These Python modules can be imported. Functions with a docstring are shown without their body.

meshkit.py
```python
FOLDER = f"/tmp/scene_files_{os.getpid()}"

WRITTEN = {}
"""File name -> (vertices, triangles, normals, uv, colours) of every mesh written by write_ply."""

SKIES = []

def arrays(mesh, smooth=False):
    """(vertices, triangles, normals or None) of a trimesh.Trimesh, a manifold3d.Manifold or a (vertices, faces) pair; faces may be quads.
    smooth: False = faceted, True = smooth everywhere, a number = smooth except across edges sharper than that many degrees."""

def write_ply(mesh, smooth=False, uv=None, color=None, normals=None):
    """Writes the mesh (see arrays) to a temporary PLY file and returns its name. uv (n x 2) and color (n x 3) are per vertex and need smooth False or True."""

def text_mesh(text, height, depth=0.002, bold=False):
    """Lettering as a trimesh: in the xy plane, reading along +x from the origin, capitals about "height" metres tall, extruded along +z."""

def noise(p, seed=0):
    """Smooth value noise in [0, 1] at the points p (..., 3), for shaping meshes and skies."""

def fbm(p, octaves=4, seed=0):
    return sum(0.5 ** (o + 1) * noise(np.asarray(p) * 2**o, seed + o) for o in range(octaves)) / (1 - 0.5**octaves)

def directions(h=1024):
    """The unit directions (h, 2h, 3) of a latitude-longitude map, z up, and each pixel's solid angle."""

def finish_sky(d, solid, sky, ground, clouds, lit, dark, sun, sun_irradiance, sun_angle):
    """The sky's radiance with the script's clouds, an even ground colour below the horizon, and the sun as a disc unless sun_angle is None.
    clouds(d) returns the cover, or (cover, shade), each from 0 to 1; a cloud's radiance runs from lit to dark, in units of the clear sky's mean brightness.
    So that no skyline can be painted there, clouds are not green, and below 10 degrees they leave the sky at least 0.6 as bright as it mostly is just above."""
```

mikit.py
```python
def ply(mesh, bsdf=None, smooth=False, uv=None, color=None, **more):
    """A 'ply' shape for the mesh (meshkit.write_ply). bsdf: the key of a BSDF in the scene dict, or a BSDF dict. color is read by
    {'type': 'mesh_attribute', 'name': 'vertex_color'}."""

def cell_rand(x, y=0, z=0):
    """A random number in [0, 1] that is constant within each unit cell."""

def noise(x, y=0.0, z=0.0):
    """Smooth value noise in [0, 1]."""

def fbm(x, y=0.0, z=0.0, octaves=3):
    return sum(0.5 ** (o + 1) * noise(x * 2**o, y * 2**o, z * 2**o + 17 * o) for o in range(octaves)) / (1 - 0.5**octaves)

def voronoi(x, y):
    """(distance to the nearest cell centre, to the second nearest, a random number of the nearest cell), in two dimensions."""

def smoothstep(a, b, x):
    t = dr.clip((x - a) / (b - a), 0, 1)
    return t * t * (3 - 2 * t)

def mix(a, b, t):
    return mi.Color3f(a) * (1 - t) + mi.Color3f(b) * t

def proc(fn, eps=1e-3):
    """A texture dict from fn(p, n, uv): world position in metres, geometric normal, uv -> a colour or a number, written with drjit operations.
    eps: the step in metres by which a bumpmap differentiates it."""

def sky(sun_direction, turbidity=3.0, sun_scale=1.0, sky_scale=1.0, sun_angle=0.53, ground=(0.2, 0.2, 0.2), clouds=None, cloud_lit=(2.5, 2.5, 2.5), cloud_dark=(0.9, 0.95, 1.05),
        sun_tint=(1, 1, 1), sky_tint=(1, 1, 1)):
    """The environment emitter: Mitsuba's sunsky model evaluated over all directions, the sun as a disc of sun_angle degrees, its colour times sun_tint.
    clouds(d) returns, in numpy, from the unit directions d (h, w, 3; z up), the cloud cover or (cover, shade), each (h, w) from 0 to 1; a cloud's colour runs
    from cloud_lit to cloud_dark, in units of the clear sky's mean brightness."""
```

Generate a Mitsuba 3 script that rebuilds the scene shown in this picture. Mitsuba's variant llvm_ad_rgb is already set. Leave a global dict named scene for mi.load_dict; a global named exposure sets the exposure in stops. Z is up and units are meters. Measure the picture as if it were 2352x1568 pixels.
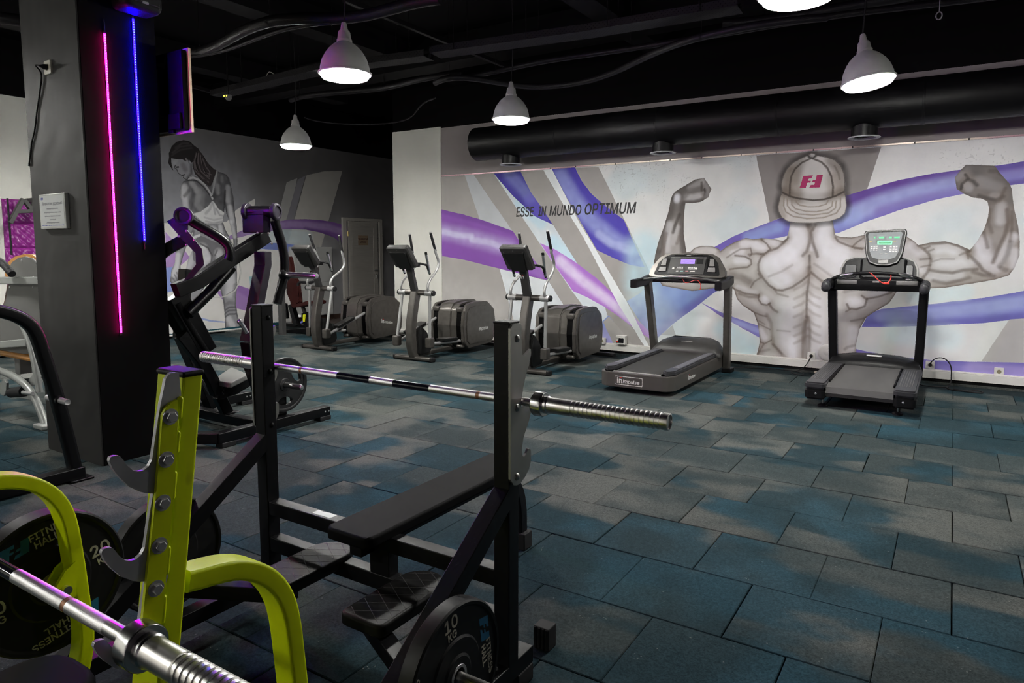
import math, random
import numpy as np, trimesh, shapely
import shapely.geometry as sg
import shapely.affinity as sa
from shapely.ops import unary_union
import manifold3d as m3
import drjit as dr
import mitsuba as mi
import mikit, meshkit
from mikit import proc, noise, fbm, smoothstep, mix, cell_rand

T = mi.ScalarTransform4f
scene, labels = {}, {}
exposure = 3.1
random.seed(7)
# ------------------------------------------------------------------ camera (X along the mural wall, Y towards it, z up)
CAM_R = np.array([[0.842648831, 0.0535553159, -0.535793594], [0.538463205, -0.0827588769, 0.838575187], [0.000568483026, -0.995129538, -0.098574238]])
_m = np.eye(4)
_m[:3, 0], _m[:3, 1], _m[:3, 2], _m[:3, 3] = -CAM_R[:, 0], -CAM_R[:, 1], CAM_R[:, 2], (0, 0, 1.48)
FOC = 1580.71
scene['camera'] = {'type': 'perspective', 'fov_axis': 'x', 'fov': 2 * math.degrees(math.atan(1176 / FOC)), 'to_world': T(_m.tolist()),
                   'near_clip': 0.05, 'far_clip': 60.0, 'principal_point_offset_x': 0.0, 'principal_point_offset_y': (784 - 726) / 1568.0}
# ------------------------------------------------------------------ light levels
LAMP_L = 26.0                       # radiance of a pendant's lit opening
PINK, BLUE = (26.0, 0.02, 7.0), (0.015, 0.006, 46.0)


def lin(h):
    c = np.array([int(h[i:i + 2], 16) for i in (0, 2, 4)]) / 255.0
    return np.where(c < 0.04045, c / 12.92, ((c + 0.055) / 1.055) ** 2.4)


def rgb(c):
    if isinstance(c, str):
        c = lin(c)
    return {'type': 'rgb', 'value': [float(v) for v in np.broadcast_to(c, 3)]}


def mat(key, base, rough=0.5, metal=0.0, spec=0.5, bump=None, scale=1.0, coat=0.0, sheen=0.0):
    b = {'type': 'principled', 'base_color': proc(base) if callable(base) else rgb(base), 'roughness': proc(rough) if callable(rough) else float(rough),
         'metallic': float(metal), 'specular': float(spec)}
    if coat:
        b |= {'clearcoat': float(coat), 'clearcoat_gloss': 0.9}
    if bump:
        b = {'type': 'bumpmap', 'arbitrary': proc(bump), 'scale': float(scale), 'nested': b}
        b['tex'] = b.pop('arbitrary')
        b = {'type': 'bumpmap', 'tex': b['tex'], 'bsdf': b['nested'], 'scale': float(scale)}
    scene[key] = {'type': 'twosided', 'bsdf': b}
    return key


def glow(key, c):
    scene[key] = {'type': 'twosided', 'bsdf': {'type': 'diffuse', 'reflectance': rgb(0.5)}}
    return key


# ------------------------------------------------------------------ mesh helpers
V = lambda *a: np.array(a, float)
cat = trimesh.util.concatenate


def box(x0, x1, y0, y1, z0, z1):
    m = trimesh.creation.box((abs(x1 - x0), abs(y1 - y0), abs(z1 - z0)))
    m.apply_translation(((x0 + x1) / 2, (y0 + y1) / 2, (z0 + z1) / 2))
    return m


def tm(man):
    m = man.to_mesh()
    return trimesh.Trimesh(m.vert_properties[:, :3], m.tri_verts, process=False)


def rbox(x0, x1, y0, y1, z0, z1, r=0.004, n=8):
    """A box with rounded edges: the hull of eight little spheres."""
    r = min(r, (x1 - x0) / 2.01, (y1 - y0) / 2.01, (z1 - z0) / 2.01)
    s = m3.Manifold.sphere(r, n)
    return tm(m3.Manifold.batch_hull([s.translate((x, y, z)) for x in (x0 + r, x1 - r) for y in (y0 + r, y1 - r) for z in (z0 + r, z1 - r)]))


def cyl(p, q, r, n=20, r2=None, caps=True):
    p, q = np.asarray(p, float), np.asarray(q, float)
    d = q - p
    L = np.linalg.norm(d)
    return lathe([(0, 0), (r, 0), (r if r2 is None else r2, L), (0, L)] if caps else [(r, 0), (r if r2 is None else r2, L)], p, d / L, n)


def frame_of(d):
    d = np.asarray(d, float) / np.linalg.norm(d)
    a = V(0, 0, 1) if abs(d[2]) < 0.95 else V(0, 1, 0)
    x = np.cross(a, d)
    x /= np.linalg.norm(x)
    return x, np.cross(d, x), d


def lathe(prof, o=(0, 0, 0), axis=(0, 0, 1), n=28):
    """A profile of (radius, height) turned about an axis."""
    x, y, z = frame_of(axis)
    vs, fs, a = [], [], np.arange(n) / n * 2 * math.pi
    for r, h in prof:
        vs.append(np.asarray(o, float) + h * z + r * (np.cos(a)[:, None] * x + np.sin(a)[:, None] * y))
    for k in range(len(prof) - 1):
        for i in range(n):
            j = (i + 1) % n
            A, B, C, D = k * n + i, k * n + j, (k + 1) * n + j, (k + 1) * n + i
            if prof[k][0] > 0:
                fs.append((A, B, C))
            if prof[k + 1][0] > 0:
                fs.append((A, C, D))
            if prof[k][0] == 0 and prof[k + 1][0] > 0 and False:
                fs.append((A, C, D))
    return trimesh.Trimesh(np.vstack(vs), np.array(fs), process=False)


def smooth_path(pts, step=0.02, closed=False):
    from scipy.interpolate import CubicSpline
    p = np.asarray(pts, float)
    if closed:
        p = np.vstack([p, p[:1]])
    t = np.concatenate([[0], np.cumsum(np.linalg.norm(np.diff(p, axis=0), axis=1))])
    n = max(4, int(t[-1] / step))
    c = CubicSpline(t, p, bc_type='periodic' if closed else 'not-a-knot' if len(p) > 3 else 'natural')
    return c(np.linspace(0, t[-1], n + 1)[:-1] if closed else np.linspace(0, t[-1], n + 1))


def fillet(pts, r, n=6):
    """A polyline whose inner corners are rounded with radius r."""
    p = [np.asarray(q, float) for q in pts]
    out = [p[0]]
    for a, b, c in zip(p, p[1:], p[2:]):
        u, v = a - b, c - b
        lu, lv = np.linalg.norm(u), np.linalg.norm(v)
        u, v = u / lu, v / lv
        ang = math.acos(float(np.clip(u @ v, -1, 1)))
        k = min(r / math.tan(ang / 2), 0.48 * lu, 0.48 * lv) if ang < 3.1 else 0.01 * min(lu, lv)
        s, e = b + u * k, b + v * k
        for i in range(n + 1):
            t = i / n
            out.append((1 - t) ** 2 * s + 2 * t * (1 - t) * b + t * t * e)
    return np.array(out + [p[-1]])


def sweep(path, prof, up=(0, 0, 1), closed=False, scale=None, caps=True):
    """Moves a closed 2-D outline (side, up) along a path; 'up' fixes its roll."""
    p, prof, up = np.asarray(path, float), np.asarray(prof, float), np.asarray(up, float)
    n, k = len(p), len(prof)
    if closed:
        t = np.roll(p, -1, 0) - np.roll(p, 1, 0)
    else:
        t = np.gradient(p, axis=0)
    t /= np.linalg.norm(t, axis=1, keepdims=True)
    vs = []
    for i in range(n):
        s = np.cross(t[i], up)
        s /= np.linalg.norm(s)
        u = np.cross(s, t[i])
        q = prof * (1 if scale is None else scale[i])
        vs.append(p[i] + q[:, :1] * s + q[:, 1:] * u)
    fs = []
    for i in range(n if closed else n - 1):
        a, b = i * k, ((i + 1) % n) * k
        for j in range(k):
            l = (j + 1) % k
            fs += [(a + j, b + j, b + l), (a + j, b + l, a + l)]
    vs = np.vstack(vs)
    if not closed and caps:
        from mapbox_earcut import triangulate_float64
        tri = triangulate_float64(prof, np.array([k], np.uint32)).reshape(-1, 3).astype(int)
        fs += [tuple(x) for x in tri] + [tuple(x[::-1] + (n - 1) * k) for x in tri]
    m = trimesh.Trimesh(vs, np.array(fs), process=False)
    m.fix_normals() if False else None
    return m


def circ(r, n=10):
    a = np.arange(n) / n * 2 * math.pi
    return np.stack([r * np.cos(a), r * np.sin(a)], 1)


def rrect(w, h, r=0.006, n=3):
    g = sg.box(-w / 2 + r, -h / 2 + r, w / 2 - r, h / 2 - r).buffer(r, quad_segs=n)
    return np.array(g.exterior.coords)[:-1][::-1]


def tube(path, r, n=10, closed=False):
    """A round tube along a path with parallel-transported frames."""
    p = np.asarray(path, float)
    t = np.roll(p, -1, 0) - np.roll(p, 1, 0) if closed else np.gradient(p, axis=0)
    t /= np.linalg.norm(t, axis=1, keepdims=True) + 1e-12
    x = frame_of(t[0])[0]
    a, vs, fs, N = np.arange(n) / n * 2 * math.pi, [], [], len(p)
    for i in range(N):
        x = x - t[i] * (x @ t[i])
        x /= np.linalg.norm(x)
        y = np.cross(t[i], x)
        rr = r[i] if np.ndim(r) else r
        vs.append(p[i] + rr * (np.cos(a)[:, None] * x + np.sin(a)[:, None] * y))
    for i in range(N if closed else N - 1):
        b, c = i * n, ((i + 1) % N) * n
        for j in range(n):
            l = (j + 1) % n
            fs += [(b + j, b + l, c + l), (b + j, c + l, c + j)]
    vs = np.vstack(vs)
    if not closed:
        vs = np.vstack([vs, p[:1], p[-1:]])
        for j in range(n):
            l = (j + 1) % n
            fs += [(N * n, l, j), (N * n + 1, (N - 1) * n + j, (N - 1) * n + l)]
    return trimesh.Trimesh(vs, np.array(fs), process=False)


def plate(outline, t0, t1, plane='yz', bevel=0.0, holes=()):
    """A flat outline extruded between two coordinates of the axis that the plane leaves out."""
    g = outline if hasattr(outline, 'area') else sg.Polygon(outline, holes)
    if not g.is_valid:
        g = g.buffer(0)
    if bevel:
        b = min(bevel, abs(t1 - t0) * 0.45)
        gi = g.buffer(-b)
        parts = []
        for z0, z1, q in ((t0 + b, t1 - b, g),):
            parts.append(trimesh.creation.extrude_polygon(q, z1 - z0, engine='earcut').apply_translation((0, 0, z0)))
        for z0, z1, q in ((t0, t1, gi),):
            parts.append(trimesh.creation.extrude_polygon(q, z1 - z0, engine='earcut').apply_translation((0, 0, z0)))
        m = cat(parts)
    else:
        m = cat([trimesh.creation.extrude_polygon(q, t1 - t0, engine='earcut') for q in getattr(g, 'geoms', [g])])
        m.apply_translation((0, 0, t0))
    v = m.vertices.copy()
    if plane == 'yz':
        m.vertices = v[:, [2, 0, 1]]
    elif plane == 'xz':
        m.vertices = v[:, [0, 2, 1]]
        m.faces = m.faces[:, ::-1]
    return m


def vplate(pts, n, t):
    """A flat plate of thickness t whose front outline is given by points of an upright plane with the horizontal normal n."""
    p, n = np.asarray(pts, float), np.array([n[0], n[1], 0.0])
    h = np.array([-n[1], n[0], 0.0])
    m = trimesh.creation.extrude_polygon(sg.Polygon(np.stack([(p - p[0]) @ h, p[:, 2]], 1)).buffer(0), t, engine='earcut')
    v = m.vertices
    o = np.array([p[0][0], p[0][1], 0.0])
    return trimesh.Trimesh(o + v[:, :1] * h + v[:, 1:2] * V(0, 0, 1) - v[:, 2:] * n, m.faces, process=False)


def loft(outlines, plane='xy', cap=True):
    """Joins outlines with equal point counts: a list of (n x 3) rings."""
    n, k = len(outlines), len(outlines[0])
    vs, fs = np.vstack(outlines), []
    for i in range(n - 1):
        for j in range(k):
            l = (j + 1) % k
            fs += [(i * k + j, i * k + l, (i + 1) * k + l), (i * k + j, (i + 1) * k + l, (i + 1) * k + j)]
    if cap:
        vs = np.vstack([vs, outlines[0].mean(0), outlines[-1].mean(0)])
        for j in range(k):
            l = (j + 1) % k
            fs += [(n * k, l, j), (n * k + 1, (n - 1) * k + j, (n - 1) * k + l)]
    m = trimesh.Trimesh(vs, np.array(fs), process=False)
    return m


def pad(outline, z0, z1, r, plane='xy', nseg=5):
    """A cushion-like slab: an outline with its upper and lower edges rounded by r."""
    g = sg.Polygon(outline) if not hasattr(outline, 'area') else outline
    def ring(q, z):
        e = np.array(q.exterior.coords)[:-1]
        d = np.concatenate([[0], np.cumsum(np.linalg.norm(np.diff(np.vstack([e, e[:1]]), axis=0), axis=1))])
        s = np.linspace(0, d[-1], 72, endpoint=False)
        ee = np.vstack([e, e[:1]])
        k = np.argmin(np.arctan2(e[:, 1] - e[:, 1].mean(), e[:, 0] - e[:, 0].mean()))
        s = (s + d[k]) % d[-1]
        return np.stack([np.interp(s, d, ee[:, 0]), np.interp(s, d, ee[:, 1]), np.full(72, z)], 1)
    rings = []
    for i in range(nseg + 1):
        a = math.pi / 2 * (1 - i / nseg)
        rings.append(ring(g.buffer(-r * (1 - math.cos(a))), z0 + r * (1 - math.sin(a))))
    for i in range(nseg + 1):
        a = math.pi / 2 * i / nseg
        rings.append(ring(g.buffer(-r * (1 - math.cos(a))), z1 - r * (1 - math.sin(a))))
    m = loft(rings)
    if plane == 'yz':
        m.vertices = m.vertices[:, [2, 0, 1]]
    return m


def hull(*pts_r, n=10):
    return tm(m3.Manifold.batch_hull([m3.Manifold.sphere(r, n).translate(tuple(float(v) for v in p)) for p, r in pts_r]))


def rotz(m, deg, c=(0, 0, 0)):
    m = m.copy()
    m.apply_transform(trimesh.transformations.rotation_matrix(math.radians(deg), (0, 0, 1), c))
    return m


def rot(m, deg, axis, c=(0, 0, 0)):
    m = m.copy()
    m.apply_transform(trimesh.transformations.rotation_matrix(math.radians(deg), axis, c))
    return m


def moved(m, *d):
    m = m.copy()
    m.apply_translation(d)
    return m


def letters(text, h, o, ex, ey, depth=0.0015, bold=False, center=True):
    """Raised lettering of capital height h at o, reading along ex with its top towards ey."""
    m = meshkit.text_mesh(text, h, depth, bold)
    v = m.vertices.copy()
    if center:
        v[:, 0] -= (v[:, 0].min() + v[:, 0].max()) / 2
        v[:, 1] -= h / 2
    ex, ey = np.asarray(ex, float), np.asarray(ey, float)
    ez = np.cross(ex, ey)
    return trimesh.Trimesh(np.asarray(o) + v[:, :1] * ex + v[:, 1:2] * ey + v[:, 2:] * ez, m.faces, process=False)


def fitted(text, h, x0, x1, y, z, slant, bold=False):
    """Slanted wall lettering squeezed between x0 and x1 on a wall that looks along -y."""
    m = meshkit.text_mesh(text, h, 0.0015, bold)
    v = m.vertices.copy()
    v[:, 0] += slant * v[:, 1]
    v[:, 0] = x0 + (v[:, 0] - v[:, 0].min()) / np.ptp(v[:, 0]) * (x1 - x0)
    return trimesh.Trimesh(np.stack([v[:, 0], y - v[:, 2], z + v[:, 1]], 1), m.faces, process=False)


def hexbolt(o, axis, r=0.011, h=0.008):
    return cat([lathe([(r * 1.5, 0), (r * 1.5, 0.0015), (0, 0.0015)], o, axis, 16), lathe([(r, 0.0015), (r, h - 0.001), (r * 0.85, h), (0, h)], o, axis, 6)])


def dome(o, axis, r, h):
    return lathe([(r, 0)] + [(r * math.cos(a), h * math.sin(a)) for a in np.linspace(0.15, 1.45, 5)] + [(0, h)], o, axis, 16)


# ------------------------------------------------------------------ scene entries
def fresh(key):
    if key not in scene and key not in labels and not any(k.startswith(key + '__') for k in scene):
        return key
    i = 1
    while f'{key}_{i:03d}' in scene or f'{key}_{i:03d}' in labels or any(k.startswith(f'{key}_{i:03d}__') for k in scene):
        i += 1
    return f'{key}_{i:03d}'


def obj(name, mesh, m, parent=None, smooth=False, label=None, **more):
    key = fresh((parent + '__' if parent else '') + name)
    scene[key] = mikit.ply(mesh, m, smooth, **more)
    if label:
        labels[key] = {'label': label}
    return key


def thing(name, label, category, group=None):
    key = fresh(name)
    labels[key] = {'label': label, 'category': category}
    if group:
        labels[key]['group'] = group
    return key


def one(name, mesh, m, label, category, group=None, smooth=False, **more):
    key = fresh(name)
    scene[key] = mikit.ply(mesh, m, smooth, **more)
    labels[key] = {'label': label, 'category': category}
    if group:
        labels[key]['group'] = group
    return key


def struct(name, mesh, m, label=None, smooth=False, category=None):
    key = fresh(name)
    if mesh is not None:
        scene[key] = mikit.ply(mesh, m, smooth)
    labels[key] = {'kind': 'structure'}
    if label:
        labels[key]['label'] = label
    if category:
        labels[key]['category'] = category
    return key


def copy_thing(src, name, label, M, group=None):
    """The thing src once more under the next number, every part moved by the matrix M."""
    key = fresh(name)
    for k in [k for k in scene if k == src or k.startswith(src + '__')]:
        d = dict(scene[k])
        d['to_world'] = T(M.tolist()) @ d['to_world'] if 'to_world' in d else T(M.tolist())
        scene[key + k[len(src):]] = d
        if k in labels and k != src:
            labels[key + k[len(src):]] = dict(labels[k])
    labels[key] = {'label': label, 'category': labels[src]['category']}
    if group:
        labels[key]['group'] = group
    return key


def shift(*d):
    m = np.eye(4)
    m[:3, 3] = d
    return m
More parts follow.
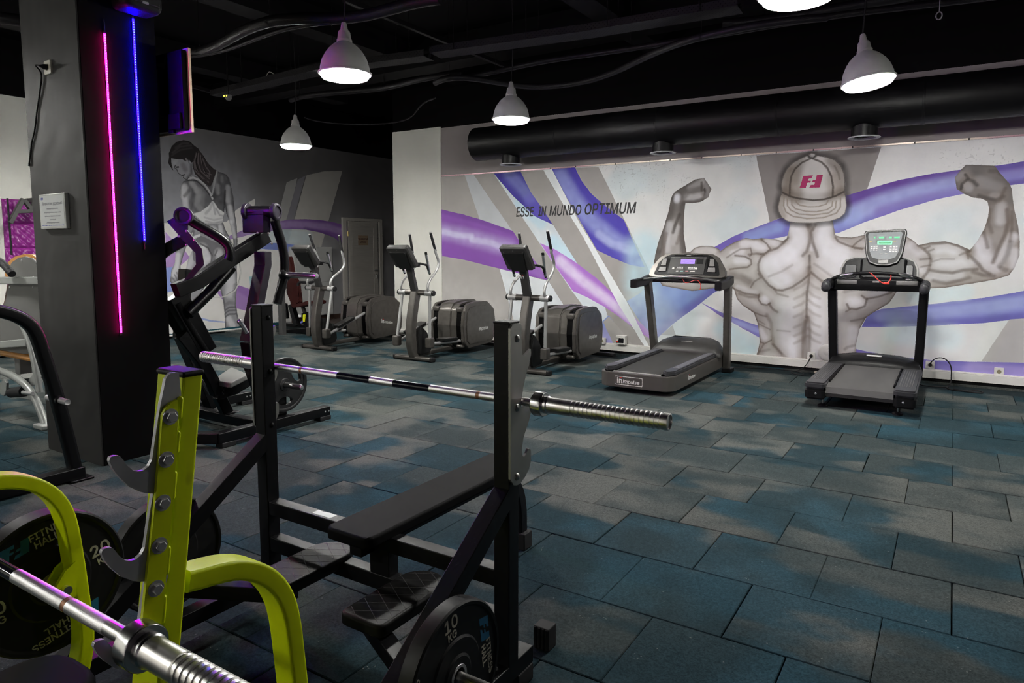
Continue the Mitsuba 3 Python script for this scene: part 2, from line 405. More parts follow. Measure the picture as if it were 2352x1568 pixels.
# ------------------------------------------------------------------ painted murals: airbrush shapes in wall coordinates (millimetres)
MAN = """P,a19d99,6,100,0,0:-7098 2641 -4277 2619 -3881 1893 -3472 1134 -3448 0 -7135 -315
S,b9b6b2,600,80,500,500:-6940 177 -6058 -20
P,b7babd,5,100,0,0:-6613 2632 -6443 2635 -5674 1693 -6324 1923
P,d3d8da,5,100,0,0:-5951 1162 -5072 988 -4549 280 -4391 -34 -5527 -128
P,ccd4d8,5,100,0,0:-6051 2620 -4997 1814 -4599 1260 -4150 647 -4099 513 -4184 418 -4321 433 -4659 832 -5225 1548 -5674 2124
M,0,4,100,0,0:-6051 2620 -4997 1814 -4599 1260 -4150 647 -4099 513 -4184 418 -4321 433 -4659 832 -5225 1548 -5674 2124
S,b9dcec,120,70,60,60:-4981 1547 -4715 1270
S,b4d6e6,100,60,40,40:-5589 2145 -5199 1852
U,0,1,0,0,0:
P,443aa0,5,100,0,0:-6051 2625 -5568 2628 -5394 2326 -5201 2086 -5005 1821 -5309 1949 -5674 2244 -5876 2443
M,0,4,100,0,0:-6051 2625 -5568 2628 -5394 2326 -5201 2086 -5005 1821 -5309 1949 -5674 2244 -5876 2443
S,8a92cc,120,60,30,30:-5789 2606 -5618 2454 -5393 2233
S,6a5fc0,120,60,40,40:-5393 2186 -5146 1945
U,0,1,0,0,0:
P,dfe6e8,4,100,0,0:-5171 2628 -5029 2631 -4567 1841 -4285 1433 -3812 729 -3449 88 -3507 83 -3931 679 -4488 1613 -4854 2144
M,0,4,100,0,0:-5171 2628 -5029 2631 -4567 1841 -4285 1433 -3812 729 -3449 88 -3507 83 -3931 679 -4488 1613 -4854 2144
S,b8d6e4,60,70,30,30:-5042 2541 -4776 2118
U,0,1,0,0,0:
P,4c40ab,5,100,0,0:-5029 2636 -4644 2631 -4548 2447 -4396 2261 -4172 2076 -3880 1871 -3686 1478 -3561 1219 -3775 1248 -4039 1345 -4285 1455 -4541 1840 -4776 2209
M,0,4,100,0,0:-5029 2636 -4644 2631 -4548 2447 -4396 2261 -4172 2076 -3880 1871 -3686 1478 -3561 1219 -3775 1248 -4039 1345 -4285 1455 -4541 1840 -4776 2209
S,9aa4d6,150,75,35,35:-4884 2532 -4673 2205 -4441 1928 -4116 1655 -3778 1434
S,b7bfe2,70,60,18,18:-4264 1679 -4066 1544 -3779 1456
S,5a52b8,70,60,20,20:-4361 1545 -3967 1367 -3589 1251
U,0,1,0,0,0:
P,8350a6,6,100,0,0:-7105 2107 -6665 2018 -6294 1923 -5703 1742 -5560 1549 -5223 1193 -5058 995 -5473 1069 -5951 1162 -6671 1298 -7114 1351
M,0,4,100,0,0:-7105 2107 -6665 2018 -6294 1923 -5703 1742 -5560 1549 -5223 1193 -5058 995 -5473 1069 -5951 1162 -6671 1298 -7114 1351
S,b9a8d8,150,70,45,45:-7119 1760 -6668 1678 -6204 1575 -5760 1477
S,cfcfe6,60,70,14,14:-7054 1746 -6731 1679 -6480 1664
S,cfcfe6,60,60,14,14:-6480 1614 -6114 1563 -5789 1452
S,6f3c96,60,60,20,20:-7105 2094 -6355 1924 -5703 1730
S,a67cc4,90,60,40,40:-5559 1308 -5195 1122
U,0,1,0,0,0:
P,b07acb,5,100,0,0:-5225 1559 -4927 1442 -4599 1260 -4280 1050 -3957 790 -3762 576 -3385 268 -3361 215 -3429 221 -3687 358 -3904 502 -4150 647 -4427 772 -4659 855 -4925 1174
M,0,4,100,0,0:-5225 1559 -4927 1442 -4599 1260 -4280 1050 -3957 790 -3762 576 -3385 268 -3361 215 -3429 221 -3687 358 -3904 502 -4150 647 -4427 772 -4659 855 -4925 1174
S,e0d6ec,100,85,22,10:-4873 1292 -4532 1021 -4152 782 -3761 487
S,9a5fc0,60,60,16,16:-4534 1227 -4155 963 -3860 705
S,a86cc8,60,60,14,14:-4711 877 -4150 624 -3663 315
U,0,1,0,0,0:
P,e2e6e6,4,100,0,0:-5171 2628 -5029 2631 -4567 1841 -4285 1433 -3812 729 -3449 88 -3507 83 -3931 679 -4488 1613 -4854 2144
P,6c7dba,5,100,0,0:-3812 738 -3608 868 -3497 1003 -3071 1131 -2274 1148 -2380 1045 -2616 891 -2784 747 -3145 460 -3349 256 -3399 252 -3613 468
M,0,4,100,0,0:-3812 738 -3608 868 -3497 1003 -3071 1131 -2274 1148 -2380 1045 -2616 891 -2784 747 -3145 460 -3349 256 -3399 252 -3613 468
S,9fb6da,160,70,60,60:-3714 694 -3493 824 -3186 924
S,8ea6d4,150,60,50,50:-3425 587 -3183 777 -2829 907
S,6a62ad,100,80,30,30:-3362 261 -3145 460 -2784 747 -2599 903
S,8f86c4,60,60,30,30:-3549 460 -3387 289
U,0,1,0,0,0:
P,7f92c8,6,100,0,0:-4181 442 -4087 528 -3978 410 -3828 210 -3800 76 -4175 46
M,0,4,100,0,0:-4181 442 -4087 528 -3978 410 -3828 210 -3800 76 -4175 46
S,b8aed8,100,70,60,60:-4137 238 -3966 94
U,0,1,0,0,0:
P,a7a4a0,5,100,0,0:-4171 430 -4086 514 -3926 366 -3658 71 -3752 19 -3944 3
P,a5a2a0,4,100,0,0:-3308 301 -3149 441 -3090 303
S,b5d3dd,260,70,120,120:-3565 1469 -3605 1034
S,cfdfe0,260,40,150,150:-3598 688 -3019 264
S,bfe0e6,160,60,60,60:-2445 415 -2145 263
P,85807d,5,100,0,0:-2127 2624 -755 2621 -880 2141 -1087 2092 -1800 1858 -1935 1800
M,0,4,100,0,0:-2127 2624 -755 2621 -880 2141 -1087 2092 -1800 1858 -1935 1800
S,8f8b88,200,60,120,120:-881 2537 -985 2164
S,918d8a,120,60,60,60:-2060 2539 -1879 1880
U,0,1,0,0,0:
P,7572ba,5,100,0,0:-2628 1487 -2357 1639 -2093 1741 -1838 1838 -1087 2092 -864 2159 -566 2238 -248 2294 -33 2317 349 2347 629 2383 642 2156 490 2141 56 2064 -233 2003 -550 1903 -881 1779 -1157 1658 -1714 1633 -1888 1594 -2189 1586 -2519 1438
M,0,4,100,0,0:-2628 1487 -2357 1639 -2093 1741 -1838 1838 -1087 2092 -864 2159 -566 2238 -248 2294 -33 2317 349 2347 629 2383 642 2156 490 2141 56 2064 -233 2003 -550 1903 -881 1779 -1157 1658 -1714 1633 -1888 1594 -2189 1586 -2519 1438
S,5c2f8c,120,90,45,45:-1155 2037 -863 2140 -484 2234 -32 2300
S,a9b2dc,110,75,40,40:-1059 1860 -721 2002 -318 2116 -10 2174
S,7a66b2,90,70,30,30:-715 1889 -312 2006 70 2081
S,5c3f92,70,80,40,40:278 2325 630 2363
S,9b96c8,70,60,20,20:356 2225 636 2261
S,5f4690,50,60,20,20:362 2121 642 2168
S,6b54a8,70,80,25,25:-2606 1481 -2192 1680 -1837 1818
S,94a8d6,80,70,30,30:-2190 1617 -1834 1737
S,9aaadc,100,60,50,50:-1162 1785 -1005 1839
U,0,1,0,0,0:
P,7f83c4,5,100,0,0:-860 566 -797 718 -663 783 -333 837 -174 863 283 946 709 1053 726 762 298 676 -193 618 -653 575
M,0,4,100,0,0:-860 566 -797 718 -663 783 -333 837 -174 863 283 946 709 1053 726 762 298 676 -193 618 -653 575
S,6c66b4,60,80,18,18:-697 781 -333 837 283 946 709 1050
S,655fae,80,85,20,20:-826 576 -193 622 298 685 726 766
S,a9b4dc,90,60,25,25:-659 706 -168 760 288 847 716 937
U,0,1,0,0,0:
S,cfe6ea,150,60,60,60:-482 524 3 500
S,cfe4ea,90,60,40,40:-338 931 129 1003
P,8a80c4,5,100,0,0:-910 297 -760 274 -469 246 -173 233 171 245 755 285 768 59 333 49 -163 44 -907 238
M,0,4,100,0,0:-910 297 -760 274 -469 246 -173 233 171 245 755 285 768 59 333 49 -163 44 -907 238
S,7066b2,50,80,14,14:-909 287 -173 227 755 280
S,a89ad0,90,70,40,40:251 169 763 148
U,0,1,0,0,0:
P,8683c6,4,100,0,0:-2772 770 -2452 632 -2154 541 -2009 503 -1994 347 -2278 490 -2494 597
M,0,4,100,0,0:-2772 770 -2452 632 -2154 541 -2009 503 -1994 347 -2278 490 -2494 597
S,8a6cb6,40,60,8,8:-2772 759 -2450 567 -2150 413
S,a9b4de,40,60,12,12:-2364 550 -2028 442
U,0,1,0,0,0:
P,b5b3b1,4,100,0,0:537 731 726 759 755 285 314 258
P,c1bebb,5,100,0,0:-1702 1794 -1706 1698 -1729 1596 -1771 1571 -1889 1591 -2028 1605 -2117 1592 -2221 1606 -2350 1560 -2468 1494 -2534 1440 -2536 1460 -2611 1497 -2703 1511 -2786 1509 -2870 1484 -2929 1430 -2980 1425 -2996 1518 -3021 1669 -3026 1837 -3020 1962 -3010 2070 -2920 2067 -2802 2079 -2712 2133 -2674 2237 -2734 2329 -2769 2380 -2886 2370 -3029 2294 -3148 2225 -3191 2176 -3211 2110 -3239 1968 -3288 1791 -3355 1604 -3405 1424 -3425 1285 -3418 1136 -3297 973 -2888 916 -2601 960 -2467 1017 -2344 956 -2307 835 -2232 757 -2085 664 -2043 552 -2019 433 -2002 300 -2024 190 -2045 67 -2045 46 -1658 42 -1283 44 -898 55 -908 281 -912 356 -881 545 -821 673 -737 745 -591 856 -533 967 -510 1034 -203 1037 -61 1049 195 1103 385 1151 505 1196 542 1262 581 1410 577 1548 551 1724 504 1901 477 2087 449 2157 371 2258 317 2345 66 2370 18 2318 -29 2241 -10 2119 57 2066 144 2022 220 2009 272 1978 293 1908 290 1808 263 1689 204 1549 150 1463 36 1519 -88 1556 -194 1546 -336 1515 -384 1562 -451 1605 -876 1633 -1018 1604 -1130 1611 -1188 1630 -1208 1717 -1224 1803
M,0,5,100,0,0:-1702 1794 -1706 1698 -1729 1596 -1771 1571 -1889 1591 -2028 1605 -2117 1592 -2221 1606 -2350 1560 -2468 1494 -2534 1440 -2536 1460 -2611 1497 -2703 1511 -2786 1509 -2870 1484 -2929 1430 -2980 1425 -2996 1518 -3021 1669 -3026 1837 -3020 1962 -3010 2070 -2920 2067 -2802 2079 -2712 2133 -2674 2237 -2734 2329 -2769 2380 -2886 2370 -3029 2294 -3148 2225 -3191 2176 -3211 2110 -3239 1968 -3288 1791 -3355 1604 -3405 1424 -3425 1285 -3418 1136 -3297 973 -2888 916 -2601 960 -2467 1017 -2344 956 -2307 835 -2232 757 -2085 664 -2043 552 -2019 433 -2002 300 -2024 190 -2045 67 -2045 46 -1658 42 -1283 44 -898 55 -908 281 -912 356 -881 545 -821 673 -737 745 -591 856 -533 967 -510 1034 -203 1037 -61 1049 195 1103 385 1151 505 1196 542 1262 581 1410 577 1548 551 1724 504 1901 477 2087 449 2157 371 2258 317 2345 66 2370 18 2318 -29 2241 -10 2119 57 2066 144 2022 220 2009 272 1978 293 1908 290 1808 263 1689 204 1549 150 1463 36 1519 -88 1556 -194 1546 -336 1515 -384 1562 -451 1605 -876 1633 -1018 1604 -1130 1611 -1188 1630 -1208 1717 -1224 1803
S,8b8179,120,62,16,16:-1702 1794 -1706 1698 -1729 1596 -1771 1571 -1889 1591 -2028 1605 -2117 1592 -2221 1606 -2350 1560 -2468 1494 -2534 1440 -2536 1460 -2611 1497 -2703 1511 -2786 1509 -2870 1484 -2929 1430 -2980 1425 -2996 1518 -3021 1669 -3026 1837 -3020 1962 -3010 2070 -2920 2067 -2802 2079 -2712 2133 -2674 2237 -2734 2329 -2769 2380 -2886 2370 -3029 2294 -3148 2225 -3191 2176 -3211 2110 -3239 1968 -3288 1791 -3355 1604 -3405 1424 -3425 1285 -3418 1136 -3297 973 -2888 916 -2601 960 -2467 1017 -2344 956 -2307 835 -2232 757 -2085 664 -2043 552 -2019 433 -2002 300 -2024 190 -2045 67 -2045 46 -1658 42 -1283 44 -898 55 -908 281 -912 356 -881 545 -821 673 -737 745 -591 856 -533 967 -510 1034 -203 1037 -61 1049 195 1103 385 1151 505 1196 542 1262 581 1410 577 1548 551 1724 504 1901 477 2087 449 2157 371 2258 317 2345 66 2370 18 2318 -29 2241 -10 2119 57 2066 144 2022 220 2009 272 1978 293 1908 290 1808 263 1689 204 1549 150 1463 36 1519 -88 1556 -194 1546 -336 1515 -384 1562 -451 1605 -876 1633 -1018 1604 -1130 1611 -1188 1630 -1208 1717 -1224 1803 -1702 1794
S,5f534b,26,70,3,3:-1702 1794 -1706 1698 -1729 1596 -1771 1571 -1889 1591 -2028 1605 -2117 1592 -2221 1606 -2350 1560 -2468 1494 -2534 1440 -2536 1460 -2611 1497 -2703 1511 -2786 1509 -2870 1484 -2929 1430 -2980 1425 -2996 1518 -3021 1669 -3026 1837 -3020 1962 -3010 2070 -2920 2067 -2802 2079 -2712 2133 -2674 2237 -2734 2329 -2769 2380 -2886 2370 -3029 2294 -3148 2225 -3191 2176 -3211 2110 -3239 1968 -3288 1791 -3355 1604 -3405 1424 -3425 1285 -3418 1136 -3297 973 -2888 916 -2601 960 -2467 1017 -2344 956 -2307 835 -2232 757 -2085 664 -2043 552 -2019 433 -2002 300 -2024 190 -2045 67 -2045 46 -1658 42 -1283 44 -898 55 -908 281 -912 356 -881 545 -821 673 -737 745 -591 856 -533 967 -510 1034 -203 1037 -61 1049 195 1103 385 1151 505 1196 542 1262 581 1410 577 1548 551 1724 504 1901 477 2087 449 2157 371 2258 317 2345 66 2370 18 2318 -29 2241 -10 2119 57 2066 144 2022 220 2009 272 1978 293 1908 290 1808 263 1689 204 1549 150 1463 36 1519 -88 1556 -194 1546 -336 1515 -384 1562 -451 1605 -876 1633 -1018 1604 -1130 1611 -1188 1630 -1208 1717 -1224 1803 -1702 1794
S,4d423b,8,60,1,1:-1702 1794 -1706 1698 -1729 1596 -1771 1571 -1889 1591 -2028 1605 -2117 1592 -2221 1606 -2350 1560 -2468 1494 -2534 1440 -2536 1460 -2611 1497 -2703 1511 -2786 1509 -2870 1484 -2929 1430 -2980 1425 -2996 1518 -3021 1669 -3026 1837 -3020 1962 -3010 2070 -2920 2067 -2802 2079 -2712 2133 -2674 2237 -2734 2329 -2769 2380 -2886 2370 -3029 2294 -3148 2225 -3191 2176 -3211 2110 -3239 1968 -3288 1791 -3355 1604 -3405 1424 -3425 1285 -3418 1136 -3297 973 -2888 916 -2601 960 -2467 1017 -2344 956 -2307 835 -2232 757 -2085 664 -2043 552 -2019 433 -2002 300 -2024 190 -2045 67 -2045 46 -1658 42 -1283 44 -898 55 -908 281 -912 356 -881 545 -821 673 -737 745 -591 856 -533 967 -510 1034 -203 1037 -61 1049 195 1103 385 1151 505 1196 542 1262 581 1410 577 1548 551 1724 504 1901 477 2087 449 2157 371 2258 317 2345 66 2370 18 2318 -29 2241 -10 2119 57 2066 144 2022 220 2009 272 1978 293 1908 290 1808 263 1689 204 1549 150 1463 36 1519 -88 1556 -194 1546 -336 1515 -384 1562 -451 1605 -876 1633 -1018 1604 -1130 1611 -1188 1630 -1208 1717 -1224 1803 -1702 1794
S,7d756f,200,55,120,120:-3169 1288 -3211 1544 -3139 1839 -3074 2038
S,56504c,140,80,60,60:-3134 1990 -3103 2148 -2976 2226 -2783 2283 -2739 2216 -2863 2147
S,4a4440,70,85,26,26:-3412 1294 -3328 1587 -3253 1841 -3214 2043 -3165 2175 -3028 2270 -2885 2345
S,4a4440,60,85,20,20:-3007 1434 -3028 1585 -3043 1837 -3039 2037
S,e4e4e8,50,80,14,14:-3128 2115 -3120 2157
S,c2c0c0,60,80,14,14:-3217 1798 -3239 1629 -3244 1458
S,b8b5b4,45,75,12,12:-3110 1754 -3151 1628 -3167 1543
S,bcbab9,55,85,18,18:-2991 2144 -2905 2132 -2838 2146
S,a9a6a5,50,75,14,14:-2951 2258 -2859 2311 -2793 2340
S,3c342f,30,80,7,7:-3088 1922 -3138 1797 -3170 1688
S,5a5450,50,70,14,14:-3025 2153 -2976 2226 -2824 2244
S,3c342f,22,85,5,5:-2801 2324 -2798 2226 -2757 2233
S,3c342f,20,80,5,5:-2757 2241 -2745 2134
S,4a4440,40,80,14,14:-3023 2070 -2903 2074 -2803 2095
S,6d625b,34,75,8,8:-3304 1347 -3290 1501 -3267 1672
S,6d625b,30,60,8,8:-3081 1628 -3114 1543
S,8f8c8b,30,60,10,10:-2742 2297 -2714 2214 -2737 2142
S,c5c2bf,40,70,10,10:-2836 1451 -2718 1476 -2609 1451
S,e4e4e8,120,75,50,50:-1612 1710 -1572 1595 -1639 1468 -1781 1351
S,e4e4e8,120,75,50,50:-1341 1719 -1347 1594 -1262 1493 -1122 1419
S,e4e4e8,130,75,55,55:-1929 1311 -1874 1181 -1771 1079
S,e4e4e8,120,60,40,40:-1709 1403 -1608 1289
S,e4e4e8,120,55,45,45:-1291 1356 -1171 1244
S,e4e4e8,70,70,25,25:-2303 1333 -2212 1334
S,e4e4e8,60,70,20,20:-2244 1533 -2089 1520 -1998 1480
S,e4e4e8,50,60,14,14:-2372 1413 -2267 1440
S,e4e4e8,50,60,16,16:-1963 1559 -1837 1532
S,e4e4e8,50,70,10,10:-2305 984 -2172 935 -2068 912
S,e4e4e8,50,70,14,14:-1976 849 -1937 811
S,e4e4e8,130,55,50,50:-1686 795 -1701 533 -1642 274
S,e4e4e8,130,55,45,45:-1374 809 -1340 555 -1350 232
S,e4e4e8,70,60,20,20:-947 516 -961 327
S,e4e4e8,70,60,24,24:-984 851 -873 843
S,e4e4e8,50,60,12,12:-788 921 -661 974
S,e4e4e8,50,60,12,12:-2000 448 -1946 357
S,e4e4e8,30,80,10,10:-1449 1506 -1442 1468
S,e4e4e8,60,60,18,18:-1620 341 -1612 145
S,e4e4e8,30,60,8,8:-1446 548 -1455 158
S,8a7e74,102,27,10,10:-1507 1759 -1468 1670 -1468 1544 -1494 1443 -1540 1392
S,5b4e45,29,69,4,4:-1507 1759 -1468 1670 -1468 1544 -1494 1443 -1540 1392
S,8a7e74,90,27,10,10:-1412 1757 -1456 1670 -1433 1544 -1394 1443 -1374 1380
S,5b4e45,26,69,4,4:-1412 1757 -1456 1670 -1433 1544 -1394 1443 -1374 1380
S,8a7e74,120,25,20,20:-1483 1758 -1446 1708
S,5b4e45,34,64,7,7:-1483 1758 -1446 1708
S,8a7e74,78,30,8,8:-1462 1392 -1457 1265 -1460 1189 -1461 1061 -1474 933 -1469 805 -1468 650
S,4f443d,22,78,3,3:-1462 1392 -1457 1265 -1460 1189 -1461 1061 -1474 933 -1469 805 -1468 650
S,8a7e74,150,25,20,20:-1462 1240 -1454 1189
S,5b4e45,42,64,7,7:-1462 1240 -1454 1189
S,8a7e74,78,30,8,8:-1459 1163 -1540 1085 -1645 1004 -1754 962 -1829 966 -1919 1022 -1998 1112 -2052 1204 -2055 1283 -2020 1375 -1934 1441 -1835 1480 -1752 1558 -1717 1609
S,5b4e45,22,78,3,3:-1459 1163 -1540 1085 -1645 1004 -1754 962 -1829 966 -1919 1022 -1998 1112 -2052 1204 -2055 1283 -2020 1375 -1934 1441 -1835 1480 -1752 1558 -1717 1609
S,8a7e74,84,28,8,8:-1436 1189 -1363 1127 -1267 1054 -1196 1018
S,5b4e45,24,73,3,3:-1436 1189 -1363 1127 -1267 1054 -1196 1018
S,8a7e74,72,27,7,7:-1187 1605 -1150 1555 -1036 1506 -901 1469
S,5b4e45,20,69,2,2:-1187 1605 -1150 1555 -1036 1506 -901 1469
S,8a7e74,60,25,6,6:-1002 1493 -949 1554 -885 1603
S,5b4e45,17,64,2,2:-1002 1493 -949 1554 -885 1603
S,8a7e74,66,21,7,7:-979 1481 -880 1481
S,5b4e45,19,55,2,2:-979 1481 -880 1481
S,8a7e74,60,27,7,7:-2034 1592 -1962 1533 -1916 1467 -1983 1415 -2034 1408
S,5b4e45,17,69,2,2:-2034 1592 -1962 1533 -1916 1467 -1983 1415 -2034 1408
S,8a7e74,84,27,8,8:-2175 1401 -2085 1415 -1996 1402
S,5b4e45,24,69,3,3:-2175 1401 -2085 1415 -1996 1402
S,8a7e74,60,25,7,7:-2158 1480 -2137 1414 -2161 1381
S,5b4e45,17,64,2,2:-2158 1480 -2137 1414 -2161 1381
S,8a7e74,72,28,7,7:-2345 1387 -2226 1374 -2147 1335 -2139 1282 -2183 1241 -2313 1226 -2406 1211
S,5b4e45,20,73,2,2:-2345 1387 -2226 1374 -2147 1335 -2139 1282 -2183 1241 -2313 1226 -2406 1211
S,8a7e74,60,19,6,6:-2450 1359 -2372 1413 -2281 1467 -2177 1474
S,5b4e45,17,50,2,2:-2450 1359 -2372 1413 -2281 1467 -2177 1474
S,8a7e74,240,25,36,36:-2403 1143 -2270 1119 -2163 1055
S,6a5d55,68,64,13,13:-2403 1143 -2270 1119 -2163 1055
S,8a7e74,66,21,7,7:-2051 1164 -2024 1112 -2099 1057 -2135 989
S,5b4e45,19,55,2,2:-2051 1164 -2024 1112 -2099 1057 -2135 989
S,8a7e74,72,28,7,7:-2468 1047 -2331 956 -2197 907 -2041 893
S,5b4e45,20,73,2,2:-2468 1047 -2331 956 -2197 907 -2041 893
S,8a7e74,66,28,7,7:-2029 900 -2040 846 -1999 781 -1935 771 -1898 799
S,5b4e45,19,73,2,2:-2029 900 -2040 846 -1999 781 -1935 771 -1898 799
S,8a7e74,78,27,8,8:-1910 785 -1858 722 -1806 691
S,5b4e45,22,69,3,3:-1910 785 -1858 722 -1806 691
S,8a7e74,102,23,11,11:-2276 904 -2157 868 -2041 873
S,5b4e45,29,59,4,4:-2276 904 -2157 868 -2041 873
S,8a7e74,60,21,6,6:-2192 732 -2085 670 -1981 636 -1930 632
S,5b4e45,17,55,2,2:-2192 732 -2085 670 -1981 636 -1930 632
S,8a7e74,120,23,11,11:-1931 652 -1877 549 -1858 390 -1842 285 -1763 198 -1685 112 -1670 47
S,7a6d63,34,59,4,4:-1931 652 -1877 549 -1858 390 -1842 285 -1763 198 -1685 112 -1670 47
S,8a7e74,48,18,4,4:-2042 539 -1964 503 -1886 468
S,5b4e45,14,46,2,2:-2042 539 -1964 503 -1886 468
S,8a7e74,54,25,6,6:-1995 300 -1943 284 -1869 336
S,5b4e45,15,64,2,2:-1995 300 -1943 284 -1869 336
S,8a7e74,66,21,7,7:-1956 276 -1992 206 -2040 108
S,5b4e45,19,55,2,2:-1956 276 -1992 206 -2040 108
S,8a7e74,78,21,8,8:-1842 285 -1737 174
S,5b4e45,22,55,3,3:-1842 285 -1737 174
S,8a7e74,90,16,10,10:-2004 178 -1890 215
S,5b4e45,26,41,4,4:-2004 178 -1890 215
S,8a7e74,120,27,13,13:-1462 651 -1493 506 -1490 286 -1488 90
S,5b4e45,34,69,4,4:-1462 651 -1493 506 -1490 286 -1488 90
S,8a7e74,108,23,11,11:-1450 638 -1426 485 -1424 291 -1428 95
S,5b4e45,31,59,4,4:-1450 638 -1426 485 -1424 291 -1428 95
S,8a7e74,90,21,7,7:-1472 598 -1450 106
S,5b4e45,26,55,2,2:-1472 598 -1450 106
S,7d7168,30,38,2,2:-1479 1074 -1537 1018 -1620 977
S,7d7168,30,38,2,2:-1461 1074 -1400 1022 -1334 994
S,7d7168,30,38,2,2:-1475 959 -1532 903 -1615 861
S,7d7168,30,38,2,2:-1457 959 -1395 908 -1329 880
S,7d7168,30,38,2,2:-1471 856 -1528 800 -1611 757
S,7d7168,30,38,2,2:-1453 857 -1391 806 -1325 778
S,7d7168,30,38,2,2:-1466 741 -1524 683 -1607 640
S,7d7168,30,38,2,2:-1448 741 -1387 691 -1321 663
S,7d7168,30,38,2,2:-1461 612 -1519 554 -1602 510
S,7d7168,30,38,2,2:-1443 613 -1381 562 -1315 536
S,7d7168,30,38,2,2:-1457 509 -1515 451 -1598 406
S,7d7168,30,38,2,2:-1439 510 -1377 460 -1311 433
S,7d7168,30,38,2,2:-1453 418 -1511 360 -1594 314
S,7d7168,30,38,2,2:-1435 420 -1374 370 -1307 344
S,8a7e74,72,16,6,6:-1690 886 -1815 921 -1854 972
S,5b4e45,20,41,2,2:-1690 886 -1815 921 -1854 972
S,8a7e74,90,12,6,6:-1656 1275 -1775 1196 -1923 1127
S,5b4e45,26,32,2,2:-1656 1275 -1775 1196 -1923 1127
S,8a7e74,90,12,6,6:-1405 1291 -1297 1217 -1201 1144
S,5b4e45,26,32,2,2:-1405 1291 -1297 1217 -1201 1144
S,8a7e74,66,27,7,7:-876 930 -831 895 -702 924 -576 977
S,5b4e45,19,69,2,2:-876 930 -831 895 -702 924 -576 977
S,8a7e74,72,27,7,7:-820 895 -838 808 -925 767 -1003 775 -1028 824
S,5b4e45,20,69,2,2:-820 895 -838 808 -925 767 -1003 775 -1028 824
S,8a7e74,54,21,6,6:-1035 736 -992 764
S,5b4e45,15,55,2,2:-1035 736 -992 764
S,8a7e74,120,18,14,14:-1057 973 -936 1014
S,5b4e45,34,46,5,5:-1057 973 -936 1014
S,8a7e74,72,18,6,6:-974 627 -821 673
S,5b4e45,20,46,2,2:-974 627 -821 673
S,8a7e74,90,19,8,8:-917 343 -1005 311 -1027 284
S,5b4e45,26,50,3,3:-917 343 -1005 311 -1027 284
S,8a7e74,210,12,28,28:-1181 943 -1137 186
S,5b4e45,60,32,10,10:-1181 943 -1137 186
S,8a7e74,60,10,4,4:-1798 461 -1649 457
S,5b4e45,17,27,2,2:-1798 461 -1649 457
S,8a7e74,48,14,4,4:-1952 531 -2017 567
S,5b4e45,14,36,2,2:-1952 531 -2017 567
S,5a5654,170,95,80,80:98 2254 213 2297 383 2189 421 2090 309 2045 139 2122 82 2075
S,746e69,170,75,90,90:353 1994 408 1746 354 1549
S,6f6a66,90,70,50,50:497 2018 529 1744
S,a8a6a5,50,80,18,18:97 2124 78 2155
S,908d8c,70,70,18,18:185 2190 270 2156 354 2122
S,9a9796,40,70,14,14:29 2268 -3 2229
S,c0bfbf,60,80,14,14:398 1924 399 1766
S,a09d9b,50,70,14,14:319 2025 352 2024
S,e4e4e8,90,70,30,30:238 1549 280 1398 337 1268
S,e4e4e8,60,80,16,16:514 1597 463 1499 387 1269
S,e4e4e8,50,60,14,14:531 1449 539 1301
S,e4e4e8,70,70,24,24:-243 1468 -85 1489 74 1438
S,e4e4e8,80,70,28,28:-164 1312 13 1304 141 1316
S,e4e4e8,60,70,16,16:-220 1186 -102 1157 71 1192
S,e4e4e8,40,60,14,14:-286 1237 -241 1248
S,e4e4e8,60,40,20,20:-399 1499 -324 1447
S,5a5450,40,70,10,10:230 1979 330 1976
S,8a7e74,72,32,10,10:63 2266 91 2224 35 2167 29 2117
S,2e2a28,20,82,4,4:63 2266 91 2224 35 2167 29 2117
S,8a7e74,90,28,11,11:83 2215 135 2192 171 2151
S,2e2a28,26,73,4,4:83 2215 135 2192 171 2151
S,8a7e74,102,28,11,11:194 2040 279 2007 346 1985 409 2022
S,3a3532,29,73,4,4:194 2040 279 2007 346 1985 409 2022
S,8a7e74,120,25,14,14:279 2293 344 2289 379 2258
S,4a4440,34,64,5,5:279 2293 344 2289 379 2258
S,8a7e74,90,21,7,7:420 2109 392 2022 379 1974
S,5b4e45,26,55,2,2:420 2109 392 2022 379 1974
S,8a7e74,102,28,11,11:449 1883 465 1745 441 1598 393 1449 358 1329
S,5b4e45,29,73,4,4:449 1883 465 1745 441 1598 393 1449 358 1329
S,8a7e74,78,21,7,7:490 1862 501 1686 493 1548
S,5b4e45,22,55,2,2:490 1862 501 1686 493 1548
S,8a7e74,102,21,8,8:302 1887 293 1749 332 1648
S,5b4e45,29,55,3,3:302 1887 293 1749 332 1648
S,8a7e74,96,25,10,10:257 1649 288 1549 300 1489
S,5b4e45,27,64,4,4:257 1649 288 1549 300 1489
S,8a7e74,120,25,14,14:501 1548 483 1429 449 1330 418 1289
S,6d6763,34,64,5,5:501 1548 483 1429 449 1330 418 1289
S,8a7e74,120,21,22,22:436 1270 478 1251
S,5b4e45,34,55,8,8:436 1270 478 1251
S,8a7e74,90,30,11,11:142 1458 126 1428 181 1367 235 1307 272 1247 341 1208
S,5b4e45,26,78,4,4:142 1458 126 1428 181 1367 235 1307 272 1247 341 1208
S,8a7e74,60,21,6,6:126 1428 138 1367
S,5b4e45,17,55,2,2:126 1428 138 1367
S,8a7e74,66,18,6,6:59 1407 117 1438
S,5b4e45,19,46,2,2:59 1407 117 1438
S,8a7e74,78,30,10,10:-336 1510 -289 1478 -232 1416 -211 1353 -216 1280 -230 1217 -281 1142
S,5b4e45,22,78,4,4:-336 1510 -289 1478 -232 1416 -211 1353 -216 1280 -230 1217 -281 1142
S,8a7e74,84,28,10,10:-327 1520 -193 1530 -53 1545 54 1499 142 1448
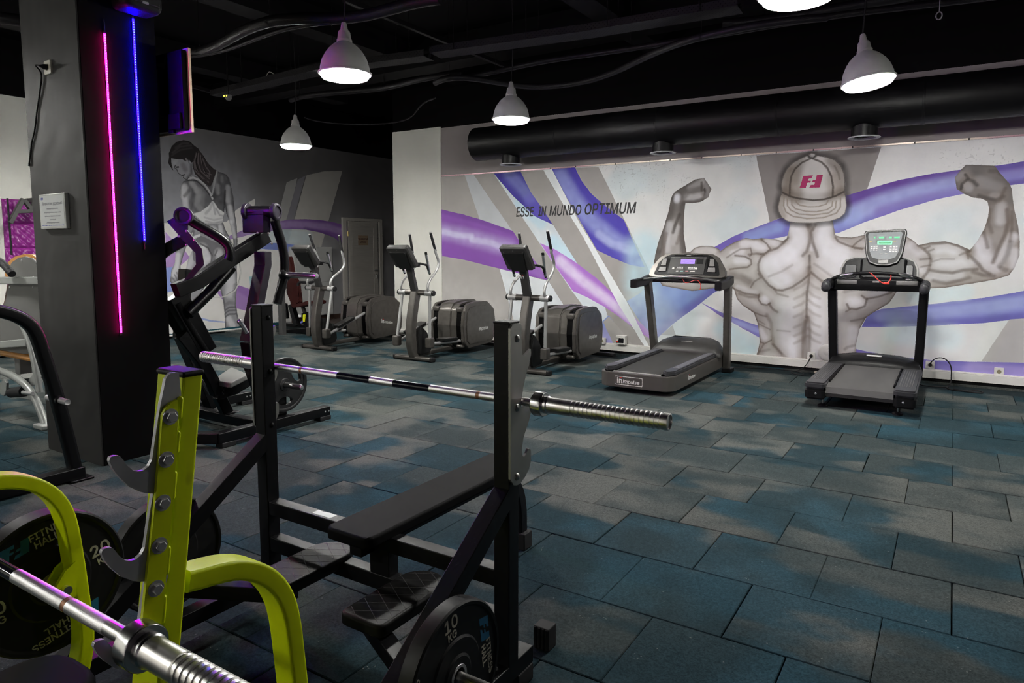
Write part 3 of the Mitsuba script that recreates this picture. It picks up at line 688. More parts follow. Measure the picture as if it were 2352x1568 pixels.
S,5b4e45,24,73,4,4:-327 1520 -193 1530 -53 1545 54 1499 142 1448
S,8a7e74,72,21,7,7:-271 1478 -227 1499
S,5b4e45,20,55,2,2:-271 1478 -227 1499
S,8a7e74,90,28,10,10:-205 1238 -114 1219 0 1211 102 1244 221 1256
S,5b4e45,26,73,4,4:-205 1238 -114 1219 0 1211 102 1244 221 1256
S,8a7e74,102,23,10,10:-172 1124 -46 1096 74 1130 158 1163
S,5b4e45,29,59,4,4:-172 1124 -46 1096 74 1130 158 1163
S,8a7e74,108,25,14,14:189 1225 274 1196 375 1188
S,5b4e45,31,64,5,5:189 1225 274 1196 375 1188
S,8a7e74,66,21,7,7:-310 1358 -220 1364
S,5b4e45,19,55,2,2:-310 1358 -220 1364
S,8a7e74,60,19,6,6:-297 1274 -216 1291
S,5b4e45,17,50,2,2:-297 1274 -216 1291
S,8a7e74,54,14,4,4:-192 1333 -113 1365 10 1361
S,5b4e45,15,36,2,2:-192 1333 -113 1365 10 1361
S,8a7e74,54,18,4,4:-233 1447 -190 1468
S,5b4e45,15,46,2,2:-233 1447 -190 1468
U,0,1,0,0,0:
S,2f2b29,70,85,10,10:-1806 2169 -1819 2257 -1801 2356 -1759 2440 -1692 2509 -1606 2555 -1529 2583 -1496 2606 -1447 2596 -1433 2576 -1317 2549 -1232 2511 -1164 2442 -1124 2351 -1107 2222 -1112 2139 -1095 2075 -1081 1965 -1098 1882 -1149 1832 -1255 1795 -1438 1779 -1626 1786 -1728 1805 -1801 1853 -1843 1935 -1848 1989 -1829 2090 -1806 2169
P,c1bdb8,4,100,0,0:-1806 2169 -1819 2257 -1801 2356 -1759 2440 -1692 2509 -1606 2555 -1529 2583 -1496 2606 -1447 2596 -1433 2576 -1317 2549 -1232 2511 -1164 2442 -1124 2351 -1107 2222 -1112 2139 -1095 2075 -1081 1965 -1098 1882 -1149 1832 -1255 1795 -1438 1779 -1626 1786 -1728 1805 -1801 1853 -1843 1935 -1848 1989 -1829 2090
M,0,4,100,0,0:-1806 2169 -1819 2257 -1801 2356 -1759 2440 -1692 2509 -1606 2555 -1529 2583 -1496 2606 -1447 2596 -1433 2576 -1317 2549 -1232 2511 -1164 2442 -1124 2351 -1107 2222 -1112 2139 -1095 2075 -1081 1965 -1098 1882 -1149 1832 -1255 1795 -1438 1779 -1626 1786 -1728 1805 -1801 1853 -1843 1935 -1848 1989 -1829 2090
S,6f6a62,120,70,40,40:-1806 2169 -1811 2290 -1740 2446 -1642 2525
S,6f665c,90,75,26,26:-1116 2152 -1123 2319 -1175 2430 -1268 2513
S,766a5c,110,70,40,40:-1680 2383 -1693 2218 -1639 2116
S,8a7d70,90,60,30,30:-1258 2288 -1211 2157
S,6b6055,80,75,20,20:-1780 2155 -1638 2089 -1449 2065 -1268 2088 -1127 2134
S,cfcecb,130,60,60,60:-1453 2467 -1421 2270 -1445 2108
S,3c342e,14,90,4,4:-1799 2156 -1701 2101 -1605 2075 -1449 2051 -1327 2056 -1208 2092 -1115 2140
S,463d36,14,85,4,4:-1493 2545 -1591 2502 -1664 2434 -1705 2351 -1717 2252 -1715 2112
S,463d36,14,85,4,4:-1469 2540 -1375 2495 -1306 2419 -1260 2326 -1237 2209 -1238 2093
S,6e645a,14,60,3,3:-1229 2440 -1184 2354 -1169 2283
S,8d8b88,14,90,16,16:-1519 2576 -1482 2560 -1445 2570
S,3a3633,12,85,4,4:-1529 2583 -1506 2555 -1469 2543 -1439 2570
S,b5b3b0,14,80,7,7:-1480 2583 -1470 2580
S,857a6e,12,75,2,2:-1643 2063 -1635 2029 -1596 1995 -1508 1975 -1384 1975 -1306 1998 -1284 2043
S,857a6e,12,75,2,2:-1690 2064 -1688 2004 -1645 1956 -1530 1920 -1406 1913 -1291 1933 -1239 1977 -1235 2028
S,857a6e,12,75,2,2:-1742 2073 -1736 1993 -1695 1938 -1598 1888 -1442 1875 -1272 1893 -1202 1950 -1197 2033
S,857a6e,12,75,2,2:-1778 2101 -1781 1994 -1752 1919 -1667 1863 -1502 1833 -1318 1842 -1187 1891 -1149 1961 -1153 2064
S,8f857a,60,60,14,14:-1815 2056 -1825 1968 -1789 1873
S,3b342f,9,85,2,2:-1806 2169 -1819 2257 -1801 2356 -1759 2440 -1692 2509 -1606 2555 -1529 2583 -1496 2606 -1447 2596 -1433 2576 -1317 2549 -1232 2511 -1164 2442 -1124 2351 -1107 2222 -1112 2139 -1095 2075 -1081 1965 -1098 1882 -1149 1832 -1255 1795 -1438 1779 -1626 1786 -1728 1805 -1801 1853 -1843 1935 -1848 1989 -1829 2090 -1806 2169
U,0,1,0,0,0:
P,a83262,2,100,0,0:-1569 2345 -1464 2344 -1475 2309 -1506 2310 -1517 2285 -1480 2280 -1491 2259 -1522 2261 -1537 2200 -1605 2204
P,a83262,2,100,0,0:-1421 2342 -1350 2341 -1380 2200 -1497 2201 -1481 2234 -1444 2235 -1436 2261 -1476 2265 -1458 2286 -1431 2287"""
WOMAN = """S,a3a5ac,900,60,500,500:6641 2218 7264 2154
P,dcdad6,8,100,0,0:6524 1884 7691 1945 7892 2158 8300 2388 8247 1883 8768 1952 8952 1456 9941 1485 9893 81 7917 -23 6891 5 6427 -18
P,b5b2ad,5,100,0,0:9522 2916 9956 3033 10493 3097 9844 1456 8967 1400
P,a9a8a6,5,100,0,0:9030 2736 9296 2846 8924 1596 8762 1787 8768 1952
P,85838a,5,100,0,0:9302 2813 9503 2915 8915 1373 8782 1457
S,cfe0e6,160,70,80,80:8367 1726 9458 1686
P,7d569c,5,100,0,0:7724 1689 7996 1793 8278 1871 8769 1979 9114 2032 9472 2053 9845 2049 10235 2011 10601 1946 10586 1455 10225 1696 9836 1794 9464 1844 9107 1850 8831 1830 8273 1751 7991 1680 7721 1625
M,0,4,100,0,0:7724 1689 7996 1793 8278 1871 8769 1979 9114 2032 9472 2053 9845 2049 10235 2011 10601 1946 10586 1455 10225 1696 9836 1794 9464 1844 9107 1850 8831 1830 8273 1751 7991 1680 7721 1625
S,b09ac4,80,70,25,25:7722 1651 8275 1809 9110 1948 10034 1916 10555 1792
S,5d3f7c,70,70,20,20:9464 1844 10028 1738 10587 1486
U,0,1,0,0,0:
P,7c8bc8,5,100,0,0:7862 1484 8109 1558 8425 1578 8940 1568 9165 1541 9305 1479 9279 1256 9089 1386 8917 1429 8420 1457 8103 1431 7886 1353
M,0,4,100,0,0:7862 1484 8109 1558 8425 1578 8940 1568 9165 1541 9305 1479 9279 1256 9089 1386 8917 1429 8420 1457 8103 1431 7886 1353
S,6a78bc,60,70,20,20:8954 1484 9267 1399
S,a9b6de,60,60,20,20:7920 1431 8422 1524
U,0,1,0,0,0:
P,8f9fd4,5,100,0,0:9013 1232 9186 1158 9290 1070 9269 984 9077 1089
P,a583bd,6,100,0,0:7420 721 7680 721 7892 802 8196 694 8178 277 7813 385 7582 506
M,0,4,100,0,0:7420 721 7680 721 7892 802 8196 694 8178 277 7813 385 7582 506
S,8a5fa8,80,60,25,25:7890 749 8130 604 8149 333
U,0,1,0,0,0:
S,92a2d0,10,90,14,6:6973 310 7255 210 7566 156
P,b08fc4,6,100,0,0:6529 1483 6833 1483 6955 1312 6686 1122 6512 1150
P,8c9cd6,8,100,0,0:6512 1150 6714 1170 6942 1042 6903 797 6516 744
P,b99ad0,5,100,0,0:6542 1743 6708 1555 6530 1506
P,9fc0c4,8,100,0,0:8113 952 8271 974 8229 733 8135 738
P,98989c,5,100,0,0:6957 2616 6896 2589 6845 2508 6823 2430 6836 2321 6861 2234 6861 2123 6819 1989 6777 1855 6709 1419 6680 1232 6615 1109 6579 923 6629 865 6711 918 6778 1054 6777 1180 6870 1431 6933 1607 7037 1761 7003 1634 7008 1443 6917 1278 6868 1102 6789 876 6708 602 6731 245 6850 183 7030 478 7217 832 7344 1089 7417 1087 7505 752 7556 549 7569 346 7571 49 7887 18 7835 271 7812 464 7854 871 7859 1157 7796 1482 7728 1682 7658 1800 7619 1931 7641 2113 7666 2220 7693 2080 7752 1905 7809 1616 7810 1455 7887 1455 7895 1617 7890 1859 7874 2020 7862 2087 7848 2383 7797 2615 7775 2707 7724 2772 7632 2799 7529 2818 7445 2679 7387 2549 7264 2619 7119 2697 7045 2679
M,0,5,100,0,0:6957 2616 6896 2589 6845 2508 6823 2430 6836 2321 6861 2234 6861 2123 6819 1989 6777 1855 6709 1419 6680 1232 6615 1109 6579 923 6629 865 6711 918 6778 1054 6777 1180 6870 1431 6933 1607 7037 1761 7003 1634 7008 1443 6917 1278 6868 1102 6789 876 6708 602 6731 245 6850 183 7030 478 7217 832 7344 1089 7417 1087 7505 752 7556 549 7569 346 7571 49 7887 18 7835 271 7812 464 7854 871 7859 1157 7796 1482 7728 1682 7658 1800 7619 1931 7641 2113 7666 2220 7693 2080 7752 1905 7809 1616 7810 1455 7887 1455 7895 1617 7890 1859 7874 2020 7862 2087 7848 2383 7797 2615 7775 2707 7724 2772 7632 2799 7529 2818 7445 2679 7387 2549 7264 2619 7119 2697 7045 2679
S,4a494d,40,80,6,6:6957 2616 6896 2589 6845 2508 6823 2430 6836 2321 6861 2234 6861 2123 6819 1989 6777 1855 6709 1419 6680 1232 6615 1109 6579 923 6629 865 6711 918 6778 1054 6777 1180 6870 1431 6933 1607 7037 1761 7003 1634 7008 1443 6917 1278 6868 1102 6789 876 6708 602 6731 245 6850 183 7030 478 7217 832 7344 1089 7417 1087 7505 752 7556 549 7569 346 7571 49 7887 18 7835 271 7812 464 7854 871 7859 1157 7796 1482 7728 1682 7658 1800 7619 1931 7641 2113 7666 2220 7693 2080 7752 1905 7809 1616 7810 1455 7887 1455 7895 1617 7890 1859 7874 2020 7862 2087 7848 2383 7797 2615 7775 2707 7724 2772 7632 2799 7529 2818 7445 2679 7387 2549 7264 2619 7119 2697 7045 2679 6957 2616
S,3c3b3f,150,70,60,60:7039 2556 7259 2517 7407 2425 7309 2236 7179 2138
S,37363a,130,80,70,70:7656 2743 7645 2487 7547 2364 7603 2158
S,3a393d,70,80,20,20:7109 2495 7050 2278 6996 2163
S,454448,60,70,14,14:7773 2672 7814 2381 7844 2146
S,e2e2e4,70,70,24,24:6915 2492 6895 2324 6923 2160
S,c0c0c2,60,70,18,18:7052 2568 7110 2506 7132 2451
S,9c9c9e,70,80,20,20:7182 2455 7133 2226 7192 2150
S,88888a,50,70,12,12:7254 2403 7233 2232
S,9a9a9c,50,80,14,14:7543 2561 7537 2445
S,8a8a8c,40,70,12,12:7629 2718 7626 2660
S,b5b5b8,60,80,16,16:7741 2552 7730 2317
S,e2e2e4,60,70,18,18:7765 2201 7795 1966
S,5a595c,40,70,8,8:6985 2441 6933 2371 6908 2347
S,2c2a2d,24,80,5,5:7685 2490 7661 2254
S,e2e2e4,60,70,20,20:7407 1808 7493 1770
S,e2e2e4,50,70,16,16:7556 1851 7566 1745
S,77767a,24,60,5,5:7498 1875 7507 1744
S,e2e2e4,50,70,14,14:7770 1936 7836 1683
S,e2e2e4,60,70,20,20:6733 1356 6711 1181 6651 1033
S,6a696d,16,70,4,4:6622 984 6671 919
S,6a696d,16,70,4,4:6664 1032 6712 943
S,6a696d,16,70,4,4:6705 1069 6747 979
S,e2e2e4,110,70,40,40:7701 1079 7722 877 7698 675
S,77767a,50,60,14,14:7812 805 7788 616
S,e2e2e4,70,60,24,24:6993 1417 6956 1227 6909 1101
S,e2e2e4,70,60,24,24:7661 203 7732 60
S,6e6d70,40,60,12,12:7551 442 7675 501 7797 479
S,5c5b5f,20,75,5,5:7570 359 7671 413 7833 408
S,5c5b5f,20,75,5,5:7567 306 7668 359 7831 353
S,5c5b5f,20,75,5,5:7564 238 7665 291 7828 285
P,77767a,5,100,0,0:7004 1659 7131 1699 7256 1662 7455 1573 7655 1734 7741 1615 7795 1455 7832 1266 7586 1216 7436 1166 7348 1168 7232 1157 7092 1173 7013 1277 7008 1443
M,0,4,100,0,0:7004 1659 7131 1699 7256 1662 7455 1573 7655 1734 7741 1615 7795 1455 7832 1266 7586 1216 7436 1166 7348 1168 7232 1157 7092 1173 7013 1277 7008 1443
S,e2e2e4,110,90,40,40:7190 1455 7268 1299 7207 1222
S,d0d0d2,90,85,30,30:7505 1389 7529 1270
S,4c4b4f,20,80,5,5:7166 1545 7305 1481 7371 1351 7351 1220 7262 1169
S,4c4b4f,20,70,5,5:7430 1350 7478 1442
U,0,1,0,0,0:
S,e6e6e6,16,85,14,14:7031 1647 7145 1693
S,d6d6d8,20,80,14,14:7549 1706 7697 1655
U,0,1,0,0,0:
S,d8d8d4,6,90,9,9:6750 1036 6823 1027 6902 974 6857 874
S,c9c9c4,6,90,9,9:7923 1210 7949 1073 7908 869 7808 710 7635 625 7498 599 7293 618
S,77777a,6,80,2,2:7908 1210 7930 1073 7890 870 7793 724 7620 639
P,dcdcdc,4,100,0,0:7039 2064 7190 2105 7346 2215 7414 2299 7452 2289 7538 2167 7660 2102 7630 2031 7619 1925 7525 1893 7280 1897 7182 1945
M,0,4,100,0,0:7039 2064 7190 2105 7346 2215 7414 2299 7452 2289 7538 2167 7660 2102 7630 2031 7619 1925 7525 1893 7280 1897 7182 1945
S,a5a5a8,34,70,8,8:7412 2264 7368 2147 7289 2075
S,a0a0a4,26,70,6,6:7432 2265 7458 2128 7468 2071
S,98989c,24,75,5,5:7485 2164 7559 2051 7638 2043
S,a8a8ac,24,60,5,5:7260 2005 7437 1966 7623 2007
S,9a9a9e,26,70,6,6:7282 1937 7434 1908 7620 1948
S,6a6a6e,10,80,2,2:7039 2064 7190 2105 7346 2215 7414 2299 7452 2289 7538 2167 7660 2102 7630 2031 7619 1925 7525 1893 7280 1897 7182 1945 7039 2064
U,0,1,0,0,0:
S,b8b8ba,8,95,14,14:6995 2642 7081 2666 7190 2635 7287 2564 7359 2478 7406 2402
S,a8a8aa,8,95,11,11:7535 2807 7497 2684 7465 2555 7426 2414
S,c5c5c5,8,90,14,14:7405 2379 7429 2334
S,4a4a4d,8,80,3,3:7379 2365 7456 2376
S,2c2a2d,12,80,4,4:6981 2613 7140 2615 7260 2528 7380 2388
P,9b9ba0,4,100,0,0:6691 2930 6730 2793 6793 2767 6831 2694 6866 2691 6876 2654 6952 2621 7072 2726 7069 2915 6950 2957 6797 2952
M,0,4,100,0,0:6691 2930 6730 2793 6793 2767 6831 2694 6866 2691 6876 2654 6952 2621 7072 2726 7069 2915 6950 2957 6797 2952
S,6a666a,60,60,14,14:6910 2854 6942 2792
S,4a494d,50,80,10,10:7066 2870 7059 2725 6995 2653
S,b2b2b6,40,60,10,10:6758 2883 6796 2930
U,0,1,0,0,0:
S,2c2a2d,12,80,4,4:6749 2811 6774 2841
S,2c2a2d,14,85,7,7:6784 2809 6819 2818
S,2c2a2d,9,80,3,3:6754 2796 6788 2777 6814 2714 6854 2696
S,2c2a2d,12,85,5,5:6871 2675 6926 2702
S,2c2a2d,9,80,3,3:6900 2656 6952 2621 7008 2665
P,2b2829,4,100,0,0:6670 2971 6667 3024 6725 3149 6811 3230 6930 3275 7050 3266 7132 3204 7203 3163 7220 3120 7137 3055 7081 2927 7056 2913 7023 2965 6961 2926 6903 2952 6796 2941 6704 2953 6700 2877 6728 2750 6674 2820 6648 2871
M,0,4,100,0,0:6670 2971 6667 3024 6725 3149 6811 3230 6930 3275 7050 3266 7132 3204 7203 3163 7220 3120 7137 3055 7081 2927 7056 2913 7023 2965 6961 2926 6903 2952 6796 2941 6704 2953 6700 2877 6728 2750 6674 2820 6648 2871
S,474345,22,70,4,4:6731 3042 6865 3155 7071 3202
S,423e40,20,60,4,4:6718 2997 6863 3101 7081 3160
S,4a4648,22,60,5,5:6782 3124 6904 3215 7024 3230
U,0,1,0,0,0:
S,8a888c,14,90,10,10:6969 2970 6985 2939
S,2c2a2d,8,80,3,3:6958 2991 7011 2964 7019 2898
P,3b3637,4,100,0,0:7139 3111 7220 3132 7285 3061 7344 2965 7392 2914 7453 2863 7529 2824 7486 2729 7442 2610 7387 2543 7313 2577 7215 2638 7121 2730 7078 2849 7083 2949
M,0,4,100,0,0:7139 3111 7220 3132 7285 3061 7344 2965 7392 2914 7453 2863 7529 2824 7486 2729 7442 2610 7387 2543 7313 2577 7215 2638 7121 2730 7078 2849 7083 2949
S,6e6668,14,80,3,3:7162 3080 7119 2953 7138 2832 7220 2739 7365 2616
S,6e6668,14,80,3,3:7199 3085 7179 2926 7223 2796 7381 2674
S,6e6668,14,80,3,3:7235 3055 7253 2911 7297 2780 7422 2746
S,6e6668,14,80,3,3:7270 3003 7327 2873 7399 2789 7382 2708 7333 2738
S,6e6668,14,80,3,3:7106 2930 7123 2786 7266 2664
S,1c1a1b,10,80,3,3:7181 3094 7142 2922 7185 2781 7341 2636
S,1c1a1b,10,80,3,3:7252 3023 7275 2846 7346 2750
S,1e1c1d,8,80,2,2:7139 3111 7220 3132 7285 3061 7344 2965 7392 2914 7453 2863 7529 2824 7486 2729 7442 2610 7387 2543 7313 2577 7215 2638 7121 2730 7078 2849 7083 2949 7139 3111
U,0,1,0,0,0:"""


def mural(text, axis, base, ref=0.72, cell=0.25):
    """fn(p, n, uv) painting the listed shapes in order; they are sorted into square cells of the wall so that each point tests few of them."""
    ops = []
    for line in text.strip().split('\n'):
        head, tail = line.split(':')
        k, col, soft, a, r0, r1 = head.split(',')
        pts = np.array([int(v) for v in tail.split()], float).reshape(-1, 2) / 1000 if tail.strip() else np.zeros((0, 2))
        c = lin(col) / lin('dcdcda') * ref if len(col) == 6 else np.zeros(3)
        ops.append((k, c, float(soft) / 1000, float(a) / 100, float(r0) / 1000, float(r1) / 1000, pts))
    allp = np.vstack([o[6] for o in ops if len(o[6])])
    lo = np.floor(allp.min(0) / cell) * cell - cell
    nx, ny = (np.ceil((allp.max(0) - lo) / cell).astype(int) + 1)
    geo = [(sg.Polygon(o[6]).buffer(0) if o[0] in 'PM' else sg.LineString(o[6]).buffer(max(o[4], o[5]) + o[2]) if o[0] == 'S' else None) for o in ops]
    recs, starts = [], []
    for j in range(ny):
        for i in range(nx):
            starts.append(len(recs))
            b = sg.box(lo[0] + i * cell, lo[1] + j * cell, lo[0] + (i + 1) * cell, lo[1] + (j + 1) * cell)
            skip = masked = False
            for o, g in zip(ops, geo):
                k, c, soft, a, r0, r1, pts = o
                if k == 'U':
                    if masked:
                        recs.append([3] + [0] * 10 + [1])
                    skip = masked = False
                    continue
                if k == 'M':
                    grown = g.buffer(soft)
                    skip = not grown.intersects(b)
                    if skip or g.buffer(-soft).contains(b):
                        continue
                    masked = True
                elif skip or not g.buffer(soft if k == 'P' else 0).intersects(b):
                    continue
                if k == 'P' and g.buffer(-soft).contains(b):
                    recs.append([0, *b.centroid.coords[0], *b.centroid.coords[0], 9, 9, soft, *c, a])
                    continue
                q = np.vstack([pts, pts[:1]]) if k in 'PM' else pts
                n = len(q) - 1
                rr = np.linspace(r0, r1, n + 1)
                t = {'S': 0, 'P': 1, 'M': 2}[k]
                for s in range(n):
                    recs.append([t, *q[s], *q[s + 1], rr[s], rr[s + 1], soft, *c, (a if s == n - 1 else 0)])
    starts.append(len(recs))
    R = mi.Float(np.array(recs, np.float32).ravel())
    S = mi.UInt32(np.array(starts, np.uint32))
    dr.eval(R, S)
    lox, loy = float(lo[0]), float(lo[1])

    def paint(p, n, uv):
        x, y = p[axis], p[2]
        w = 0.005 * (noise(x * 9, y * 9) - 0.5)
        x, y = x + w + 0.003 * (noise(x * 60, y * 60) - 0.5), y + 0.005 * (noise(x * 9 + 31, y * 9) - 0.5)
        ci = dr.clip(mi.Int32(dr.floor((x - lox) / cell)), 0, int(nx) - 1)
        cj = dr.clip(mi.Int32(dr.floor((y - loy) / cell)), 0, int(ny) - 1)
        idx = mi.UInt32(cj * int(nx) + ci)
        i, end = dr.gather(mi.UInt32, S, idx), dr.gather(mi.UInt32, S, idx + 1)
        b = base(p)
        grain = noise(x * 14, y * 14, 3.0)

        def body(i, end, r, g, bl, d, par, msk):
            k = i * 12
            f = [dr.gather(mi.Float, R, k + q) for q in range(12)]
            ax, ay, bx, by = f[1], f[2], f[3], f[4]
            ex, ey = bx - ax, by - ay
            t = dr.clip(((x - ax) * ex + (y - ay) * ey) / dr.maximum(ex * ex + ey * ey, 1e-12), 0, 1)
            dd = dr.sqrt(dr.square(x - ax - t * ex) + dr.square(y - ay - t * ey)) - (f[5] + (f[6] - f[5]) * t)
            d = dr.minimum(d, dd)
            cross = ((ay > y) != (by > y)) & (x < ax + (y - ay) / dr.select(by == ay, 1e-9, by - ay) * ex)
            par = dr.select(cross, -par, par)
            last = f[11] > 0
            area = (f[0] > 0.5) & (f[0] < 2.5)
            sd = dr.select(area, dr.select(par < 0, -d, d), d)
            soft = dr.select(area, f[7] * 0.5, f[7])
            u = dr.clip((sd + dr.select(area, soft, 0)) / (soft * dr.select(area, 2.0, 1.0)), 0, 1)
            cov = 1 - u * u * (3 - 2 * u)
            al = dr.select(last & (f[0] < 1.5), cov * f[11] * msk * (1 - 0.25 * dr.select(f[7] > 0.02, grain, 0)), 0)
            msk = dr.select(last & (f[0] > 2.5), 1, dr.select(last & (f[0] > 1.5), cov, msk))
            r, g, bl = r + (f[8] - r) * al, g + (f[9] - g) * al, bl + (f[10] - bl) * al
            d, par = dr.select(last, 9.0, d), dr.select(last, 1.0, par)
            return i + 1, end, r, g, bl, d, par, msk

        st = dr.while_loop((i, end, mi.Float(b[0]), mi.Float(b[1]), mi.Float(b[2]), mi.Float(9), mi.Float(1), mi.Float(1)), lambda i, end, *o: i < end, body)
        c = mi.Color3f(st[2], st[3], st[4])
        return c * (0.94 + 0.12 * fbm(x * 5, y * 5, 0, 3))
    return paint


def man_base(p):
    m = fbm(p[0] * 1.3, p[2] * 1.7, 5.0, 3)
    c = mix((0.70, 0.705, 0.70), (0.60, 0.66, 0.68), smoothstep(0.5, 0.75, m))
    speck = smoothstep(0.74, 0.86, noise(p[0] * 60, p[2] * 60)) * smoothstep(0.45, 0.7, fbm(p[0] * 3, p[2] * 3, 9.0, 2)) * smoothstep(1.6, 2.4, p[2])
    c = c * (1 - 0.22 * speck)
    return c


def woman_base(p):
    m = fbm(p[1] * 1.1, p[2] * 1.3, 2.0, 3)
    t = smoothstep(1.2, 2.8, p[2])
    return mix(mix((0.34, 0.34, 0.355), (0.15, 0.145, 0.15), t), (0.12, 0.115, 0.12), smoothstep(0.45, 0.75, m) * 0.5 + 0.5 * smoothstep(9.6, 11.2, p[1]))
# ------------------------------------------------------------------ materials
TX, TY = 0.5085, 0.4945          # tile pitch


def rubber(p, n, uv):
    row = dr.floor((p[1] - 2.537) / TY)
    odd = row - 2 * dr.floor(row / 2)
    col = dr.floor((p[0] + 2.197 - dr.select(odd > 0.5, 0.237, 0.0)) / TX)
    tr = cell_rand(row, col, 4)
    a = fbm(p[0] * 1.5 + tr * 1.3, p[1] * 2.6, 1.0, 4)
    b = fbm(p[0] * 0.7, p[1] * 0.8, 7.0, 2)
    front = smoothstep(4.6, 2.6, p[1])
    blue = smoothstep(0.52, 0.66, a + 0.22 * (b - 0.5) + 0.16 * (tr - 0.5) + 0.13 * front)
    g = noise(p[0] * 260, p[1] * 260) * 0.6 + noise(p[0] * 120, p[1] * 120, 4.0) * 0.4
    worn = smoothstep(0.35, 0.7, fbm(p[0] * 2.2, p[1] * 3.1, 11.0, 3) + 0.3 * (tr - 0.5))
    grey = mix((0.025, 0.033, 0.034), (0.059, 0.063, 0.059), worn) * (0.88 + 0.24 * cell_rand(row, col, 9))
    blu = mix((0.009, 0.022, 0.028), (0.012, 0.035, 0.048), smoothstep(0.45, 0.75, fbm(p[0] * 2.5, p[1] * 2.5, 3.0, 3)))
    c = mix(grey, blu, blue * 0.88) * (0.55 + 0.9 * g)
    chip = smoothstep(0.985, 0.992, cell_rand(dr.floor(p[0] * 190), dr.floor(p[1] * 190), 2)) * smoothstep(0.9, 0.95, cell_rand(dr.floor(p[0] * 23), dr.floor(p[1] * 23), 5))
    return mix(c, (0.12, 0.12, 0.11), chip * 0.7)


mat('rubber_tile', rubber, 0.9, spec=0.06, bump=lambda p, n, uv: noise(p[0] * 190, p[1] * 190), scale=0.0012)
mat('rubber_under', (0.012, 0.018, 0.02), 0.9, spec=0.1)
mat('paint_man', mural(MAN, 0, man_base), 0.6, spec=0.3)
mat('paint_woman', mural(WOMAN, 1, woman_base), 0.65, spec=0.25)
mat('paint_cream', lambda p, n, uv: mix((0.60, 0.595, 0.545), (0.66, 0.655, 0.61), fbm(p[0] * 2, p[1] * 2, p[2] * 0.8, 3)), 0.6, spec=0.25)
mat('paint_mauve', lambda p, n, uv: mix((0.235, 0.21, 0.21), (0.30, 0.27, 0.27), fbm(p[0] * 2, p[2] * 2, 0, 3)), 0.6, spec=0.25)
mat('paint_black', (0.0018, 0.0016, 0.002), 0.7, spec=0.1)
mat('paint_dark', (0.10, 0.095, 0.095), 0.7, spec=0.2)


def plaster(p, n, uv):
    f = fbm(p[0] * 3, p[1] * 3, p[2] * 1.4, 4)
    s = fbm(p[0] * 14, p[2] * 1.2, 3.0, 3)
    low = smoothstep(1.15, 0.75, p[2] + 0.12 * (f - 0.5))  # shade near the foot of the column, painted into the plaster colour
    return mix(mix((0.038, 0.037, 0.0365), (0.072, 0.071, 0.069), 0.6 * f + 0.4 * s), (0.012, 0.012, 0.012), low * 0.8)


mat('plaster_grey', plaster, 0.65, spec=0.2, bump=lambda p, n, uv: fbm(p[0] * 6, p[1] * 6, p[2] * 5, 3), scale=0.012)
mat('column_black', lambda p, n, uv: mix((0.0015, 0.0012, 0.0016), (0.0025, 0.0023, 0.0026), fbm(p[0] * 3, p[1] * 3, p[2] * 3, 3)), 0.7, spec=0.06)
mat('white_plastic', (0.66, 0.65, 0.62), 0.4)
mat('ivory_plastic', (0.58, 0.55, 0.46), 0.4)
mat('brown_vinyl', (0.06, 0.045, 0.04), 0.5)
mat('skirting_brown', (0.05, 0.028, 0.022), 0.5)
mat('door_laminate', lambda p, n, uv: mix((0.34, 0.32, 0.295), (0.42, 0.40, 0.37), noise(p[1] * 7, p[2] * 160) * 0.6 + 0.4 * fbm(p[1] * 3, p[2] * 30, 0, 3)), 0.5, spec=0.35)
mat('black_metal', (0.004, 0.004, 0.005), 0.5, spec=0.15)
mat('ceiling_metal', (0.004, 0.0037, 0.0045), 0.6, spec=0.2)
mat('chrome', (0.74, 0.73, 0.72), 0.2, metal=1.0)
mat('steel', (0.42, 0.42, 0.42), 0.3, metal=1.0)
mat('dull_steel', (0.42, 0.42, 0.42), 0.42, metal=0.7)
mat('black_rubber', (0.010, 0.010, 0.011), 0.75, spec=0.3)
mat('black_plastic', (0.005, 0.005, 0.0055), 0.55, spec=0.2)
mat('lamp_grey', lambda p, n, uv: mix((0.42, 0.42, 0.415), (0.50, 0.50, 0.49), fbm(p[0] * 9, p[1] * 9, p[2] * 9, 2)), 0.45)
mat('lamp_white', (0.8, 0.8, 0.78), 0.5)
mat('lamp_cap', (0.38, 0.37, 0.36), 0.5)
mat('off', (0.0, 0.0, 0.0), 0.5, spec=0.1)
mat('ink_black', (0.015, 0.015, 0.016), 0.6)
mat('ink_grey', (0.30, 0.31, 0.33), 0.6)
mat('ink_blue', (0.10, 0.12, 0.38), 0.6)
mat('paper', (0.62, 0.64, 0.64), 0.5)
mat('clear_white', (0.55, 0.56, 0.54), 0.25)
mat('led_rail', lambda p, n, uv: mix((0.55, 0.36, 0.40), (0.62, 0.55, 0.46), smoothstep(0.35, 0.65, noise(p[0] * 1.3, 3.0))), 0.35, metal=0.4)
mat('brass', (0.55, 0.42, 0.18), 0.3, metal=1.0)
mat('pine', (0.48, 0.36, 0.24), 0.6)
mat('wire_white', (0.5, 0.48, 0.44), 0.5)
mat('red_plastic', (0.55, 0.03, 0.02), 0.4)

# ------------------------------------------------------------------ room
YB, XL = 8.95, -10.95
fl = struct('floor', box(XL, 4.6, -4.0, 13.2, -0.12, -0.024), 'rubber_under', 'dark grey floor under worn rubber tiles with blue stains')
rng = np.random.default_rng(3)


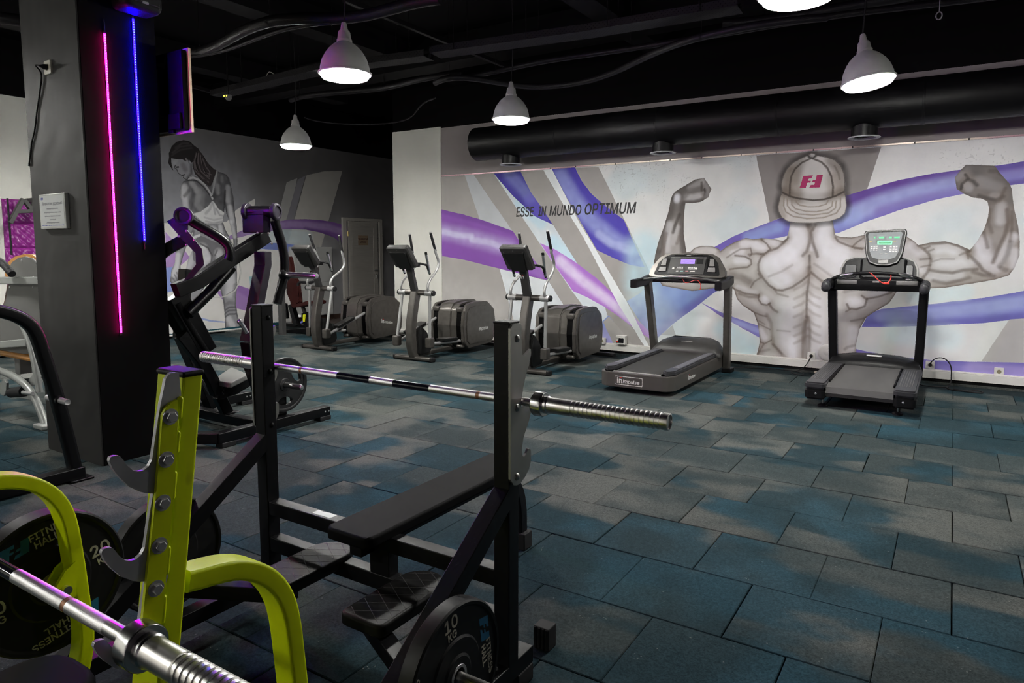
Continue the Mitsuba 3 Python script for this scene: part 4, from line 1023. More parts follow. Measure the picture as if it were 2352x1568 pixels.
def tile_mesh(w, d, z):
    e, t = 0.0045, 0.0012
    v = [(x, y, -0.024) for x, y in ((0, 0), (w, 0), (w, d), (0, d))] + [(x, y, z - 0.0028) for x, y in ((t, t), (w - t, t), (w - t, d - t), (t, d - t))] + \
        [(x, y, z) for x, y in ((e, e), (w - e, e), (w - e, d - e), (e, d - e))]
    f = []
    for a in (0, 4):
        for i in range(4):
            j = (i + 1) % 4
            f += [(a + i, a + j, a + 4 + j), (a + i, a + 4 + j, a + 4 + i)]
    f += [(8, 9, 10), (8, 10, 11)]
    return trimesh.Trimesh(np.array(v), np.array(f), process=False)


def seen(x, y):
    q = CAM_R.T @ np.array([x, y, -1.48])
    return q[2] > 0.15 and abs(q[0] / q[2]) < 0.765 and q[1] / q[2] < 0.56


spots = []
for r in range(-6, 16):
    y = 2.537 + r * TY
    x0 = -2.197 + (0.237 if r % 2 else 0.0)
    for c in range(-20, 15):
        x = x0 + c * TX
        if x < XL + 0.01 or x + TX > 4.55 or y + TY > 13:
            continue
        if (y + TY > YB - 0.01 and x + TX > -8.1) or (y > 9.35):
            continue
        vis = any(seen(x + a * TX, y + b * TY) for a in (0, .5, 1) for b in (0, .5, 1))
        spots.append((not vis, math.hypot(x, y), x, y))
spots.sort()
ply_of = {}
rest = []
for k, (hid, dist, x, y) in enumerate(spots):
    z = round(float(rng.uniform(-0.0022, 0.0018)), 4)
    jig = float(rng.uniform(-0.002, 0.002))
    m = moved(tile_mesh(TX - 0.0016, TY - 0.0016, z), x + jig, y, 0)
    if k < 300 and not hid:
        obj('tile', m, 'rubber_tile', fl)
    else:
        rest.append(m)
if rest:
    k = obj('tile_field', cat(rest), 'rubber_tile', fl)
    labels[k] = {'kind': 'stuff', 'label': 'rubber floor tiles farther off'}
edge = [box(XL, -8.1, 9.46, 13.2, -0.024, -0.004)]
obj('vinyl_strip', cat(edge), 'brown_vinyl', fl, label='brown vinyl flooring at the door')
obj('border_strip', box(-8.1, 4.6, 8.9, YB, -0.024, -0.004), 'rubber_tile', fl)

wb = struct('wall_back', box(-7.085, 4.6, YB, YB + 0.2, 0, 2.64), 'paint_man', 'back wall with a mural of a muscular man in a cap seen from behind')
obj('upper_band', box(-7.085, 4.6, YB, YB + 0.2, 2.64, 3.405), 'paint_mauve', wb, label='plain mauve grey upper wall')
obj('end_panel', box(-8.12, -7.085, YB - 0.012, YB + 0.2, 0, 3.425), 'paint_cream', wb, label='plain cream end of the wall')
obj('black_top', box(-8.12, 4.6, YB + 0.005, YB + 0.2, 3.405, 4.3), 'paint_black', wb, label='black painted top of the wall')
obj('lettering', cat([fitted('ESSE', 0.138, -5.645, -5.325, YB - 0.0005, 1.956, 0.2, True), fitted('IN', 0.138, -5.255, -5.115, YB - 0.0005, 1.957, 0.2, True), fitted('MUNDO', 0.138, -5.065, -4.535, YB - 0.0005, 1.958, 0.2, True), fitted('OPTIMUM', 0.146, -4.485, -3.695, YB - 0.0005, 1.960, 0.2, True)]), 'ink_black', wb, label='black slanted words ESSE IN MUNDO OPTIMUM')
struct('wall_passage', box(-8.12, -7.9, YB + 0.2, 13.2, 0, 4.3), 'paint_dark', 'side of the passage behind the back wall')
struct('wall_far', box(XL, -7.9, 13.2, 13.4, 0, 4.3), 'paint_dark', 'dark wall at the end of the passage')
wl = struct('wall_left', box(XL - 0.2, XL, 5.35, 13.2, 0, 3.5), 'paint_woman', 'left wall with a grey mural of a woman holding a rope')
obj('black_top', box(XL - 0.2, XL - 0.005, 5.35, 13.2, 3.5, 4.3), 'paint_black', wl, label='black painted top of the wall')
wn = struct('wall_left_near', box(XL - 0.2, XL, -4.0, 5.35, 0, 3.54), 'paint_cream', 'plain cream wall behind the grey column')
obj('black_top', box(XL - 0.2, XL - 0.005, -4.0, 5.35, 3.54, 4.3), 'paint_black', wn)
struct('wall_right', box(4.6, 4.8, -4.0, YB + 0.2, 0, 4.3), 'paint_dark')
struct('wall_front', box(XL, 4.8, -4.2, -4.0, 0, 4.3), 'paint_cream', 'plain cream wall behind the camera')
ce = struct('ceiling', box(XL - 0.2, 4.8, -4.2, 13.4, 4.3, 4.45), 'paint_black', 'black painted ceiling')
for x in (-9.3, -6.6, -3.4, -0.4, 2.6):
    obj('beam', box(x - 0.15, x + 0.15, -4.0, YB, 4.02, 4.3), 'ceiling_metal', ce)
for y in (2.6, 7.7):
    obj('beam', box(XL, 4.6, y - 0.18, y + 0.18, 3.95, 4.3), 'ceiling_metal', ce)

# baseboards
b = struct('baseboard_back', box(-7.1, 4.6, YB - 0.045, YB, 0.038, 0.116), 'white_plastic', 'white plastic cable channel along the back wall')
obj('lip', box(-7.1, 4.6, YB - 0.02, YB, 0.119, 0.135), 'white_plastic', b)
obj('shadow_gap', box(-8.12, 4.6, YB - 0.012, YB, 0, 0.037), 'black_rubber', b)
struct('trim_1', box(-8.12, -7.1, YB - 0.05, YB - 0.012, 0.03, 0.075), 'white_plastic', 'white skirting under the cream end of the wall')
struct('baseboard_left', cat([box(XL, XL + 0.02, 9.05, 10.42, 0, 0.09), box(XL, XL + 0.02, 11.63, 13.2, 0, 0.09)]), 'skirting_brown', 'brown skirting on both sides of the door')
lw = struct('baseboard_left_near', box(XL, XL + 0.02, 5.4, 8.9, 0.0, 0.05), 'ink_blue_green' if False else mat('teal_board', (0.01, 0.06, 0.085), 0.5), 'teal strip at the foot of the left wall')
tb = smooth_path([(XL + 0.035, y, 0.016 + 0.01 * math.sin(y * 3)) for y in np.linspace(5.4, 8.0, 12)], 0.1)
one('wall_conduit', tube(tb, 0.016, 8), 'white_plastic', 'white hose lying along the foot of the mural of the woman', 'hose')

# LED rail above the mural: short lengths end to end
r_ = struct('trim_2', box(-7.085, 4.6, YB - 0.012, YB, 2.632, 2.650), 'black_metal', 'thin LED rail along the top of the mural')
x = -7.08
while x < 1.2:
    w = float(rng.choice([0.28, 0.42, 0.5, 0.62]))
    obj('rail_length', box(x, x + w - 0.012, YB - 0.02, YB - 0.011, 2.631, 2.649), 'led_rail', r_)
    x += w

# door on the left wall
dw = struct('door_1', rbox(XL, XL + 0.03, 10.60, 11.47, 0.01, 2.055, 0.003), 'door_laminate', 'beige laminate door with a small brown plate')
obj('frame', cat([box(XL, XL + 0.05, 10.43, 10.53, 0, 2.12), box(XL, XL + 0.05, 11.53, 11.62, 0, 2.12), box(XL, XL + 0.05, 10.43, 11.62, 2.06, 2.12)]), mat('door_trim', (0.42, 0.40, 0.37), 0.5), dw)
obj('stile', cat([box(XL + 0.03, XL + 0.04, 10.60, 10.71, 0.01, 2.05), box(XL + 0.03, XL + 0.04, 11.34, 11.47, 0.01, 2.05)]), 'door_laminate', dw)
obj('rail', box(XL + 0.03, XL + 0.04, 10.71, 11.34, 1.95, 2.05), 'door_laminate', dw)
obj('rail', box(XL + 0.03, XL + 0.04, 10.71, 11.34, 0.01, 0.2), 'door_laminate', dw)
for z in (1.78, 0.3):
    obj('hinge', cyl((XL + 0.045, 10.57, z - 0.05), (XL + 0.045, 10.57, z + 0.05), 0.012, 10), 'brass', dw)
h = obj('handle', cat([tube(fillet([(XL + 0.04, 11.41, 0.99), (XL + 0.1, 11.41, 0.99), (XL + 0.1, 11.29, 0.99)], 0.02), 0.011, 8), lathe([(0.027, 0), (0.025, 0.008), (0, 0.009)], (XL + 0.04, 11.41, 0.99), (1, 0, 0), 16)]), 'dull_steel', dw, 30)
obj('lock', cat([lathe([(0.027, 0), (0.025, 0.008), (0, 0.009)], (XL + 0.04, 11.41, 0.87), (1, 0, 0), 16), box(XL + 0.04, XL + 0.075, 11.405, 11.415, 0.80, 0.88)]), 'dull_steel', dw)
sg_ = obj('name_plate', box(XL + 0.03, XL + 0.036, 10.88, 11.17, 1.54, 1.75), mat('plate_tan', (0.30, 0.22, 0.15), 0.5), dw)
obj('words', cat([letters('Массажный', 0.036, (XL + 0.0365, 11.025, 1.68), (0, 1, 0), (0, 0, 1), 0.001, True), letters('кабинет', 0.036, (XL + 0.0365, 11.025, 1.61), (0, 1, 0), (0, 0, 1), 0.001, True)]),
    mat('ink_wine', (0.06, 0.012, 0.02), 0.6), sg_)

# column
co = struct('column', box(-5.567, -4.80, 2.357, 2.86, 0, 4.3), 'column_black', 'square column, black on one side and grey plaster on the other')
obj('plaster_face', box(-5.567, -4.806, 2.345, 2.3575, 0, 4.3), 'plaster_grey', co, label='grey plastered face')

# ------------------------------------------------------------------ pendant lamps
def disc_light(o, r, rad, n=32):
    a = -np.arange(n) / n * 2 * math.pi
    v = np.vstack([[0, 0, 0], np.stack([r * np.cos(a), r * np.sin(a), 0 * a], 1)])
    f = [(0, 1 + i, 1 + (i + 1) % n) for i in range(n)]
    return trimesh.Trimesh(v + np.asarray(o), np.array(f), process=False)


bell = [(0.205, 0), (0.212, 0.004), (0.212, 0.012), (0.198, 0.02), (0.192, 0.06), (0.178, 0.11), (0.155, 0.155), (0.125, 0.195), (0.092, 0.226), (0.062, 0.245), (0.056, 0.252)]
bell_m = lathe(bell, n=40)
inner_m = lathe([(r - 0.004, h - 0.001 + 0.002 * (i == 0)) for i, (r, h) in enumerate(bell) if r < 0.206] + [(0, 0.24)], n=40)
cap_m = lathe([(0.056, 0.25), (0.060, 0.253), (0.060, 0.268), (0.054, 0.272), (0.047, 0.325), (0.040, 0.337)], n=24)
knob_m = lathe([(0.030, 0.335), (0.030, 0.345), (0.021, 0.395), (0.016, 0.402), (0, 0.403)], n=16)


def pendant(x, y, z, label, tilt=0.0, ax=(1, 0, 0), hang=4.31):
    t = thing('pendant_lamp', label, 'lamp', 'industrial pendant lamps')
    def put(m): return moved(rot(m, tilt, ax), x, y, z)
    obj('shade', put(bell_m), 'lamp_grey', t, 40)
    obj('reflector', put(inner_m), 'lamp_white', t, 40)
    obj('socket_cap', put(cap_m), 'lamp_cap', t, 40)
    obj('cord_grip', put(knob_m), 'lamp_cap', t, 40)
    k = obj('lit_lens', put(lathe([(0, -0.040), (0.08, -0.0395), (0.150, -0.036), (0.180, -0.028), (0.189, -0.012), (0.190, 0.010)], n=40)), 'lamp_white', t, 40)
    scene[k]['emitter'] = {'type': 'area', 'radiance': rgb((LAMP_L * 1.0, LAMP_L * 0.985, LAMP_L * 0.93))}
    top = put(trimesh.Trimesh(np.array([[0, 0, 0.4], [0, 0, 0.41], [0, 0, 0.4]]), [[0, 1, 2]], process=False)).vertices[0]
    obj('cord', tube(smooth_path([top, top + (0.01, 0.01, 0.25), (x, y, hang)], 0.06), 0.006, 6), 'black_rubber', t)


for x, y, z, tilt, lab in [(-4.17, 4.05, 2.855, 0, 'pendant lamp with a purple sheen, second nearest, left of the middle'), (-4.14, 6.46, 2.87, 0, 'pendant lamp in front of the end of the black duct'),
                           (-7.45, 6.32, 2.83, 0, 'smallest pendant lamp, in front of the mural of the woman'), (-0.67, 6.52, 2.845, -9, 'tilted pendant lamp above the right-hand treadmill'),
                           (-0.79, 4.12, 2.85, 0, 'pendant lamp cut off by the top edge of the picture')]:
    pendant(x, y, z, lab, tilt, (0.2, 1, 0))
for x, y in [(-8.5, 4.1), (-7.5, 1.65), (2.6, 6.5), (-4.2, -2.3), (-7.5, -2.3)]:  # first one shifted to brighten left wall, last pair added for chrome reflections
    pendant(x, y, 2.85, 'unseen pendant lamp, some of this set added for light')
# ------------------------------------------------------------------ barbells
def knurl(p, n, uv):
    return mix((0.62, 0.61, 0.60), (0.88, 0.87, 0.86), noise(p[0] * 900, p[1] * 900 + p[2] * 700))


mat('knurled', knurl, 0.38, metal=1.0, bump=lambda p, n, uv: noise(p[0] * 1100, p[1] * 1100, p[2] * 1100), scale=0.0006)
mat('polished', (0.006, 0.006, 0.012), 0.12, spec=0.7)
mat('worn_chrome', lambda p, n, uv: mix((0.82, 0.80, 0.77), (0.55, 0.52, 0.48), smoothstep(0.5, 0.8, fbm(p[0] * 30, p[1] * 60, p[2] * 60, 3))), 0.3, metal=1.0)
mat('oxide', (0.30, 0.15, 0.08), 0.5, metal=0.6)


def barbell(x0, y, z, label, r=0.0142):
    t = thing('barbell', label, 'barbell')
    def seg(a, b, m, name, rr=r, n=20):
        obj(name, cyl((x0 + a, y, z), (x0 + b, y, z), rr, n), m, t, 40)
    for s in (-1, 1):
        def sg2(a, b, m, name, rr=r):
            a, b = sorted((s * a, s * b))
            seg(a, b, m, name, rr)
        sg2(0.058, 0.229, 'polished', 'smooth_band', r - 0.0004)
        sg2(0.229, 0.430, 'knurled', 'knurling')
        sg2(0.430, 0.444, 'oxide', 'ring_mark', r - 0.0006)
        sg2(0.444, 0.575, 'knurled', 'knurling')
        sg2(0.575, 0.66, 'worn_chrome', 'neck', r - 0.0003)
        prof = [(0, 0), (0.022, 0), (0.037, 0.001), (0.039, 0.004), (0.039, 0.034), (0.037, 0.037), (0.028, 0.0375), (0.028, 0.050), (0.0252, 0.053)]
        obj('collar', lathe(prof, (x0 + s * 0.655, y, z), (s, 0, 0), 40), 'chrome', t, 35)
        q, h = [(0.0252, 0.052), (0.0252, 0.135)], 0.135
        while h < 0.425:
            q += [(0.0226, h + 0.0008), (0.0226, h + 0.0062), (0.0252, h + 0.0070), (0.0252, h + 0.0142)]
            h += 0.0150
        q += [(0.0246, 0.444), (0.0215, 0.445), (0.0205, 0.440), (0, 0.440)]
        obj('sleeve', lathe(q, (x0 + s * 0.655, y, z), (s, 0, 0), 40), 'worn_chrome', t, 25)
    seg(-0.058, 0.058, 'knurled', 'centre_knurling')
    return t


barbell(-1.754, 1.857, 0.988, 'long chrome barbell resting on the hooks of the black bench rack')
barbell(-1.768, 0.577, 0.828, 'barbell in the foreground, on the hooks of the lime green rack')

# ------------------------------------------------------------------ weight plates
mat('plate_rubber', lambda p, n, uv: mix((0.004, 0.004, 0.0045), (0.008, 0.008, 0.008), fbm(p[0] * 40, p[1] * 40, p[2] * 40, 2)), 0.5, spec=0.25)
mat('plate_ink', lambda p, n, uv: mix((0.26, 0.25, 0.20), (0.40, 0.385, 0.31), fbm(p[0] * 60, p[1] * 60, p[2] * 60, 2)), 0.55)
mat('plate_blue', (0.010, 0.10, 0.20), 0.5)


def fh_logo(h):
    """The slanted F and H that share a gap, in a unit of height h."""
    f = [(0.30, 1), (1.18, 1), (1.08, .76), (.84, .76), (.74, .58), (1.03, .56), (.93, .42), (.69, .42), (.55, 0), (0, 0)]
    g = [(1.55, 1), (2.10, 1), (1.80, 0.02), (.86, 0), (1.0, .23), (1.30, .25), (1.38, .43), (1.05, .44), (1.2, .59), (1.43, .6)]
    return cat([trimesh.creation.extrude_polygon(sg.Polygon([(x * h, y * h) for x, y in q]), 0.0008, engine='earcut') for q in (f, g)])


def weight_plate(xf, y, z, r, w, side, label, weight, turn=0.0, words=True, hole=0.026):
    """A bumper plate whose printed face lies at x = xf and looks along side (+1 or -1) of the X axis."""
    t = thing('weight_plate', label, 'weight plate')
    prof = [(hole, 0), (hole, w), (0.055, w), (0.062, w - 0.004), (r * 0.50, w - 0.004), (r * 0.53, w - 0.009), (r * 0.90, w - 0.009), (r * 0.93, w - 0.002), (r - 0.006, w - 0.001), (r - 0.001, w - 0.006),
            (r, w * 0.5), (r - 0.001, 0.006), (r - 0.006, 0.001), (r * 0.93, 0.002), (r * 0.9, 0.009), (r * 0.53, 0.009), (0.06, 0.004), (hole, 0)]
    obj('disc', lathe(prof, (xf - side * w, y, z), (side, 0, 0), 72), 'plate_rubber', t, 25)
    obj('hub_ring', lathe([(hole, w - 0.002), (hole, w + 0.002), (hole + 0.008, w + 0.002), (hole + 0.009, w - 0.001)], (xf - side * w, y, z), (side, 0, 0), 32), 'dull_steel', t, 30)
    if words:
        xs = xf - side * 0.0088
        ey0, ez0 = V(0, side, 0), V(0, 0, 1)
        def dirs(a):
            c, s = math.cos(math.radians(a)), math.sin(math.radians(a))
            return c * ey0 + s * ez0, -s * ey0 + c * ez0
        k = r / 0.21
        def at(ex, ey, u, v): return V(xs, y, z) + u * k * ex + v * k * ey
        for a, what in ((turn, 'name'), (turn + 180, 'name'), (turn + 90, 'kg'), (turn + 270, 'kg')):
            ex, ey = dirs(a)
            if what == 'name':
                m = fh_logo(0.042 * k)
                v = m.vertices
                o = at(ex, ey, -0.098, 0.125)
                obj('emblem', trimesh.Trimesh(o + v[:, :1] * ex + v[:, 1:2] * ey + v[:, 2:] * V(side, 0, 0), m.faces, process=False), 'plate_blue', t)
                obj('lettering', cat([letters('FITNESS', 0.020 * k, at(ex, ey, 0.045, 0.158), ex, ey, 0.0012, True), letters('HALL', 0.020 * k, at(ex, ey, 0.028, 0.132), ex, ey, 0.0012, True)]), 'plate_ink', t)
            else:
                e1, e2 = dirs(turn if a % 360 != (turn + 270) % 360 else turn)
                c = V(xs, y, z) + ey * 0.148 * k
                if weight == '10':
                    e1, e2 = ex, ey
                obj('weight_mark', cat([letters(weight, 0.036 * k, c + e2 * 0.018 * k, e1, e2, 0.0012, True), letters('KG', 0.021 * k, c - e2 * 0.019 * k, e1, e2, 0.0012, True)]), 'plate_ink', t)
    return t


# ------------------------------------------------------------------ black bench rack
def worn_black(p, n, uv):
    s = smoothstep(0.80, 0.9, noise(p[0] * 260, p[1] * 260, p[2] * 260)) * smoothstep(0.5, 0.8, fbm(p[0] * 9, p[1] * 9, p[2] * 9, 2))
    return mix((0.004, 0.004, 0.005), (0.05, 0.05, 0.05), s * 0.4)


mat('rack_black', worn_black, 0.4, spec=0.18, bump=lambda p, n, uv: noise(p[0] * 420, p[1] * 420, p[2] * 420), scale=0.0003)
mat('hook_steel', lambda p, n, uv: mix((0.28, 0.275, 0.25), (0.36, 0.355, 0.34), fbm(p[0] * 20, p[1] * 20, p[2] * 6, 3)), 0.38, metal=0.9)
mat('vinyl_black', (0.004, 0.004, 0.0045), 0.62, spec=0.05, bump=lambda p, n, uv: noise(p[0] * 420, p[1] * 420, p[2] * 420), scale=0.0003)
mat('step_rubber', lambda p, n, uv: mix((0.006, 0.006, 0.006), (0.025, 0.025, 0.024), smoothstep(0.5, 0.8, fbm(p[0] * 14, p[1] * 14, 0, 3)) * 0.6), 0.5, spec=0.2)
mat('step_groove', (0.055, 0.052, 0.055), 0.6)
mat('sticker', (0.42, 0.46, 0.43), 0.4)


def bar_between(p, q, w, h, m, name, t, up=(0, 0, 1), r=0.004):
    obj(name, sweep([p, q], rrect(w, h, r), up), m, t, 30)


rk = thing('bench_rack', 'black steel bench press rack with two uprights and a flat pad', 'bench press')
CXR = -1.774
for s, xa, xb, ya, yb in ((1, -1.209, -1.149, 1.782, 1.841), (-1, -2.400, -2.339, 1.782, 1.841)):
    k = obj('upright', rbox(xa, xb, ya, yb, 0.10, 1.247, 0.004), 'rack_black', rk, 30)
    obj('cap', rbox(xa - 0.001, xb + 0.001, ya - 0.001, yb + 0.001, 1.243, 1.2515, 0.003), 'black_plastic', k, 30)
    xm = (xa + xb) / 2
    obj('base_beam', rbox(xa, xb, 0.975, 1.937, 0.058, 0.118, 0.004), 'rack_black', rk, 30)
    for y in (1.03, 1.885):
        obj('rubber_foot', rbox(xa - 0.003, xb + 0.003, y - 0.05, y + 0.05, 0.0, 0.06, 0.006), 'black_rubber', rk, 30)
    obj('brace', sweep([(xm, 0.992, 0.128), (xm, 1.800, 0.692)], rrect(0.060, 0.060, 0.004), (0, -0.5, 0.8)), 'rack_black', rk, 30)
    xo = xb if s > 0 else xa - 0.008
    xo0, xo1 = (xb, xb + 0.008) if s > 0 else (xa - 0.008, xa)
    o = [(1.777, 1.232), (1.789, 1.242), (1.803, 1.246), (1.838, 1.244), (1.842, 1.236), (1.843, 1.190), (1.848, 1.144), (1.853, 1.137), (1.859, 1.136), (1.899, 1.155), (1.902, 1.136), (1.888, 1.102), (1.870, 1.073), (1.856, 1.040), (1.846, 1.008),
         (1.838, 0.988), (1.842, 0.974), (1.856, 0.9700), (1.875, 0.979), (1.900, 0.985), (1.902, 0.95), (1.898, 0.932), (1.878, 0.902), (1.856, 0.870), (1.848, 0.842), (1.846, 0.832), (1.848, 0.815), (1.852, 0.809), (1.861, 0.805), (1.873, 0.812), (1.886, 0.826), (1.897, 0.824), (1.902, 0.816),
         (1.903, 0.79), (1.901, 0.774), (1.891, 0.756), (1.868, 0.737), (1.840, 0.724), (1.818, 0.722), (1.797, 0.728), (1.778, 0.752)]
    hk = obj('hook_plate', plate(sg.Polygon(o).buffer(-0.002).buffer(0.002), xo0, xo1), 'hook_steel', rk, label='bare steel hook plate')
    for z in (1.197, 0.976, 0.751):
        obj('rivet', dome((xb + 0.008 if s > 0 else xb, 1.816, z), (1, 0, 0), 0.0125 if s > 0 else 0.011, 0.007), 'hook_steel' if s > 0 else 'rack_black', hk, 40)
        obj('rivet', dome((xa if s > 0 else xa - 0.008, 1.816, z), (-1, 0, 0), 0.010, 0.006), 'rack_black', hk, 40)
    # slanted tube between the foot rest and the brace
    obj('step_tube', sweep([(CXR + s * 0.19, 1.60, 0.222), (CXR + s * 0.575, 1.41, 0.222)], rrect(0.056, 0.056, 0.004)), 'rack_black', rk, 30)
    # spotter's foot rest
    cx = CXR + s * 0.232
    out = sg.box(cx - 0.066, 1.53, cx + 0.066, 1.80).buffer(0.028, quad_segs=4).union(sg.Point(cx, 1.80).buffer(0.094))
    st = obj('foot_rest', pad(out, 0.252, 0.298, 0.012), 'step_rubber', rk, 40)
    lines = []
    for k in range(-3, 9):
        for d in (1, -1):
            a, b = (cx - 0.2, 1.50 + k * 0.062), (cx + 0.2, 1.50 + k * 0.062 + d * 0.25)
            g = sg.LineString([a, b]).intersection(out.buffer(-0.016))
            for q in getattr(g, 'geoms', [g]):
                if q.length > 0.03:
                    lines.append(tube([(*c, 0.2978) for c in np.array(q.coords)], 0.0011, 5))
    obj('groove', cat(lines), 'step_groove', st)
obj('cross_tube', rbox(-2.340, -1.208, 1.786, 1.842, 0.376, 0.434, 0.004), 'rack_black', rk, 30)
obj('cross_tube', rbox(-2.340, -1.208, 1.786, 1.842, 0.220, 0.281, 0.004), 'rack_black', rk, 30)
stk = [(-2.09, 1.80), (-2.06, 1.797), (-2.03, 1.80), (-1.99, 1.798), (-1.985, 1.832), (-2.03, 1.836), (-2.06, 1.83), (-2.092, 1.834)]
obj('worn_sticker', plate(sg.Polygon(stk), 0.434, 0.4347, 'xy'), 'sticker', rk, label='torn pale sticker')
obj('pad_post', rbox(CXR + 0.003, CXR + 0.098, 1.788, 1.842, 0.28, 0.425, 0.004), 'rack_black', rk, 30)
obj('spine', rbox(CXR - 0.03, CXR + 0.03, 1.72, 2.68, 0.365, 0.425, 0.004), 'rack_black', rk, 30)
g = sg.box(CXR - 0.085, 1.698, CXR + 0.085, 2.735).buffer(0.026, quad_segs=4)
obj('bench_pad', pad(g, 0.424, 0.470, 0.012), 'vinyl_black', rk, 40, label='matt black flat bench pad')
pth = smooth_path([(CXR, 2.60, 0.40), (CXR, 2.70, 0.37), (CXR, 2.765, 0.30), (CXR, 2.795, 0.20), (CXR, 2.80, 0.08)], 0.03)
obj('front_leg', sweep(pth, rrect(0.055, 0.12, 0.006), (1, 0, 0)), 'rack_black', rk, 30)
obj('leg_foot', rbox(CXR - 0.075, CXR + 0.08, 2.765, 2.84, 0, 0.085, 0.006), 'black_rubber', rk, 30)
for s in (1, -1):
    xs = -1.149 if s > 0 else -2.400
    obj('plate_peg', cyl((xs - s * 0.03, 1.435 if s > 0 else 1.40, 0.30 if s > 0 else 0.338), (xs + s * 0.20, 1.435 if s > 0 else 1.40, 0.30 if s > 0 else 0.338), 0.0155, 20), 'worn_chrome', rk, 30)
weight_plate(-1.090, 1.435, 0.300, 0.207, 0.055, 1, 'black rubber plate marked 10 KG on the right peg of the bench rack', '10', turn=-82)
weight_plate(-2.405, 1.40, 0.338, 0.213, 0.06, 1, 'black plate half hidden behind the lime green upright', '10', turn=-60, words=False)
blk = cat([rbox(-1.241, -1.176, 2.09, 2.15, 0, 0.088, 0.004)] + [rbox(x, x + 0.012, 2.087, 2.10, 0.004, 0.085, 0.003) for x in (-1.238, -1.222, -1.206, -1.190)])
one('rubber_block', blk, 'black_rubber', 'small black ribbed block standing on the floor beside the bench rack', 'block')

# ------------------------------------------------------------------ lime green rack in the foreground
def lime_paint(p, n, uv):
    s = smoothstep(0.74, 0.82, fbm(p[0] * 30, p[1] * 30, p[2] * 12, 3))
    return mix((0.56, 0.66, 0.002), (0.48, 0.55, 0.008), s)


mat('lime', lime_paint, 0.4, spec=0.25)
mat('hook_grey', lambda p, n, uv: mix((0.34, 0.34, 0.35), (0.46, 0.46, 0.47), fbm(p[0] * 25, p[1] * 25, p[2] * 25, 3)), 0.4, metal=0.4)
lr = thing('lime_rack', 'lime green bench rack with curved arms in the foreground', 'bench press')
HOOK = [(0.691, 1.262), (0.678, 1.264), (0.671, 1.26), (0.666, 1.254), (0.663, 1.241), (0.656, 1.216), (0.649, 1.187), (0.641, 1.149), (0.635, 1.119), (0.629, 1.110), (0.619, 1.105), (0.610, 1.106), (0.602, 1.110), (0.593, 1.121),
        (0.587, 1.132), (0.582, 1.140), (0.575, 1.1425), (0.567, 1.142), (0.565, 1.136), (0.570, 1.121), (0.579, 1.105), (0.594, 1.085), (0.612, 1.070), (0.625, 1.063), (0.638, 1.059), (0.642, 1.078), (0.660, 1.135), (0.694, 1.20)]
DY, DZ = -0.0205, -0.1485


def lime_side(x1, sgn):
    """One upright with hooks; x1 is the face that looks to the middle of the picture."""
    w = 0.082
    xa, xb = (x1 - w, x1)
    top, bot = V(0, 0.7195, 1.252), V(0, 0.5525, 0.05)
    u = obj('upright', sweep([V((xa + xb) / 2, 0, 0) + bot, V((xa + xb) / 2, 0, 0) + top], rrect(w, 0.040, 0.006), (0, -1, 0)), 'lime', lr, 30)
    obj('cap', rbox(xa - 0.002, xb + 0.002, 0.698, 0.741, 1.250, 1.261, 0.004), 'black_plastic', u, 30)
    xo = xb
    for k in range(3):
        m = plate(sg.Polygon([(y + DY * k, z + DZ * k) for y, z in HOOK]).buffer(-0.003).buffer(0.003), xb - 0.006, xb + 0.002)
        obj('bar_hook', m, 'hook_grey', lr, label='bare grey steel hook')
    st = [(0.682, 1.217), (0.668, 1.212), (0.659, 1.205), (0.653, 1.195), (0.635, 1.063), (0.604, 0.876), (0.585, 0.76), (0.620, 0.76), (0.637, 0.856), (0.661, 1.019), (0.674, 1.116), (0.681, 1.193)]
    fp = obj('clamp_strip', plate(sg.Polygon(st).buffer(-0.002).buffer(0.002), xb + 0.003, xb + 0.010), 'lime', lr)
    for y, z in ((0.6665, 1.189), (0.6555, 1.116), (0.6455, 1.042), (0.6355, 0.969), (0.6255, 0.896), (0.6150, 0.822)):
        obj('hex_bolt', hexbolt((xb + 0.010, y, z), (1, 0, 0), 0.0095, 0.009), 'dull_steel', fp)
    for za, zb in ((1.215, 1.185), (1.155, 1.125), (1.085, 1.045), (0.955, 0.915), (0.87, 0.83)):
        q = lambda z: V(xb + 0.004, 0.686 + 0.139 * (z - 1.216) + 0.004, z)
        obj('weld_bead', hull((q(za), 0.0055), (q(zb), 0.0055)), 'lime', fp, True)


lime_side(-1.138, 1)
lime_side(-2.085, -1)
ARM = [(0.700, 0.869), (0.746, 0.861), (0.800, 0.850), (0.850, 0.825), (0.893, 0.783), (0.920, 0.730), (0.933, 0.670), (0.940, 0.600), (0.946, 0.530), (0.952, 0.440), (0.957, 0.330), (0.945, 0.255), (0.915, 0.15), (0.905, 0.06)]
for x in (-1.180, -2.135):
    pth = smooth_path([(x, y, z) for y, z in ARM], 0.02)
    obj('curved_arm', sweep(pth, rrect(0.040, 0.064, 0.007), (1, 0, 0)), 'lime', lr, 35)
    obj('base_beam', rbox(x - 0.032, x + 0.032, 0.40, 0.93, 0.03, 0.08, 0.006), 'lime', lr, 30)
    for y in (0.45, 0.88):
        obj('rubber_foot', rbox(x - 0.036, x + 0.036, y - 0.04, y + 0.04, 0, 0.034, 0.006), 'black_rubber', lr, 30)
obj('cross_beam', rbox(-2.11, -1.17, 0.60, 0.66, 0.03, 0.08, 0.006), 'lime', lr, 30)
obj('seat_post', rbox(-1.70, -1.63, 0.55, 0.61, 0.08, 0.45, 0.006), 'lime', lr, 30)
g = sg.box(-1.795, -0.35, -1.545, 0.745).buffer(-0.09).buffer(0.09, quad_segs=6)
obj('bench_pad', pad(g, 0.455, 0.52, 0.02), 'vinyl_black', lr, 40, label='black vinyl bench pad with a rounded end')
